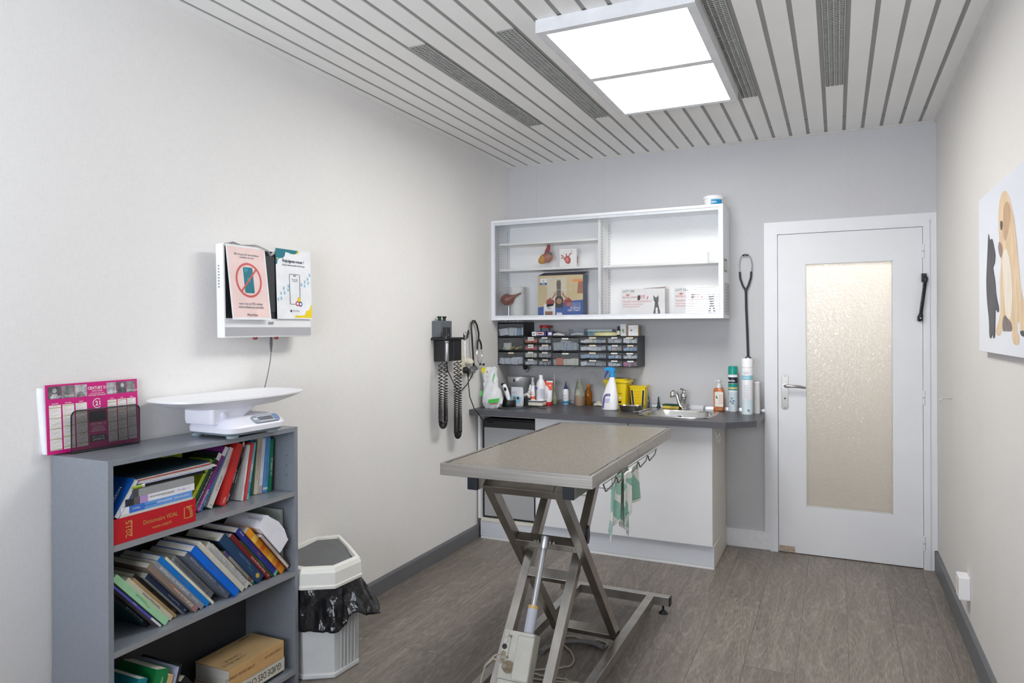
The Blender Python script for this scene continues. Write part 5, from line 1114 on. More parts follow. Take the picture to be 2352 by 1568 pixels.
# two instrument handles in the holder
def instr(y0, label, head):
    t2 = thing('otoscope' if head == 1 else 'ophthalmoscope', label, 'medical instrument', (0.098, y0, 1.30))
    return t2
t2 = instr(-1.145, 'otoscope handle with a black head at the left of the station', 1)
obj('handle', MB().lathe([(0.008, 0.0), (0.0105, 0.004), (0.0105, 0.105), (0.008, 0.115)], M_alu, 18, c=(0.018, 0, -0.04)), t2, smooth=True)
b = MB().lathe([(0.009, 0.075), (0.012, 0.085), (0.013, 0.105), (0.008, 0.115)], M_alu, 16, c=(0.018, 0, -0.005)); b.lathe([(0.016, 0.085), (0.022, 0.098), (0.023, 0.118), (0.016, 0.134)], M_blk, 18, c=(0.016, 0, 0.0)); b.box(0.0, 0.03, -0.022, 0.022, 0.12, 0.170, M_blk)
obj('head', b, t2, bevel=0.002)
t2 = instr(-0.90, 'slim chrome instrument at the right of the station', 2)
obj('handle', MB().tube([(0.010, 0, -0.05), (0.010, 0, 0.10)], 0.004, M_chrome, 12), t2, smooth=True)
obj('head', MB().lathe([(0.007, 0.085), (0.010, 0.1), (0.014, 0.118), (0.014, 0.130), (0.006, 0.138)], M_chrome, 14, c=(0.010, 0, 0)).tube([(0.010, 0.0, 0.122), (0.016, 0.03, 0.128), (0.018, 0.045, 0.132)], [0.009, 0.008, 0.004], M_blk, 10).tube([(0.012, 0.026, 0.10), (0.012, 0.038, 0.14), (0.012, 0.044, 0.150)], 0.006, M_blk, 8), t2, smooth=True)
# coiled cords: each hangs down and comes back up
def coil2(ya, yb, ztop, zbot, x0, label):
    """open turns at the top, closing up towards the bottom loop"""
    b = MB(); pts = []; half = (yb - ya) / 2; L1 = ztop - zbot - half
    def seg(y_, up):
        out = []; z = 0.0; ph = 0.0; pitch0, pitch1 = 0.030, 0.0075
        while z < L1:
            q = z / L1; pitch = pitch0 + (pitch1 - pitch0) * min(1, q * 1.25); dph = 0.7
            out.append((x0 + 0.012 * math.cos(ph), y_ + 0.0145 * math.sin(ph), ztop - z)); ph += dph; z += pitch * dph / (2 * math.pi)
        return out, ph
    a, ph = seg(ya, False); pts += a
    n = int(half * math.pi / (0.0075 * 0.7 / 6.283))
    for i in range(n):
        ang = math.pi * i / n; ph += 0.7; rr = half + 0.0145 * math.sin(ph)
        pts.append((x0 + 0.010 * math.cos(ph), ya + half - rr * math.cos(ang), zbot + half - rr * math.sin(ang)))
    c_, _ = seg(yb, True); pts += list(reversed(c_))
    b.tube(pts, 0.0034, M_blk, 5)
    return tag(obj('coiled_cord', b, smooth=True), label, 'cord')
coil2(-1.155, -1.095, 1.25, 0.855, 0.075, 'left black coiled cord hanging from the station')
coil2(-0.955, -0.905, 1.25, 0.765, 0.070, 'right black coiled cord hanging lower from the station')
b = MB().tube([(0.11, -1.145, 1.27), (0.08, -1.08, 1.20), (0.05, -0.94, 1.10), (0.03, -0.86, 1.046), (0.02, -0.835, 1.035), (0.02, -0.80, 1.045), (0.02, -0.72, 1.08), (0.02, -0.65, 1.13), (0.03, -0.615, 1.19), (0.04, -0.66, 1.24), (0.045, -0.695, 1.255)], 0.0035, M_blk, 8)
tag(obj('instrument_cord', b, smooth=True), 'thin black cord swagged from the station to the plug', 'cord')
t = thing('wall_socket', 'cream double wall socket behind the hanging stethoscope', 'socket', (0.0, -0.755, 1.215))
obj('box', MB().box(0, 0.02, -0.07, 0.06, -0.065, 0.068, M_cream), t, bevel=0.004)
b = S([(0.024, 0), (0.024, 0.03), (0.018, 0.045), (0.010, 0.052)], M_cream, 20, M=Matrix.Translation((0.02, 0.03, 0.022)) @ Matrix.Rotation(R(90), 4, 'Y'))
tag(obj('white_plug', b, loc=(0, -0.755, 1.215), smooth=True), 'cream plug in the upper half of the double socket', 'plug')
t = thing('black_plug', 'black plug with a cable running down to the fridge', 'plug', (0.02, -0.755, 1.182))
obj('plug_body', MB().lathe([(0.022, 0.0), (0.022, 0.02), (0.014, 0.032), (0.0, 0.034)], M_blk, 18, M=Matrix.Rotation(R(90), 4, 'Y')).tube([(0.022, 0, 0), (0.028, 0.006, -0.02), (0.026, 0.008, -0.045)], [0.012, 0.010, 0.006], M_blk, 10), t, smooth=True)
obj('cable', MB().tube([(0.026, 0.008, -0.04), (0.030, 0.006, -0.10), (0.036, 0.012, -0.18), (0.046, 0.055, -0.262), (0.062, 0.086, -0.300), (0.085, 0.10, -0.340), (0.105, 0.16, -0.365), (0.11, 0.22, -0.370)], 0.0035, M_blk, 8), t, smooth=True)
# ------------------------------------------------------------------ examination table
t = thing('examination_table', 'stainless steel veterinary scissor lift table with a speckled top', 'examination table', (1.226, -1.95, 0))
TX0, TX1, TY0, TY1, TZ = -0.303, 0.304, -0.635, 0.630, 0.95
b = MB()   # rim tray
w = 0.014
b.box(TX0 + w, TX1 - w, TY0 + w, TY1 - w, TZ - 0.044, TZ - 0.012, M_steel)
b.box(TX0, TX1, TY0, TY0 + w, TZ - 0.045, TZ, M_steel); b.box(TX0, TX1, TY1 - w, TY1, TZ - 0.045, TZ, M_steel)
b.box(TX0, TX0 + w, TY0 + w, TY1 - w, TZ - 0.045, TZ, M_steel); b.box(TX1 - w, TX1, TY0 + w, TY1 - w, TZ - 0.045, TZ, M_steel)
obj('tabletop', b, t, bevel=0.0012)
obj('seam', MB().box(TX1, TX1 + 0.0004, -0.02, -0.018, TZ - 0.044, TZ - 0.002, mat('steel_seam', (110, 108, 104), 0.5)), t)
mt = obj('mat', MB().box(TX0 + w + 0.006, TX1 - w - 0.006, TY0 + w + 0.006, TY1 - w - 0.006, TZ - 0.012, TZ - 0.0015, M_speck), t, bevel=0.001)
b = MB(); rnd = random.Random(2)
M_gun = mat('worn_joint', (84, 82, 80), 0.5)
for k in range(26):      # worn sealing along the edges of the mat
    y0 = rnd.uniform(TY0 + 0.03, TY1 - 0.06); l = rnd.uniform(0.01, 0.07); b.box(TX0 + w, TX0 + w + 0.0075, y0, y0 + l, TZ - 0.0022, TZ - 0.0009, M_gun)
for y0, l in ((-0.40, 0.10), (-0.26, 0.16), (-0.09, 0.15), (0.07, 0.14)): b.box(TX1 - w - 0.009, TX1 - w, y0, y0 + l, TZ - 0.0022, TZ - 0.0009, M_gun)
for x0, l in ((-0.27, 0.05), (-0.19, 0.015), (-0.16, 0.012), (-0.13, 0.012)): b.box(x0, x0 + l, TY0 + w, TY0 + w + 0.007, TZ - 0.0022, TZ - 0.0009, M_gun)
obj('worn_joint', b, mt)
tw_ = 0.040
for xs in (-0.196, 0.192):
    r_ = obj('under_rail', MB().box(xs - 0.021, xs + 0.021, -0.565, 0.50, TZ - 0.105, TZ - 0.0455, M_steelr), t, bevel=0.0015)
    obj('end_cap', MB().box(xs - 0.021, xs + 0.021, -0.577, -0.565, TZ - 0.105, TZ - 0.047, mat('cap_blue_black', (24, 28, 38), 0.4)), r_, bevel=0.001)
# scissor legs: A leans from the near top to the far foot, B the other way
Ya = lambda z: -0.545 + (0.86 - z) * 0.865
Yb = lambda z: 0.045 - (0.86 - z) * 0.865
for xs in (-0.136, 0.152):
    obj('leg', MB().bar((xs, Ya(0.875), 0.875), (xs, Ya(0.055), 0.055), 0.036, tw_, M_steelr), t, bevel=0.0015)
for xs in (-0.094, 0.108):
    obj('leg', MB().bar((xs, Yb(0.875), 0.875), (xs, Yb(0.055), 0.055), 0.036, tw_, M_steelr), t, bevel=0.0015)
for z, f, x0, x1, nm in ((0.862, Ya, -0.118, 0.134, 'upper'), (0.60, Ya, -0.118, 0.134, 'actuator'), (0.075, Ya, -0.118, 0.134, 'lower'), (0.46, Yb, -0.076, 0.09, 'middle')):
    s = 1 if f is Ya else -1
    d = Vector((0, 0.865 * s, -1)).normalized()
    p = Vector((0, f(z), z)); b = MB(); q = d.cross(Vector((1, 0, 0))).normalized()
    b.bar(p + Vector((x0, 0, 0)), p + Vector((x1, 0, 0)), 0.040, 0.040, M_steelr, side=d)
    obj('crossbar', b, t, bevel=0.0015)
b = MB().tube([(-0.118, Yb(0.80), 0.80), (0.134, Yb(0.80), 0.80)], 0.012, M_steelr, 12)
obj('crossbar', b, t, smooth=True)
# base frame
b = MB().box(-0.298, 0.290, 0.618, 0.658, 0.045, 0.090, M_steelr)
f1 = obj('base_crossbar', b, t, bevel=0.002)
obj('end_cap', MB().box(0.2905, 0.296, 0.618, 0.658, 0.045, 0.090, M_blk), f1)
f2 = obj('base_crossbar', MB().box(-0.298, 0.290, -0.745, -0.705, 0.045, 0.090, M_steelr), t, bevel=0.002)
for xs in (-0.200, 0.196):
    obj('base_rail', MB().box(xs - 0.020, xs + 0.020, -0.704, 0.6175, 0.045, 0.090, M_steelr), t, bevel=0.002)
for f_, yy in ((f1, 0.638), (f2, -0.725)):
    for xs in (-0.268, 0.256):
        obj('levelling_foot', S([(0.024, 0), (0.022, 0.006), (0.010, 0.016), (0.006, 0.020), (0.006, 0.046)], M_blk, 18, c=(xs, yy, 0)), f_, smooth=True)
obj('roller', MB().tube([(0.131, Ya(0.66), 0.60), (0.136, Ya(0.66), 0.60)], 0.001, M_blk, 6), t)
obj('plastic_stop', MB().prism([(-0.018, -0.035), (0.010, -0.035), (0.022, -0.01), (0.020, 0.03), (0.004, 0.04), (-0.014, 0.03)], 0.1265, 0.134, M_blk, axis='x', M=Matrix.Translation((0.0, Yb(0.60), 0.605))), t, bevel=0.001)
# actuator, tilted in the plane of the scissor
p_top = Vector((0.008, Ya(0.60) - 0.022, 0.615)); p_bot = Vector((0.008, -0.64, 0.07)); ax = (p_bot - p_top).normalized(); LA = (p_bot - p_top).length
side = Vector((1, 0, 0)); nrm = side.cross(ax).normalized()      # points up and towards the far side
Fr = Matrix((( side.x, nrm.x, ax.x, p_top.x), (side.y, nrm.y, ax.y, p_top.y), (side.z, nrm.z, ax.z, p_top.z), (0, 0, 0, 1)))
def AX(bm, name, parent, **k):
    bm.v = [tuple(Fr @ Vector(v)) for v in bm.v]; return obj(name, bm, parent, **k)
M_act = mat('actuator_beige', (196, 194, 184), 0.45, vary=(18, 0.06)); M_actd = mat('actuator_dirty', (160, 148, 126), 0.6, vary=(50, 0.15))
act = AX(S([(0.0115, 0.0), (0.0115, 0.262)], M_alu, 20), 'piston_rod', t, smooth=True)
AX(S([(0.017, -0.012), (0.017, 0.03), (0.012, 0.04)], M_alu, 20), 'rod_end', t, smooth=True)
b = MB()
for xs in (-0.026, -0.040, 0.026, 0.040): b.tube([(xs - 0.005, 0, 0.006), (xs + 0.005, 0, 0.006)], 0.013 if abs(xs) < 0.03 else 0.009, M_chrome, 6)
AX(b, 'clevis_bolt', t)
AX(S([(0.0205, 0.25), (0.0205, 0.262)], mat('seal_brass', (206, 172, 110), 0.4), 20), 'seal_ring', t, smooth=True)
AX(S([(0.0195, 0.262), (0.0200, 0.266), (0.0200, 0.46)], mat('sleeve_grey_blue', (190, 194, 206), 0.3), 22), 'sleeve', t, smooth=True)
# gearbox housing hangs on the near left side of the sleeve (-x, -n)
b = MB().loft([[Vector((x, y, z)) for x, y in rrect(-0.085, 0.040, -0.040, 0.032, 0.010, 3)] for z in (0.352, 0.52)], M_act)
b.loft([[Vector((x, y, z)) for x, y in rrect(-0.020, 0.046, -0.052, -0.030, 0.004, 2)] for z in (0.366, 0.515)], M_act)
mh = AX(b, 'motor_housing', t, bevel=0.002)
b = MB().loft([[Vector((x, y, z)) for x, y in rrect(-0.082, 0.032, -0.036, 0.030, 0.012, 3)] for z in (0.5205, 0.66)], M_act)
lb = AX(b, 'lower_housing', t, bevel=0.002)
b = MB()
for k, (zz, mm) in enumerate(((0.368, M_act), (0.390, M_act), (0.412, M_blk), (0.436, M_actd), (0.462, M_actd))):
    Mk = Matrix.Translation((-0.070, -0.0402, zz)) @ Matrix.Rotation(R(90), 4, 'X')
    b.lathe([(0.0095, 0), (0.0095, 0.003), (0.0075, 0.003), (0.0075, 0.0015), (0, 0.0015)], mm if k < 3 else M_actd, 16, M=Mk)
AX(b, 'socket_row', mh, smooth=True)
AX(MB().box(-0.056, -0.050, -0.047, -0.040, 0.372, 0.448, M_act).box(-0.058, -0.048, -0.050, -0.040, 0.370, 0.378, M_actd).box(-0.058, -0.048, -0.050, -0.040, 0.442, 0.450, M_actd), 'locking_strip', mh, bevel=0.001)
Mk = Matrix.Translation((-0.040, -0.040, 0.478)) @ Matrix.Rotation(R(90), 4, 'X')
AX(MB().lathe([(0.022, 0), (0.022, 0.006), (0.017, 0.010), (0.017, 0.02), (0.013, 0.024), (0.013, 0.036), (0.009, 0.044), (0.005, 0.048)], M_actd, 20, M=Mk), 'cable_plug', mh, smooth=True)
Mk = Matrix.Translation((-0.040, -0.036, 0.552)) @ Matrix.Rotation(R(90), 4, 'X')
AX(MB().lathe([(0.016, 0), (0.016, 0.006), (0.010, 0.012), (0.008, 0.022)], M_actd, 18, M=Mk), 'cable_plug', lb, smooth=True)
b = MB().box(-0.078, -0.052, -0.0368, -0.0362, 0.545, 0.65, mat('type_label', (214, 216, 220), 0.5)); b.text('LINAK', (-0.070, -0.0368, 0.600), (0, 0, -1), (1, 0, 0), 0.014, M_txtk, 'C', bold=True)
AX(b, 'type_plate', lb)
def AP(x, y, z): return tuple(Fr @ Vector((x, y, z)))
b = MB().tube([AP(-0.040, -0.084, 0.478), AP(-0.050, -0.10, 0.465), AP(-0.075, -0.11, 0.462), AP(-0.105, -0.10, 0.49), AP(-0.120, -0.08, 0.54), AP(-0.115, -0.06, 0.60), AP(-0.09, -0.05, 0.66)], 0.0035, mat('cable_beige', (176, 168, 152), 0.55), 8)
b.tube([AP(-0.072, -0.045, 0.436), AP(-0.095, -0.06, 0.45), AP(-0.12, -0.07, 0.49), AP(-0.125, -0.06, 0.55)], 0.0035, _m['cable_beige'], 8); b.tube([AP(-0.040, -0.058, 0.552), AP(-0.044, -0.066, 0.575), AP(-0.058, -0.06, 0.63), AP(-0.06, -0.05, 0.70)], 0.0035, _m['cable_beige'], 8)
obj('motor_cable', b, t, smooth=True)
# wire rail with hooks on the right side of the table
b = MB(); zt, zb, xo = 0.903, 0.879, 0.316
ys = [(-0.548, zt), (-0.523, zb), (-0.405, zb + 0.004), (-0.384, zt), (-0.350, zb), (-0.232, zb + 0.004), (-0.198, zb), (-0.230, zt)]
pts = [(xo, -0.550, zt + 0.004)]
for k in range(5):
    y0 = -0.550 + 0.160 * k
    pts += [(xo, y0 + 0.006, zt - 0.004), (xo, y0 + 0.026, zb - 0.002), (xo, y0 + 0.034, zb - 0.004), (xo, y0 + 0.128, zb + 0.006), (xo, y0 + 0.138, zb + 0.012), (xo, y0 + 0.154, zt)]
pts.append((xo, -0.550 + 0.8, zt + 0.004))
b.tube(pts, 0.0028, M_gun, 6); b.tube([(xo, -0.551, zt + 0.004), (xo, 0.251, zt + 0.004)], 0.0015, M_gun, 6)
obj('wire_hook_rail', b, t, smooth=True)
# towel
t = thing('tea_towel', 'green and white patterned towel hanging from the wire under the table', 'towel', (1.512, -2.19, 0.862))
def towel_mat():
    m = bpy.data.materials.new('towel_green_white'); m.use_nodes = True; nt = m.node_tree; n = nt.nodes; L = nt.links; b_ = n['Principled BSDF']
    b_.inputs['Roughness'].default_value = 0.95
    tc = n.new('ShaderNodeTexCoord'); z = n.new('ShaderNodeTexNoise'); z.inputs['Scale'].default_value = 8.5; z.inputs['Detail'].default_value = 0.6; z.inputs['Distortion'].default_value = 0.9
    L.new(tc.outputs['Object'], z.inputs['Vector']); r = n.new('ShaderNodeValToRGB'); L.new(z.outputs[0], r.inputs[0])
    r.color_ramp.interpolation = 'CONSTANT'; r.color_ramp.elements[0].color = (*lin((150, 196, 180)), 1); r.color_ramp.elements[1].position = 0.46; r.color_ramp.elements[1].color = (*lin((236, 238, 234)), 1)
    e = r.color_ramp.elements.new(0.64); e.color = (*lin((162, 204, 188)), 1)
    z2 = n.new('ShaderNodeTexNoise'); z2.inputs['Scale'].default_value = 420; L.new(tc.outputs['Object'], z2.inputs['Vector'])
    mr = n.new('ShaderNodeMapRange'); mr.inputs['To Min'].default_value = 0.78; mr.inputs['To Max'].default_value = 1.18; L.new(z2.outputs[0], mr.inputs[0])
    v = n.new('ShaderNodeVectorMath'); v.operation = 'SCALE'; L.new(r.outputs[0], v.inputs[0]); L.new(mr.outputs[0], v.inputs['Scale']); L.new(v.outputs[0], b_.inputs['Base Color'])
    bp = n.new('ShaderNodeBump'); bp.inputs['Distance'].default_value = 0.002; L.new(z2.outputs[0], bp.inputs['Height']); L.new(bp.outputs[0], b_.inputs['Normal'])
    return m
M_tow = towel_mat(); M_hem = mat('towel_hem', (214, 220, 214), 0.9)
def drape(y0t, y1t, zt_, y0b, y1b, zb0, zb1, xo, amp, folds, ph):
    b = MB(); nu, nv = 26, 20; vs = []
    for j in range(nv + 1):
        v = j / nv
        for i in range(nu + 1):
            u = i / nu
            y = (y0t + (y1t - y0t) * u) * (1 - v) + (y0b + (y1b - y0b) * u) * v
            z = zt_(u) * (1 - v) + (zb0 + (zb1 - zb0) * u) * v
            vs.append((xo + amp * (0.35 + 0.65 * v) * math.sin(folds * math.pi * u + ph + 0.8 * v) + 0.008 * (1 - abs(2 * u - 1)), y, z))
    fs = [(j * (nu + 1) + i, j * (nu + 1) + i + 1, (j + 1) * (nu + 1) + i + 1, (j + 1) * (nu + 1) + i) for j in range(nv) for i in range(nu)]
    hem = [(k if k < (nv - 1) * nu else None) for k in range(len(fs))]
    b.add(vs, [f for k, f in enumerate(fs) if k < (nv - 1) * nu], M_tow); b.add(vs, [f for k, f in enumerate(fs) if k >= (nv - 1) * nu], M_hem)
    return b
def cloth(name, b, parent):
    o = obj(name, b, parent, smooth=True); s = o.modifiers.new('Solidify', 'SOLIDIFY'); s.thickness = 0.003; s.offset = 0; return o
cloth('left_fold', drape(-0.150, -0.02, lambda u: 0.036, -0.215, -0.055, -0.19, -0.10, 0.012, 0.014, 3.2, 0.4), t)
cloth('middle_fold', drape(-0.06, 0.05, lambda u: 0.036, -0.075, 0.03, -0.175, -0.11, 0.030, 0.012, 2.5, 1.2), t)
cloth('long_tail', drape(-0.05, 0.10, lambda u: 0.036, -0.02, 0.10, -0.17, -0.245, 0.002, 0.010, 2.2, 2.0), t)
cloth('right_fold', drape(0.03, 0.185, lambda u: 0.036, 0.03, 0.215, -0.125, -0.120, 0.018, 0.013, 2.6, 0.0), t)
# loose cable on the floor under the table
fl = [(1.071,-1.955),(1.089,-1.898),(1.126,-1.852),(1.173,-1.823),(1.227,-1.798),(1.277,-1.757),(1.325,-1.76),(1.333,-1.787),(1.329,-1.832),(1.279,-1.811),(1.223,-1.785),(1.155,-1.756),(1.12,-1.79),(1.14,-1.86),(1.194,-1.907),(1.245,-1.979),(1.251,-2.054),(1.194,-2.092),(1.134,-2.135),(1.09,-2.15),(1.09,-2.18),(1.15,-2.174),(1.213,-2.169),(1.259,-2.16),(1.324,-2.18),(1.36,-2.26)]
def smoothp(p, it=2):
    for _ in range(it):
        q = [p[0]]
        for a, c_ in zip(p, p[1:]): q += [tuple(a[i] * .75 + c_[i] * .25 for i in range(len(a))), tuple(a[i] * .25 + c_[i] * .75 for i in range(len(a)))]
        p = q + [p[-1]]
    return p
b = MB().tube([(x, y, 0.0045 + 0.004 * (i % 9 == 4)) for i, (x, y) in enumerate(smoothp(fl))], 0.0042, _m['cable_beige'], 8)
b.tube(smoothp([(1.33, -2.165, 0.005), (1.22, -2.20, 0.005), (1.14, -2.215, 0.005), (1.05, -2.20, 0.005)]), 0.0042, _m['cable_beige'], 8)
tag(obj('floor_cable', b, smooth=True), 'beige cable looping on the floor under the examination table', 'cable')
b = MB().tube(smoothp([(1.09, -1.99, 0.012), (1.10, -1.93, 0.014), (1.13, -1.87, 0.016), (1.19, -1.83, 0.016), (1.27, -1.81, 0.014), (1.33, -1.83, 0.010)]), 0.011, mat('hose_grey', (120, 118, 116), 0.5, bump=(400, 0.001)), 12)
tag(obj('ribbed_hose', b, smooth=True), 'thick grey ribbed hose lying beneath the actuator', 'hose')

# ------------------------------------------------------------------ bookcase
BK = Matrix.Translation((0.002, -3.470, 0)) @ Matrix.Rotation(R(-1.2), 4, 'Z')
t = thing('bookcase', 'grey open bookcase against the left wall', 'bookcase', (0.0015, -3.470, 0), (0, 0, 0))
BD, BL, BH = 0.278, 0.826, 1.06
b = MB()
for y0 in (0.0, BL - 0.018):
    obj('side_panel', MB().box(0.006, BD, y0, y0 + 0.018, 0, BH, M_bcase), t, bevel=0.0008)
tp = obj('top_panel', MB().box(0.006, BD, 0.0182, BL - 0.0182, BH - 0.018, BH, M_bcase), t, bevel=0.0008)
for zz in (0.796, 0.469, 0.068):
    obj('shelf', MB().box(0.008, BD - 0.002, 0.0182, BL - 0.0182, zz - 0.018, zz, M_bcase).box(BD - 0.002, BD, 0.0182, BL - 0.0182, zz - 0.018, zz, M_bedge), t)
obj('back_panel', MB().box(0.0, 0.006, 0.004, BL - 0.004, 0.02, BH - 0.002, M_bback), t)
obj('plinth', MB().box(0.20, 0.218, 0.0182, BL - 0.0182, 0, 0.049, M_bback), t)
b = MB()
for yy in (0.06, 0.19): b.lathe([(0.0035, 0), (0.0035, 0.0006)], M_bedge, 10, M=Matrix.Translation((yy, 0.0, BH - 0.009)) @ Matrix.Rotation(R(90), 4, 'X'))
for zz in (0.56, 0.60, 0.64, 0.86, 0.90, 0.94): b.lathe([(0.0025, 0), (0.0025, 0.0006)], M_txtk, 8, M=Matrix.Translation((0.235, BL - 0.0182, zz)) @ Matrix.Rotation(R(90), 4, 'X'))
obj('screw_heads', b, t)

# ---- books
_bm = {}
def cmat(c, g=0.4):
    k = (c, g)
    if k not in _bm: _bm[k] = mat('cover_%d_%d_%d' % c, c, g, vary=(25, 0.05))
    return _bm[k]
def book(label, xs, y, z, ang, h, th, d, col, txt=(), right=True, name='book', cover=None, caps=(), pagesout=False, M=None, spiral=False, group=None, soft=0.0012):
    """spine towards +x; y,z = the corner that rests; ang = lean in degrees (+ = top to the right)"""
    t = thing(name, label, 'book', (xs, y, z), (R(-ang), 0, 0), group)
    if M is not None: t.rotation_euler = M
    y0, y1 = (-th, 0.0) if right else (0.0, th)
    cm, cs = cmat(cover or col), cmat(col)
    e = 0.002
    b = MB()
    if pagesout:
        b.box(-d, 0, y0, y0 + soft, 0, h, cm); b.box(-d, 0, y1 - soft, y1, 0, h, cm); b.box(-d, -d + soft, y0 + soft, y1 - soft, 0, h, cs)
        obj('cover', b, t); obj('pages', MB().box(-d + soft, -0.003, y0 + soft, y1 - soft, e, h - e, M_page), t)
    else:
        b.box(-d, -0.0015, y0, y0 + soft, 0, h, cm); b.box(-d, -0.0015, y1 - soft, y1, 0, h, cm)
        b.box(-0.0015, 0, y0, y1, 0, h, cs)
        for (z0, z1, c_) in caps: b.box(0, 0.0003, y0, y1, h * z0, h * z1, cmat(c_))
        for (s, zf, size, c_, off) in txt:
            m_ = c_ if not isinstance(c_, tuple) else cmat(c_)
            b.text(s, (0.0004, (y0 + y1) / 2 + off * th + size * 0.36, h * zf), Z, NY, size, m_, 'L')
        obj('cover', b, t, bevel=0.0006 if th > 0.012 else 0)
        obj('pages', MB().box(-d + e, -0.0016, y0 + soft, y1 - soft, e, h - e, M_page), t)
    return t
K_, Wt, Gr = M_txtk, M_txtw, M_txtg
B1 = 0.7965
def y1_(y, X_): return y
row1 = [
 ('lime green thin book half hidden by the flat stack', 0.19, -3.114, 34, .215, .014, .11, (172, 192, 40), [('guide', .35, .010, (200, 90, 40), 0)], []),
 ('very thin dark green book beside the lime green one', 0.19, -3.101, 33.5, .22, .008, .11, (20, 84, 56), [], []),
 ('black spined book with white flower cap left of the purple one', 0.19, -3.079, 33, .232, .017, .125, (40, 40, 42), [('Dermatologie du chien et du chat', .16, .009, Wt, 0)], [(.88, 1, (226, 226, 228)), (0, .15, (84, 100, 106))]),
 ('purple spined book titled Dermatologie', 0.19, -3.056, 32.5, .252, .018, .125, (134, 54, 134), [('Dermatologie', .03, .014, Wt, 0), ('du chien et du chat', .42, .010, (90, 30, 90), 0)], [(.86, 1, (228, 228, 230))]),
 ('thin blue book right of the purple one', 0.186, -3.043, 32, .243, .008, .12, (20, 120, 176), [('le chat', .1, .006, Wt, 0)], []),
 ('thick off white paperback leaning in the top row', 0.19, -3.001, 28.5, .232, .025, .15, (216, 216, 214), [('LE VIN EXPERT', .28, .009, K_, .1), ('manuel pratique', .27, .006, Gr, -.22), ('2', .035, .014, K_, 0)], []),
 ('wide red book leaning in the top row', 0.205, -2.952, 22.5, .236, .030, .16, (196, 40, 38), [('GUIDE', .04, .008, Wt, .1), ('pratique', .03, .006, Wt, -.1)], []),
 ('slim black book with white cap next to the red one', 0.192, -2.931, 22, .239, .010, .15, (30, 30, 32), [('CHIENS 2.0', .35, .010, Wt, 0), ('chirurgie', .05, .008, Wt, 0)], [(.93, 1, (224, 224, 226))]),
 ('slim dark brown book with orange marks', 0.18, -2.918, 23, .212, .009, .15, (52, 40, 36), [('medecine interne', .1, .007, (220, 160, 110), 0)], []),
 ('slim black book with white cap leaning over the others', 0.176, -2.906, 25, .212, .010, .15, (26, 26, 30), [('consultation de mutation', .35, .008, Wt, 0)], [(.9, 1, (226, 226, 228))]),
 ('pale lavender thin book behind the slim black ones', 0.16, -2.888, 15, .215, .008, .14, (170, 168, 214), [], []),
 ('white booklet with teal and magenta bands at its foot', 0.202, -2.862, 10.5, .214, .009, .16, (222, 218, 214), [('animaux', .18, .008, (180, 60, 40), 0)], []),
 ('pinkish red book left of the patterned teal one', 0.206, -2.848, 10.6, .221, .011, .15, (196, 66, 72), [], []),
 ('thin book with a patterned teal spine', 0.206, -2.838, 11.0, .220, .010, .15, (108, 176, 186), [], [(.1, .3, (70, 140, 158)), (.5, .62, (150, 190, 190))]),
 ('narrow dark book right of the patterned teal one', 0.17, -2.825, 10.0, .21, .008, .14, (44, 46, 50), [], []),
 ('bright blue upright book', 0.166, -2.805, 9.0, .223, .016, .14, (18, 116, 176), [], []),
 ('dark green upright book beside the bright blue one', 0.168, -2.784, 7.6, .215, .015, .14, (24, 92, 72), [], []),
 ("cream book titled J'APE TON COCHON D'INDE", 0.172, -2.758, 6.2, .223, .020, .14, (214, 206, 186), [("J'APE TON COCHON D'INDE !", .26, .010, (190, 110, 80), 0)], []),
 ('white book right of the cream titled one', 0.178, -2.74, 5.9, .223, .016, .15, (222, 224, 232), [], [(0, .14, (184, 164, 158))]),
 ('mid blue thick upright book', 0.18, -2.712, 5.2, .223, .025, .15, (92, 150, 206), [('le lapin de compagnie', .2, .009, (40, 70, 120), 0)], [(.05, .09, (220, 226, 232))]),
 ('green book titled LA GERBILLE', 0.184, -2.693, 4.4, .213, .015, .15, (16, 124, 84), [('LA GERBILLE', .30, .013, Wt, 0)], []),
 ('dark thin book at the right end of the top row', 0.17, -2.678, 3.2, .206, .010, .14, (64, 48, 40), [], []),
]
GT = 'books leaning on the top shelf'
for lb_, xs, y, a, h, th, d, c_, tx, cp in row1:
    book(lb_, xs, y, B1, a, h, th, d, c_, tx, True, caps=cp, group=GT)
bk = C.objects
# lying stack at the left of the top shelf
def flatbook(label, y0, y1, z0, th, d, col, txt=(), xs=0.272, marks=(), cover=None, rz=0, cat='book', soft=0.0015, group='books lying flat on the top shelf', nm='book', pages=True):
    t = thing(nm, label, cat, (xs, (y0 + y1) / 2, z0), (0, 0, R(rz)), group); hl = (y1 - y0) / 2
    b = MB(); cm, cs = cmat(cover or col), cmat(col)
    b.box(-d, -0.0015, -hl, hl, 0, soft, cm); b.box(-d, -0.0015, -hl, hl, th - soft, th, cm); b.box(-0.0015, 0, -hl, hl, 0, th, cs)
    for (a0, a1, b0, b1, mm) in marks: b.box(0, 0.0003, a0, a1, b0, b1, mm)
    for (s, yy, zz, size, m_, u, v, *ft) in txt: b.text(s, (0.0004, yy, zz), u, v, size, m_, 'L', fit=ft[0] if ft else None)
    obj('cover', b, t, bevel=0.0008 if th > 0.01 else 0)
    if pages: obj('pages', MB().box(-d + 0.002, -0.0016, -hl + 0.002, hl - 0.002, soft, th - soft, M_page), t)
    return t
gold = cmat((202, 160, 84), 0.35)
z0 = B1
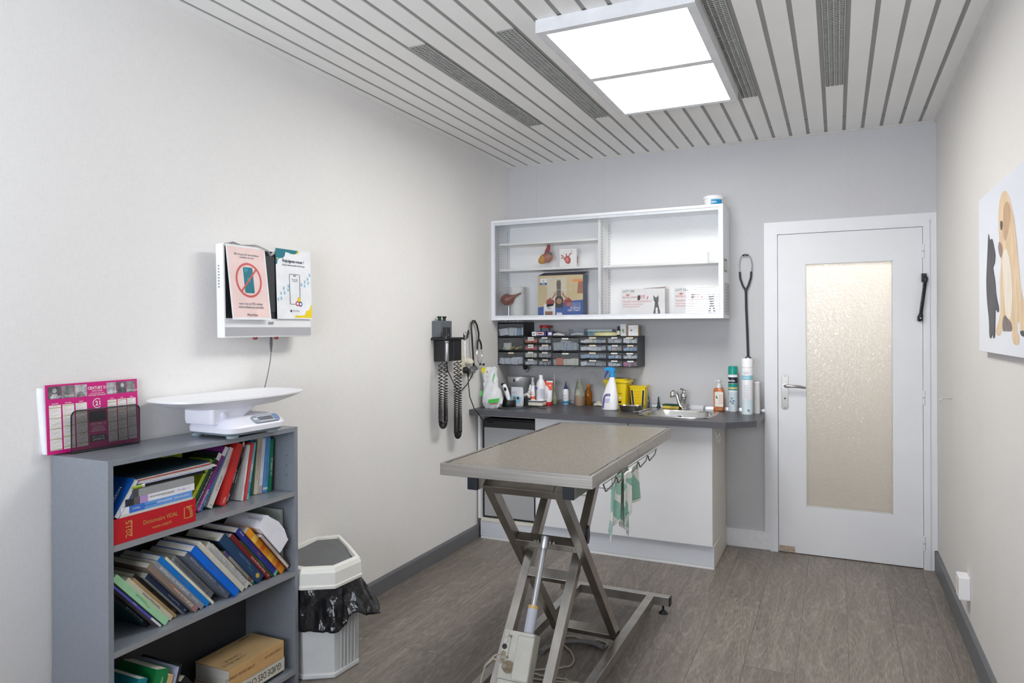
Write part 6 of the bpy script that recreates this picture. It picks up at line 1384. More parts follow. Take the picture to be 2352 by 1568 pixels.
tv = flatbook('very thick red reference book titled Dictionnaire VIDAL 2015', -3.4475, -3.143, z0, 0.078, 0.22, (186, 18, 32), [('Dictionnaire VIDAL', -0.050, 0.038, 0.0195, gold, Y, Z, 0.129), ('www.vidal.fr', -0.018, 0.017, 0.0155, gold, Y, Z, 0.074), ('2015', -0.094, 0.013, 0.026, gold, Z, NY, 0.052)],
    marks=[(-0.092, -0.089, 0.014, 0.064, gold)])
b = MB()
for (a0, a1, b0, b1) in ((0.104, 0.107, 0.018, 0.058), (0.104, 0.138, 0.018, 0.0205), (0.112, 0.138, 0.056, 0.0585)): b.box(0, 0.0004, a0, a1, b0, b1, gold)
for k in range(4): b.tube([(0.0003, 0.112 + 0.005 * k, 0.056), (0.0003, 0.122 + 0.004 * k, 0.050), (0.0003, 0.129 + 0.003 * k, 0.038), (0.0003, 0.131 + 0.0028 * k, 0.021)], 0.0007, gold, 5)
obj('emblem', b, tv)
z0 += 0.0785
flatbook('thin pale paperback lying directly on the thick red book', -3.428, -3.155, z0, 0.008, 0.20, (206, 204, 198)); z0 += 0.0083
flatbook('light blue spined flat book titled upside down', -3.424, -3.157, z0, 0.022, 0.21, (96, 152, 220), [('GUIDE PRATIQUE', 0.122, 0.0150, 0.0095, Wt, NY, NZ, 0.062), ('physiotherapie', 0.052, 0.0155, 0.012, Wt, NY, NZ, 0.056), ('du chien et du chat', -0.010, 0.0140, 0.0085, cmat((44, 72, 130)), NY, NZ, 0.044), ('Tome 2', -0.066, 0.0140, 0.0085, Wt, NY, NZ, 0.026)],
    marks=[(-0.1330, -0.104, 0.0, 0.022, cmat((226, 226, 230))), (-0.104, -0.05, 0.0, 0.022, cmat((60, 112, 200)))]); z0 += 0.0223
flatbook('white spined flat book with a lilac patch, titled upside down', -3.408, -3.148, z0, 0.023, 0.21, (226, 226, 232), [('DE NEUROLOGIE du chien et du chat', 0.048, 0.016, 0.010, K_, NY, NZ, 0.092), ('100 cas', 0.095, 0.015, 0.009, mat('print_lilac2', (170, 150, 200), 0.5), NY, NZ, 0.034)],
    marks=[(-0.130, -0.10, 0.0, 0.023, cmat((40, 40, 44))), (-0.10, -0.078, 0.0, 0.023, cmat((96, 88, 100))), (-0.077, -0.050, 0.0, 0.023, cmat((178, 144, 200))), (0.105, 0.108, 0.010, 0.013, cmat((190, 120, 70)))]); z0 += 0.0233
flatbook('grey slip case lying on the white spined book', -3.384, -3.149, z0, 0.024, 0.20, (150, 151, 152), marks=[(-0.1170, -0.095, 0.0, 0.024, cmat((70, 70, 72)))]); z0 += 0.0243
b = MB().box(-0.19, 0, -0.125, 0.145, 0, 0.003, M_blk).box(-0.19, 0, -0.125, 0.145, 0.0085, 0.0105, M_blk)
t = thing('plastic_binder', 'thin black comb bound folder under the magazines', 'folder', (0.262, -3.235, z0), (R(-0.5), 0, 0))
obj('cover', b, t); obj('pages', MB().box(-0.18, -0.008, -0.13, 0.14, 0.003, 0.0085, mat('dark_pages', (54, 54, 58), 0.7)), t)
obj('comb_spine', MB().tube([(-0.004, -0.125, 0.006), (-0.004, 0.14, 0.006)], 0.005, M_blkr, 8), t, smooth=True)
b = MB().tube([(0, -0.020, 0), (0, 0.012, 0)], 0.0065, cmat((140, 160, 40)), 12).tube([(0, 0.012, 0), (0, 0.022, 0)], 0.0068, mat('marker_clear', (190, 196, 180), 0.3), 12)
z0 += 0.0108
tag(obj('marker_pen', b, loc=(0.268, -3.362, z0 - 0.0108 + 0.0068), smooth=True), 'green marker pen lying at the left of the black folder', 'pen')
for k, (lb_, ya, yb, th, c_, tilt) in enumerate((('bluish white magazine, lowest of the thin ones', -3.34, -3.07, 0.0035, (176, 182, 214), .3), ('white magazine sticking out furthest to the right', -3.368, -3.050, 0.003, (226, 226, 226), .4), ('white magazine with a grey edge', -3.362, -3.058, 0.003, (206, 206, 208), .5), ('magazine with a brick red edge', -3.36, -3.075, 0.003, (186, 96, 84), .9), ('pale pink magazine near the top of the stack', -3.37, -3.080, 0.003, (206, 190, 194), 1.0), ('dark teal covered magazine on top of the stack', -3.365, -3.076, 0.004, (24, 48, 58), 1.1))):
    t = thing('magazine', lb_, 'magazine', (0.270, (ya + yb) / 2, z0 + 0.001), (R(tilt), 0, 0), 'magazines lying on the flat stack'); hl = (yb - ya) / 2
    obj('sheets', MB().box(-0.20, 0, -hl, hl, 0, th, cmat(c_)), t); z0 += th + 0.0014
t = thing('lime_box', 'lime green box with round cut outs standing behind the stack', 'box', (0.055, -3.06, B1), (0, 0, R(2)))
obj('carton', MB().box(-0.040, 0.0, -0.045, 0.045, 0, 0.205, cmat((164, 186, 36))), t, bevel=0.001)
b = MB()
for k in range(3): b.lathe([(0.011, 0), (0.011, 0.0008)], M_txtw, 16, M=Matrix.Translation((0.0, -0.03 + 0.028 * k, 0.178)) @ Matrix.Rotation(R(90), 4, 'Y'))
obj('dots', b, t)
t = book('blue covered book leaning against the left side above the red one', .273, -3.446, .8830, 34, .128, .018, .17, (226, 222, 206), [], False, cover=(20, 84, 168), pagesout=True, soft=0.0006)
b = MB().text('MASSON', (-0.012, -0.0182, 0.03), Z, NX, 0.016, Wt, 'L', fit=0.06)
obj('cover_print', b, t)

# middle shelf: everything leans to the left
A2 = 41.5; cs_, sn_ = math.cos(R(A2)), math.sin(R(A2)); B2 = 0.4695
def row2(label, q, xs, h, th, d, col, txt=(), caps=(), cover=None, lift=0.0, **k):
    y = (q - B2 * sn_) / cs_ if not lift else None
    z = B2
    if lift:
        s = (B2 - q * sn_) / cs_ + lift; y = q * cs_ - s * sn_; z = q * sn_ + s * cs_
    return book(label, xs, y, z, -A2, h, th, d, col, txt, False, caps=caps, cover=cover, group='books leaning on the middle shelf', **k)
book('small dark green book titled Coprologie at the far left', .200, -3.428, B2, -12, .15, .022, .15, (22, 66, 40), [('COPROLOGIE', .12, .016, (232, 232, 190), 0)], False)
row2('black spined book with a dark teal cover', -2.1475, .205, .245, .011, .16, (18, 20, 26), [('Atlas du chien et du chat', .12, .009, (120, 160, 170), 0)], cover=(16, 84, 92))
row2('thin lavender blue booklet with a white foot', -2.1330, .244, .268, .007, .17, (90, 92, 190), [('memento', .5, .005, Wt, 0)], caps=[(0, .2, (226, 226, 230))], cover=(120, 112, 118))
row2('pale mint green wide paperback', -2.1215, .248, .284, .022, .18, (160, 212, 168), [('VETERINAIRE', .42, .010, (110, 160, 120), .15), ('pratique', .34, .008, (190, 160, 90), -.1)])
row2('beige paperback right of the mint green one', -2.0965, .232, .250, .016, .17, (214, 206, 188), [('Guide Pratique Vetlinux', .28, .010, (90, 84, 76), 0)])
row2('tan thin book right of the beige one', -2.0795, .226, .240, .011, .16, (194, 164, 116), [('soins', .2, .006, (120, 90, 50), 0)])
row2('black book with faint gold lettering', -2.0675, .212, .248, .015, .16, (34, 32, 30), [('MANUEL DE MEDECINE', .25, .008, (96, 84, 40), 0), ('(O)', .06, .012, (150, 130, 60), 0)])
row2('navy blue spined book with a pale cover', -2.0510, .232, .235, .018, .17, (38, 52, 84), [('Manuel de Pharmacie', .2, .008, (170, 180, 200), 0), ('M', .05, .009, Wt, 0)], cover=(190, 190, 192))
row2('brownish atlas with white and orange lettering', -2.0320, .252, .286, .019, .18, (134, 118, 108), [('ATLAS', .10, .013, Wt, -.05), ('Ana des animaux', .24, .011, (232, 226, 220), 0), ('domestiques', .42, .010, (226, 140, 90), .1)], caps=[(.03, .07, (176, 110, 120))])
row2('grey lower band book titled LE LIVRE BLANC, left copy', -2.0120, .250, .286, .018, .18, (134, 140, 150), [('LE LIVRE BLANC DE L\'OTOLOGIE', .32, .0115, (232, 234, 238), 0), ('4 vetoquinol', .11, .008, (220, 222, 226), 0)])
row2('bright blue book to the right of the left grey titled book', -1.9932, .248, .300, .019, .18, (10, 116, 200), [('Prescription', .42, .013, (110, 120, 150), 0)])
row2('thin cream booklet right of the left blue book', -1.9735, .248, .297, .009, .17, (222, 218, 196), [('v. vetoquinol - - -', .12, .005, (110, 140, 60), 0)])
row2('thick pale grey book about cat pathology', -1.9635, .212, .252, .034, .17, (176, 180, 190), [('Pathologie comportementale du chat', .18, .013, (96, 102, 124), .1), ('f', .10, .020, (60, 80, 120), 0)])
row2('slate grey book titled LE LIVRE BLANC, right copy', -1.9285, .254, .280, .020, .18, (104, 112, 126), [('LE LIVRE BLANC DE L\'OTOLOGIE', .34, .011, (220, 224, 230), .1), ('4 vetoquinol', .11, .008, (210, 212, 220), 0)])
row2('bright blue thick book right of the slate grey one', -1.9080, .268, .299, .025, .18, (4, 104, 214), [('Prescription', .42, .014, (90, 100, 140), 0)])
row2('thin tan booklet tucked behind the right blue book', -1.8825, .235, .299, .008, .17, (196, 160, 124))
row2('cream paperback left of the wire bound one', -1.8740, .252, .308, .019, .18, (220, 214, 196), [('- - - - - -', .2, .006, (190, 150, 90), 0)])
t = row2('wire bound book with a crinkled silver grey spine', -1.8545, .246, .285, .024, .17, (196, 196, 194), [], soft=0.0018)
b = MB()
for k in range(30):
    zz = 0.02 + k * 0.0085; b.tube([(-0.006, 0.012, zz), (0.003, 0.004, zz + 0.001), (0.005, 0.012, zz + 0.002), (0.003, 0.021, zz + 0.003), (-0.006, 0.013, zz + 0.004)], 0.0011, M_chrome, 5)
obj('wire_binding', b, t, smooth=True)
row2('beige board with black handwritten title next to the wire binding', -1.8300, .240, .285, .006, .17, (196, 188, 174), [('DERMATO NFC', .10, .016, K_, 0)])
row2('thin white booklet with a purple top and teal foot', -1.8175, .232, .215, .011, .15, (214, 212, 200), [('carnet de suivi', .35, .006, K_, 0)], caps=[(.86, 1, (130, 104, 176)), (0, .05, (60, 170, 150)), (.08, .2, (190, 130, 110))], cover=(150, 170, 110))
t = row2('large dark blue book with a gold lion emblem', -1.8060, .246, .290, .036, .18, (28, 62, 98), [('Elevage & nutrition', .32, .011, (120, 140, 170), .15), ('Du chien', .22, .009, (120, 130, 150), -.1)])
b = MB(); b.add([(0.0006, 0.018 + 0.009 * math.cos(R(30 * i)) * (1.15 if i % 2 else 0.85), 0.030 + 0.012 * math.sin(R(30 * i)) * (1.15 if i % 2 else 0.85)) for i in range(12)], [tuple(range(12))], gold)
obj('emblem', b, t)
obj('sticky_note', MB().box(-0.06, -0.02, 0.004, 0.0046, 0.285, 0.300, cmat((196, 200, 150))), t)
row2('dark red book with white title', -1.7690, .248, .292, .018, .17, (112, 28, 30), [('Petite chirurgie du chien', .14, .011, (226, 200, 200), 0), ('auto', .03, .009, (226, 200, 200), 0)])
row2('thin green book right of the dark red one', -1.7505, .244, .250, .009, .17, (24, 84, 36), [('la reproduction', .3, .006, (120, 200, 90), 0)])
row2('royal blue book with small white text at the top', -1.7410, .246, .305, .024, .18, (34, 44, 128), [('ethologie', .86, .008, Wt, .1), ('Felins', .42, .015, (176, 96, 60), -.05), ('grande', .55, .011, (130, 70, 90), 0)], caps=[(.0, .05, (110, 170, 150))])
row2('orange marbled thick book', -1.7165, .250, .288, .026, .17, (226, 146, 34), caps=[(.3, .42, (236, 176, 60)), (.55, .63, (214, 110, 30)), (.75, .85, (240, 190, 80)), (.12, .2, (206, 98, 34))])
t = row2('dark red atlas with pages facing outwards', -1.6900, .262, .225, .016, .16, (96, 32, 36), [], cover=(98, 46, 40), pagesout=True, lift=0.02)
b = MB().text('ATLAS', (-0.090, -0.0002, 0.19), X, Z, 0.014, Wt, 'L')
for k in range(3): b.add([(-0.03 - 0.02 * k + 0.008 * math.cos(R(45 * i)), -0.0008, 0.05 + 0.02 * k + 0.008 * math.sin(R(45 * i))) for i in range(8)], [tuple(range(8))], cmat((150, 176, 150)))
obj('cover_print', b, t)
# white binder box jammed at the right end
t = thing('white_file_box', 'bulky white cardboard file leaning against the right side of the middle shelf', 'file box', (0.268, -1.6725 * cs_ - 2.235 * sn_, -1.6725 * sn_ + 2.235 * cs_), (R(A2), 0, 0))
b = MB().box(-0.19, 0, 0, 0.062, 0, 0.165, mat('file_white', (232, 232, 240), 0.5)); b.text('Elements', (-0.02, 0.046, 0.165), NX, NY, 0.02, M_txtg, 'L')
obj('file_case', b, t, bevel=0.002)
obj('bowed_side', MB().prism([(0.0625, 0.01), (0.076, 0.05), (0.078, 0.10), (0.0625, 0.155)], -0.18, 0.0, _m['file_white'], axis='x'), t)
t = thing('grey_folder', 'pale greenish grey folder standing upright behind the white file', 'folder', (0.225, -2.672, B2))
obj('folder_board', MB().box(-0.20, 0, -0.012, 0, 0, 0.252, cmat((172, 182, 174))).box(0, 0.001, -0.012, -0.002, 0, 0.252, cmat((150, 160, 156))), t)
t = thing('white_block', 'small white box end at the foot of the middle shelf right end', 'box', (0.215, -2.688, B2)); obj('carton', MB().box(-0.06, 0, -0.014, 0.0, 0, 0.03, _m['file_white']), t)

# bottom shelf
B3 = 0.0685
flatbook('thin dark book lying lowest on the bottom shelf', -2.965, -2.70, B3, 0.016, 0.17, (60, 56, 50), xs=.25, group='books lying on the bottom shelf')
flatbook('white book titled GUIDE DES CHIENS lying upside down', -2.990, -2.706, B3 + .0165, 0.052, 0.18, (206, 202, 188), [('GUIDE DES CHIENS', 0.122, 0.038, 0.036, K_, NY, NZ, 0.215)], xs=.262, group='books lying on the bottom shelf')
t = flatbook('thick tan book lying on top of the white dog guide', -2.992, -2.712, B3 + .069, 0.068, 0.175, (200, 160, 108), [('VADE-MECUM', 0.125, 0.046, 0.014, cmat((110, 80, 50)), NY, NZ), ('CHIRURGIE CANINE', -0.015, 0.042, 0.016, cmat((120, 90, 56)), NY, NZ)], xs=.264, cover=(178, 150, 108), group='books lying on the bottom shelf', soft=0.003)
b = MB().text('CHIRURGIE', (-0.05, -0.02, 0.0682), NY, X, 0.022, cmat((96, 80, 56)), 'L'); b.text('CANINE', (-0.075, -0.02, 0.0682), NY, X, 0.022, cmat((96, 80, 56)), 'L'); b.box(-0.16, -0.155, 0.06, 0.11, 0.068, 0.0684, cmat((96, 80, 56)))
obj('cover_print', b, t)
book('teal book at the left end of the bottom shelf', .25, -3.398, B3, 18, .270, .034, .18, (20, 128, 140), [], True, group='books leaning on the bottom shelf')
book('green book with white lettering on the bottom shelf', .25, -3.316, B3, 18, .266, .050, .18, (20, 124, 66), [('la nutrition', .72, .011, Wt, .1)], True, group='books leaning on the bottom shelf')
book('tan paper bundle right of the green book', .25, -3.288, B3, 18, .235, .022, .17, (206, 178, 132), [], True, group='books leaning on the bottom shelf')
book('folded pale blue magazine right of the tan bundle', .25, -3.272, B3, 18, .252, .010, .18, (170, 178, 206), [], True, group='books leaning on the bottom shelf')
book('black backed magazine leaning at the right of the pale blue one', .25, -3.262, B3, 18, .255, .008, .19, (38, 38, 40), [], True, group='books leaning on the bottom shelf')
book('black ring binder leaning left on the bottom shelf', .25, -3.045, B3, -38, .235, .024, .17, (20, 20, 22), [], False, name='ring_binder')

# ---- on top of the bookcase: calendar in a mesh holder
M_mag = mat('calendar_magenta', (206, 20, 124), 0.35, vary=(4, 0.02)); M_cal = mat('calendar_white', (238, 234, 230), 0.5); M_olive = mat('calendar_olive', (170, 160, 96), 0.5)
t = thing('wall_calendar', 'bright pink board calendar with white month columns', 'calendar', (0.028, -3.335, BH + 0.004), (0, R(-3), 0))
b = MB().box(-0.002, 0, -0.160, 0.160, 0, 0.222, M_mag)
fx = 0.0004
def cr(y0, y1, z0, z1, m, l=1): b.add([(fx * l, y0, z0), (fx * l, y1, z0), (fx * l, y1, z1), (fx * l, y0, z1)], [(0, 1, 2, 3)], m)
M_ph = [mat('photo_grey_%d' % k, c_, 0.5, vary=((60, 60, 60), 0.5)) for k, c_ in enumerate(((90, 90, 92), (176, 176, 178), (130, 130, 132)))]
for k, y0 in enumerate((-0.152, -0.109, -0.066, 0.045, 0.082, 0.118)):
    cr(y0, y0 + (0.041 if k < 3 else 0.034), 0.176 + (0.0 if k < 3 else 0.0), 0.216, M_ph[(k * 2 + (k > 2)) % 3])
    if k % 2 == 0: b.add([(fx * 2, y0 + 0.02 + 0.007 * math.cos(R(40 * i)), 0.203 + 0.008 * math.sin(R(40 * i))) for i in range(9)], [tuple(range(9))], M_ph[1]); b.add([(fx * 2, y0 + 0.006, 0.177), (fx * 2, y0 + 0.033, 0.177), (fx * 2, y0 + 0.028, 0.192), (fx * 2, y0 + 0.012, 0.192)], [(0, 1, 2, 3)], M_ph[(k // 2 + 1) % 3])
for s, y0 in (('ACHETER', -0.148), ('VENDRE', -0.100), ('GESTION', 0.047), ('FINANCEMENT', 0.119)): b.text(s, (fx * 3, y0, 0.180), Y, Z, 0.0085, Wt, 'L')
b.text('CENTURY 21', (fx, 0.010, 0.197), Y, Z, 0.0135, Wt, 'C', bold=True, fit=0.064); b.text("TOUTE L'ANNÉE", (fx, 0.010, 0.189), Y, Z, 0.007, Wt, 'C', fit=0.038)
b.text('a vos cotes pour tous', (fx, 0.010, 0.182), Y, Z, 0.007, Wt, 'C', fit=0.05); b.text('VOS PROJETS IMMOBILIERS', (fx, 0.010, 0.175), Y, Z, 0.007, Wt, 'C', fit=0.062)
b.text('21', (fx, 0.011, 0.142), Y, Z, 0.022, Wt, 'C', bold=True)
arc = [(0.010 + 0.0165 * math.cos(R(50 + 260 * i / 18)), 0.1495 + 0.0165 * math.sin(R(50 + 260 * i / 18))) for i in range(19)]; arc2 = [(0.010 + 0.0142 * math.cos(R(50 + 260 * i / 18)), 0.1495 + 0.0142 * math.sin(R(50 + 260 * i / 18))) for i in range(19)]
b.add([(fx, y, z) for y, z in arc] + [(fx, y, z) for y, z in arc2], [(i, 19 + i, 20 + i, i + 1) for i in range(18)], Wt)
for k, y0 in enumerate((-0.151, -0.108, -0.065, 0.046, 0.083, 0.119)):
    wd_ = 0.038 if k < 3 else 0.033
    cr(y0, y0 + wd_, 0.012, 0.156, M_cal)
    b.text(('JANVIER', 'FEVRIER', 'MARS', 'AVRIL', 'MAI', 'JUIN')[k], (fx, y0 + wd_ / 2, 0.1585), Y, Z, 0.006, Wt, 'C')
    for r_ in range(30):
        zz = 0.0145 + r_ * 0.00475
        if r_ % 7 == (k % 3): cr(y0, y0 + wd_, zz - 0.001, zz + 0.0012, M_olive, 2)
        else: cr(y0 + 0.002, y0 + 0.010 + 0.009 * ((r_ * 7 + k * 3) % 3), zz, zz + 0.0012, mat('calendar_ink', (190, 178, 170), 0.6), 2)
b.box(0, fx, -0.022, 0.040, 0.088, 0.124, M_txtk); b.text('CENTURY 21', (fx, 0.010, 0.076), Y, Z, 0.0115, Wt, 'C', fit=0.054)
for k in range(4): cr(-0.018 + 0.003 * k, 0.038 - 0.003 * k, 0.055 + k * 0.005, 0.0565 + k * 0.005, Wt)
cr(-0.020, 0.038, 0.022, 0.044, M_txtk, 1); b.text('ESTIMATION', (fx * 2, 0.009, 0.035), Y, Z, 0.0075, Wt, 'C'); b.text('OFFERTE', (fx * 2, 0.009, 0.0245), Y, Z, 0.011, Wt, 'C', bold=True)
obj('board', b, t)
b = MB(); n = 12
for k in range(3):
    ring_ = [(-0.006 - 0.002 * k - 0.026 * (i / n) ** 2 * (1 - 0.2 * k), -0.158 - 0.022 * math.sin(math.pi * 0.5 * i / n) * 1.0, 0) for i in range(n + 1)]
    vs = []
    for i in range(n + 1):
        x_, y_, _ = ring_[i]
        vs += [(x_ + 0.003, y_ + 0.021 * (i / n), 0.003), (x_, y_ * 1.0, 0.214)]
    b.add(vs, [(2 * i, 2 * i + 2, 2 * i + 3, 2 * i + 1) for i in range(n)], mat('leaf_white', (232, 232, 238), 0.6))
obj('curled_sheets', b, t, smooth=True)
# mesh holder
t = thing('mesh_letter_holder', 'black wire mesh letter holder in front of the pink calendar', 'letter holder', (0.054, -3.316, BH))
def mesh_mat():
    m = bpy.data.materials.new('black_wire_mesh'); m.use_nodes = True; nt = m.node_tree; n = nt.nodes; L = nt.links; n.clear()
    o = n.new('ShaderNodeOutputMaterial'); tc = n.new('ShaderNodeTexCoord'); sp = n.new('ShaderNodeSeparateXYZ'); L.new(tc.outputs['Object'], sp.inputs[0])
    def dia(sign):
        a = n.new('ShaderNodeMath'); a.operation = 'MULTIPLY_ADD'; a.inputs[1].default_value = sign; L.new(sp.outputs[1], a.inputs[0]); L.new(sp.outputs[2], a.inputs[2])
        s = n.new('ShaderNodeMath'); s.operation = 'MULTIPLY'; s.inputs[1].default_value = 330; L.new(a.outputs[0], s.inputs[0])
        f = n.new('ShaderNodeMath'); f.operation = 'FRACT'; L.new(s.outputs[0], f.inputs[0])
        g = n.new('ShaderNodeMath'); g.operation = 'LESS_THAN'; g.inputs[1].default_value = 0.40; L.new(f.outputs[0], g.inputs[0]); return g
    a, c_ = dia(1.0), dia(-1.0); mx = n.new('ShaderNodeMath'); mx.operation = 'MAXIMUM'; L.new(a.outputs[0], mx.inputs[0]); L.new(c_.outputs[0], mx.inputs[1])
    tr = n.new('ShaderNodeBsdfTransparent'); pr = n.new('ShaderNodeBsdfPrincipled'); pr.inputs['Base Color'].default_value = (*lin((34, 32, 36)), 1); pr.inputs['Roughness'].default_value = 0.5
    ms = n.new('ShaderNodeMixShader'); L.new(mx.outputs[0], ms.inputs[0]); L.new(tr.outputs[0], ms.inputs[1]); L.new(pr.outputs[0], ms.inputs[2]); L.new(ms.outputs[0], o.inputs[0]); return m
M_mesh = mesh_mat()
def rrect3(y0, y1, z0, z1, r):
    return [(y1, z0), (y1, z1 - r)] + [(y1 - r + r * math.cos(R(a)), z1 - r + r * math.sin(R(a))) for a in (22, 45, 67, 90)] + [(y0 + r + r * math.cos(R(a)), z1 - r + r * math.sin(R(a))) for a in (90, 112, 135, 158)] + [(y0, z1 - r), (y0, z0)]
for xx, hh, nm in ((0.0, 0.138, 'front_mesh'), (-0.048, 0.145, 'back_mesh')):
    ol = rrect3(-0.120, 0.122, 0.004, hh, 0.018)
    p_ = obj(nm, MB().add([(xx, y, z) for y, z in ol], [tuple(range(len(ol)))], M_mesh), t)
    obj('rim', MB().tube([(xx, y, z) for y, z in ol] + [(xx, ol[0][0], ol[0][1])], 0.0028, M_blk, 8), p_, smooth=True)
obj('base_mesh', MB().add([(-0.048, -0.12, 0.003), (0, -0.12, 0.003), (0, 0.122, 0.003), (-0.048, 0.122, 0.003)], [(0, 1, 2, 3)], M_mesh), t)

# ---- baby scale used for small animals
t = thing('weighing_scale', 'white digital weighing scale with a shallow tray on the bookcase', 'scale', (0.18, -2.885, BH), (0, 0, R(-2)))
M_sc = mat('scale_white', (234, 234, 244), 0.3, vary=(4, 0.01)); M_scg = mat('scale_underside', (146, 160, 168), 0.5)
def sring(x0, x1, y0, y1, r, z, n=6): return [Vector((x, y, z)) for x, y in rrect(x0, x1, y0, y1, r, n)]
b = MB().loft([sring(-0.105, 0.120, -0.115, 0.135, 0.035, 0.010), sring(-0.112, 0.128, -0.122, 0.142, 0.035, 0.018), sring(-0.112, 0.128, -0.122, 0.142, 0.035, 0.020)], M_scg)
obj('base_plate', b, t, smooth=True)
for xs in (-0.085, 0.100):
    for ys in (-0.095, 0.095): obj('rubber_foot', S([(0.017, 0), (0.019, 0.003), (0.019, 0.010)], M_scg, 18, c=(xs, ys, 0), sy=1.3), t, smooth=True)
b = MB().loft([sring(-0.112, 0.132, -0.130, 0.148, 0.04, 0.0205), sring(-0.112, 0.134, -0.132, 0.150, 0.04, 0.038), sring(-0.108, 0.126, -0.120, 0.145, 0.035, 0.050), sring(-0.10, 0.104, -0.10, 0.132, 0.03, 0.066), sring(-0.09, 0.094, -0.085, 0.122, 0.03, 0.072)], M_sc)
obj('body', b, t, smooth=True)
b = MB().loft([sring(-0.09, 0.060, -0.150, -0.020, 0.014, 0.052), sring(-0.09, 0.064, -0.155, -0.005, 0.014, 0.070), sring(-0.09, 0.064, -0.155, 0.06, 0.014, 0.108), sring(-0.08, 0.055, -0.145, 0.07, 0.014, 0.112)], M_sc)
obj('column', b, t, bevel=0.002, smooth=True)
obj('adjust_knob', S([(0.011, 0), (0.012, 0.002), (0.011, 0.007), (0.006, 0.009)], M_sc, 20, M=Matrix.Translation((0.0645, -0.105, 0.085)) @ Matrix.Rotation(R(90), 4, 'Y')), t, smooth=True)
# display panel on the sloping front
Md = Matrix.Translation((0.118, 0.045, 0.058)) @ Matrix.Rotation(R(36), 4, 'Y')
b = MB().loft([[Md @ Vector((x, y, z)) for x, y in rrect(-0.022, 0.018, -0.062, 0.070, 0.016, 5)] for z in (-0.006, 0.002)], mat('display_panel_grey', (150, 158, 170), 0.4))
dp = obj('display_panel', b, t)
b = MB().box(-0.012, 0.010, -0.030, 0.035, 0.002, 0.0028, mat('lcd_grey', (112, 116, 122), 0.25), Md); b.box(-0.015, -0.012, -0.034, 0.039, 0.002, 0.003, M_sc, Md); b.box(0.010, 0.013, -0.034, 0.039, 0.002, 0.003, M_sc, Md)
obj('screen', b, dp)
b = MB()
for yy in (0.048, 0.060):
    for xx in (-0.010, 0.004): b.lathe([(0.005, 0.002), (0.004, 0.0032), (0, 0.0032)], mat('key_blue', (86, 140, 200), 0.4), 12, M=Md @ Matrix.Translation((xx, yy, 0)))
b.box(-0.006, 0.0, -0.056, -0.038, 0.002, 0.0026, M_txtw, Md)
obj('keys', b, dp)
# tray
def tray(z, ex, ey):
    out = []
    for i in range(64):
        a = 2 * math.pi * i / 64; c_, s_ = math.cos(a), math.sin(a)
        x = ex * math.copysign(abs(c_) ** 0.55, c_); y = ey * math.copysign(abs(s_) ** 0.66, s_)
        out.append(Vector((x - 0.020, y + 0.002, z + 0.05 * (y * y * 0.5))))
    return out
b = MB().loft([tray(0.104, 0.060, 0.140), tray(0.108, 0.095, 0.190), tray(0.124, 0.128, 0.258), tray(0.136, 0.146, 0.296), tray(0.141, 0.155, 0.306), tray(0.147, 0.155, 0.306), tray(0.149, 0.149, 0.299), tray(0.138, 0.134, 0.280), tray(0.122, 0.112, 0.240), tray(0.112, 0.08, 0.185), tray(0.110, 0.05, 0.13)], M_pglos)
obj('tray', b, t, smooth=True)

# ------------------------------------------------------------------ wall mounted computer with two posters taped on
t = thing('all_in_one_computer', 'white all in one computer fixed to the left wall', 'computer', (0.098, -2.60, 1.428), (0, R(-1.2), 0))
obj('casing', MB().box(-0.040, -0.001, -0.254, 0.251, 0, 0.376, M_pglos), t, bevel=0.004)
obj('wall_bracket', MB().box(-0.094, -0.040, -0.06, 0.06, 0.12, 0.26, M_blk), t)
sc_ = obj('screen', MB().box(-0.001, 0.0, -0.244, 0.243, 0.078, 0.366, mat('screen_black', (38, 38, 42), 0.2)), t)
obj('bezel', MB().box(0.0, 0.001, -0.032, 0.028, 0.108, 0.345, mat('screen_grey', (62, 64, 68), 0.25)), sc_)
b = MB().box(-0.001, 0.0006, -0.249, 0.247, 0.006, 0.042, mat('speaker_grey', (178, 178, 182), 0.5, vary=(300, 0.1)))
obj('speaker_bar', b, t)
b = MB().text('msi', (0.0004, -0.002, 0.054), Y, Z, 0.022, M_txtg, 'C', bold=True)
obj('logo', b, t)
b = MB()
for k in range(8): b.box(-0.028, -0.020, -0.2546, -0.254, 0.20 + 0.012 * k, 0.205 + 0.012 * k, M_txtg)
obj('side_ports', b, t)
for yy in (-0.08, 0.04): obj('under_button', S([(0.006, -0.010), (0.010, -0.006), (0.010, 0.0)], mat('button_red', (130, 30, 34), 0.4), 14, c=(-0.012, yy, 0)), t, smooth=True)
b = MB().tube([(-0.005, -0.24, 0.372), (-0.002, -0.20, 0.382), (-0.01, -0.15, 0.374), (0.0, -0.08, 0.381), (0.004, -0.02, 0.366), (0.003, 0.0, 0.35), (0.004, 0.02, 0.36)], 0.006, clear('tape_clear', (235, 236, 230), 0.15, 1.5, milk=0.2), 8)
obj('tape', b, t, smooth=True)
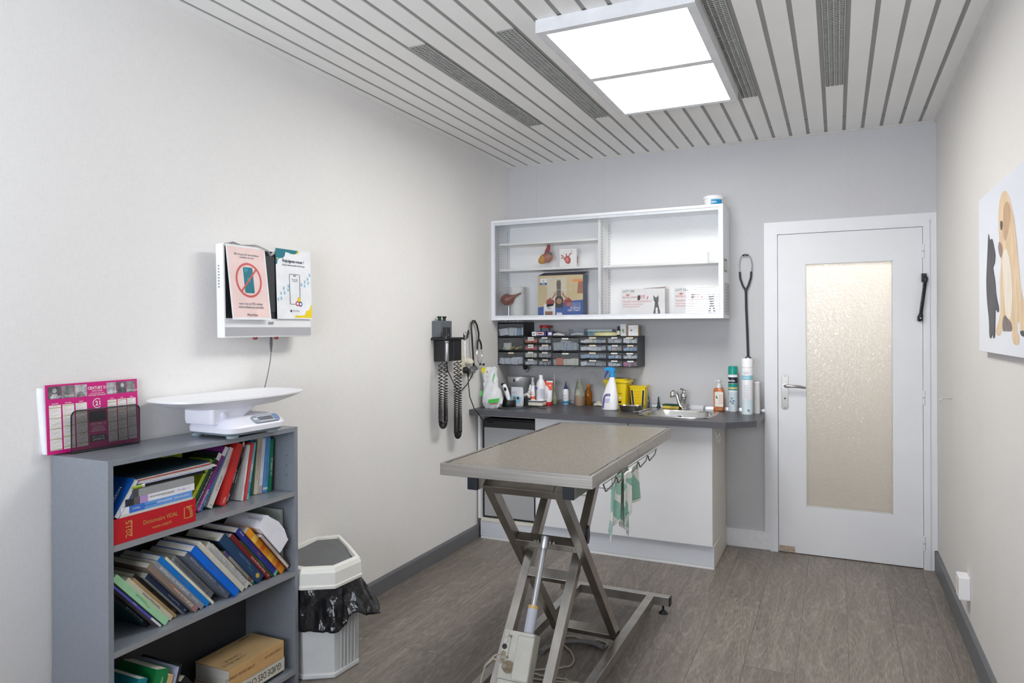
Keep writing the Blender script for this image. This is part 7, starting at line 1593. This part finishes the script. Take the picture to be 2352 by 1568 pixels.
# posters: thin printed sheets
def sheet(name, label, y0, y1, z0, z1, skew, curl, body, base):
    t = thing(name, label, 'poster', (0.0995, (y0 + y1) / 2, z0), (0, R(-1.2), 0), None); hw = (y1 - y0) / 2; hh = z1 - z0
    def P(u, v, l=0.0):   # u -1..1, v 0..1 on the sheet
        y = u * hw + skew * (1 - v) * (1 - 0); z = v * hh; x = 0.0012 + curl * (1 - v) + l
        return (x, y, z)
    b = MB(); n = 10; vs = [P(-1 + 2 * i / n, j / n) for j in range(n + 1) for i in range(n + 1)]
    b.add(vs, [(j * (n + 1) + i, j * (n + 1) + i + 1, (j + 1) * (n + 1) + i + 1, (j + 1) * (n + 1) + i) for j in range(n) for i in range(n)], base)
    def poly(pts, m, l=1): b.add([P(u, v, 0.0003 * l) for u, v in pts], tess(pts) if len(pts) > 4 else [tuple(range(len(pts)))], m)
    def txt(s, u, v, size, m, fit=None, bold=False):
        vs, fs, x0, x1 = glyphs(s, bold); k = size / hh; kk = (fit / (x1 - x0)) if fit else size / hw; kk = kk
        b.add([P(u + (a[0] - (x0 + x1) / 2) * kk, v + a[1] * k, 0.0012) for a in vs], fs, m)
    body(poly, txt)
    obj('paper', b, t); return t
M_pink = mat('poster_pink', (240, 212, 208), 0.55); M_pw = mat('poster_white', (238, 240, 244), 0.5); M_tl = mat('poster_teal', (0, 118, 134), 0.5); M_rd = mat('poster_red', (210, 88, 88), 0.5)
M_dt = mat('poster_slate', (64, 92, 112), 0.5); M_yl = mat('poster_yellow', (240, 210, 30), 0.5); M_lb = mat('poster_lightblue', (120, 180, 210), 0.5); M_nv = mat('poster_navy', (34, 34, 70), 0.5)
def arcp(cu, cv, r, n=40, asp=1.0, a0=0, a1=360): return [(cu + r * math.cos(R(a0 + (a1 - a0) * i / n)), cv + r * asp * math.sin(R(a0 + (a1 - a0) * i / n))) for i in range(n + (0 if a1 - a0 == 360 else 1))]
def p1(poly, txt):
    poly([(-0.93, 0.03), (0.93, 0.03), (0.93, 0.975), (-0.93, 0.975)], M_pink)
    txt('Afin de garantir une meilleure', 0.0, 0.868, 0.0125, M_dt, fit=1.28); txt('condition de soin.', 0.0, 0.828, 0.0125, M_dt, fit=0.74)
    asp = 0.235 / 0.66
    o_, i_ = arcp(0, 0.535, 0.66, 48, asp), arcp(0, 0.535, 0.58, 48, asp)
    poly([(-0.22, 0.36), (0.22, 0.36), (0.24, 0.38), (0.24, 0.69), (0.20, 0.71), (-0.22, 0.71), (-0.25, 0.69), (-0.25, 0.38)], M_tl, 2)
    for cu, cv in ((-0.15, 0.685), (-0.05, 0.675), (-0.14, 0.655), (0.0, 0.54)): poly(arcp(cu, cv, 0.05 if cv > .6 else 0.09, 14, 0.36), mat('poster_teal2', (60, 150, 170), 0.5), 3)
    for k in range(48): k2 = (k + 1) % 48; poly([o_[k], o_[k2], i_[k2], i_[k]], M_rd, 4)
    poly([(-0.46, 0.385), (-0.41, 0.366), (0.46, 0.685), (0.41, 0.704)], M_rd, 4)
    txt('merci de ne PAS utiliser', 0.0, 0.20, 0.0145, M_dt, fit=1.22); txt('votre téléphone portable.', 0.0, 0.155, 0.0145, M_dt, fit=1.32); txt('MonVéto', 0.02, 0.048, 0.016, M_nv, fit=0.52)
sheet('poster', 'pale pink notice with a crossed out phone on the wall computer', -2.845, -2.635, 1.500, 1.803, 0.014, 0.018, p1, M_pw)
def p2(poly, txt):
    poly([(-1, 1), (-1, 0.77), (-0.92, 0.78), (-0.9, 0.83), (-0.8, 0.86), (-0.6, 0.87), (-0.5, 0.90), (-0.45, 0.96), (-0.3, 0.955), (-0.1, 0.94), (0.1, 0.945), (0.22, 0.97), (0.24, 1)], M_tl)
    poly([(0.24, 1), (0.14, 0.95), (0.2, 0.945), (0.3, 0.97), (0.32, 1)], M_yl); poly([(-0.95, 0.84), (-0.9, 0.845), (-0.86, 0.868), (-0.93, 0.865)], M_yl, 2)
    poly([(1, 0.02), (1, 0.22), (0.92, 0.20), (0.86, 0.14), (0.66, 0.12), (0.56, 0.06), (0.3, 0.05), (0.05, 0.055), (-0.05, 0.02)], M_yl)
    txt('Rejoignez-nous !', -0.02, 0.815, 0.019, M_nv, fit=1.22, bold=True); txt('Clinique Vétérinaire Mon Véto Drancy', -0.02, 0.765, 0.009, M_nv, fit=1.3, bold=True)
    for a, c_, e, f in ((-0.28, -0.25, 0.215, 0.645), (0.30, 0.33, 0.215, 0.645)): poly([(a, e), (c_, e), (c_, f), (a, f)], M_txtk)
    poly([(-0.25, 0.212), (0.30, 0.212), (0.30, 0.219), (-0.25, 0.219)], M_txtk); poly([(-0.25, 0.645), (0.30, 0.645), (0.30, 0.652), (-0.25, 0.652)], M_txtk); poly([(-0.06, 0.622), (0.11, 0.622), (0.11, 0.635), (-0.06, 0.635)], M_txtk, 2)
    txt('Notre page', 0.03, 0.565, 0.0105, M_nv, fit=0.34); txt('Facebook', 0.03, 0.540, 0.0105, M_nv, fit=0.27)
    for cu, cv, m_, r_ in ((0.24, 0.285, M_yl, 0.10), (0.16, 0.225, mat('poster_badge_red', (200, 40, 50), 0.5), 0.11), (0.33, 0.220, mat('poster_badge_blue', (40, 60, 140), 0.5), 0.11)): poly(arcp(cu, cv, r_, 18, 0.34), m_, 2)
    for cu, cv in ((0.16, 0.225), (0.33, 0.220)): poly(arcp(cu, cv, 0.06, 14, 0.34), M_pw, 3)
    for cu, cv in ((-0.92, 0.27), (-0.75, 0.285), (-0.76, 0.355), (-0.56, 0.365), (-0.6, 0.43), (-0.36, 0.41), (-0.34, 0.465), (0.42, 0.50), (0.60, 0.485), (0.62, 0.545), (0.82, 0.53), (0.8, 0.59), (0.92, 0.65)):
        poly(arcp(cu, cv, 0.045, 10, 0.36), M_lb, 1)
        for d_ in (-0.045, 0.0, 0.045): poly(arcp(cu + d_, cv + 0.024, 0.018, 7, 0.4), M_lb, 1)
    poly(arcp(-0.22, 0.115, 0.05, 14, 0.36), M_nv, 2); txt('MonVéto', 0.06, 0.105, 0.013, M_txtg, fit=0.36)
sheet('poster', 'white notice with blue paw prints and a yellow corner on the wall computer', -2.572, -2.352, 1.506, 1.813, 0.0, 0.004, p2, M_pw)
t = thing('power_cord', 'thin grey cord hanging from the computer to the scale', 'cord', (0.062, -2.565, 1.420))
obj('cable', MB().tube([(0, 0, -0.055), (0.0, -0.006, -0.10), (-0.004, -0.018, -0.16), (-0.012, -0.026, -0.21), (-0.03, -0.022, -0.24)], 0.0022, M_txtg, 8), t, smooth=True)
obj('connector', MB().lathe([(0.003, 0.010), (0.0055, 0.0), (0.0065, -0.025), (0.004, -0.045), (0.003, -0.058)], mat('connector_dark_grey', (84, 84, 88), 0.5), 14), t, smooth=True)

# ------------------------------------------------------------------ bin
t = thing('waste_bin', 'cream plastic swing lid bin with a black bag beside the bookcase', 'bin', (0.205, -2.395, 0))
M_bin = mat('bin_cream', (214, 216, 216), 0.4, vary=(12, 0.05)); M_binl = mat('bin_lid_cream', (232, 231, 224), 0.4, vary=(12, 0.03)); M_flap = mat('bin_flap_grey', (96, 97, 100), 0.45, vary=(20, 0.06))
oct_ = [(0.075, -0.232), (0.190, -0.160), (0.200, 0.000), (0.06, 0.115), (-0.10, 0.235), (-0.185, 0.16), (-0.185, -0.14), (-0.07, -0.232)]
def osc(s, z, dx=0.0, dy=0.0): return [Vector((x * s + dx, y * s + dy, z)) for x, y in oct_]
b = MB().loft([osc(0.93, 0.0), osc(0.955, 0.006), osc(0.955, 0.020), osc(0.93, 0.024), osc(0.97, 0.384)], M_bin, caps=(True, False))
for k in range(5):      # ribs on the right hand face
    p_ = Vector(oct_[1] + (0,)).lerp(Vector(oct_[2] + (0,)), 0.22 + 0.14 * k) * 0.945; p_.x += 0.004
    b.bar((p_.x, p_.y, 0.03), (p_.x + 0.004, p_.y, 0.25), 0.006, 0.004, M_bin, side=Y)
obj('bin_body', b, t, bevel=0.004)
b = MB().loft([osc(1.045, 0.384), osc(1.05, 0.396), osc(1.035, 0.399), osc(1.02, 0.448), osc(0.98, 0.466), osc(0.86, 0.468), osc(0.83, 0.452)], M_binl, caps=(False, False))
lid = obj('lid', b, t, bevel=0.003)
b = MB().add([(v.x, v.y, v.z + (0.012 if v.y > 0 else -0.004)) for v in osc(0.835, 0.446)], [tuple(range(8))], M_flap)
obj('swing_flap', b, lid)
# bag collar folded over the rim
def bag_mat():
    m = mat('bin_bag_black', (30, 30, 33), 0.22, vary=(9, 0.1), bump=((26, 26, 14), 0.012)); return m
b = MB(); NB = 96; rows = []
def operim(s):
    pts = [Vector((x * s, y * s)) for x, y in oct_]; L_ = [(pts[(i + 1) % 8] - pts[i]).length for i in range(8)]; tot = sum(L_); out = []
    for k in range(NB):
        d = tot * k / NB; i = 0
        while d > L_[i]: d -= L_[i]; i = (i + 1) % 8
        out.append(pts[i].lerp(pts[(i + 1) % 8], d / L_[i]))
    return out
pr = operim(1.0); rb = random.Random(5)
ph = [rb.uniform(0, 6.28) for _ in range(6)]
NR = 18
for j in range(NR + 1):
    v = j / NR; row = []
    for k, p_ in enumerate(pr):
        a = 2 * math.pi * k / NB; ang = math.degrees(math.atan2(p_.y, p_.x)) % 360
        # the skirt reaches lower at the front and flares out towards the far right
        front = math.exp(-(((ang - 300 + 180) % 360 - 180) / 55) ** 2); right = math.exp(-(((ang - 8 + 180) % 360 - 180) / 26) ** 2); notch = math.exp(-(((ang - 340 + 180) % 360 - 180) / 9) ** 2)
        ln = 0.10 + 0.085 * front + 0.05 * right - 0.045 * notch + 0.01 * math.sin(5 * a + ph[0])
        fl = 0.012 + 0.018 * front + 0.085 * right
        w_ = (0.010 * math.sin(13 * a + ph[1] + 2.0 * v) + 0.007 * math.sin(23 * a + ph[2] - 4 * v) + 0.005 * math.sin(41 * a + ph[3] + 5 * v)) * min(1, 2.5 * v)
        rad = 1.0 + (fl * v ** 1.2 + w_) / max(0.15, p_.length)
        row.append(Vector((max(p_.x * rad, -0.198), max(p_.y * rad, -0.243), 0.392 - ln * v + 0.004 * math.sin(17 * a + ph[4]) * v)))
    rows.append(row)
b.loft(rows, bag_mat(), caps=(False, False))
o = obj('bin_bag', b, t, smooth=True); o.modifiers.new('Solidify', 'SOLIDIFY').thickness = 0.001
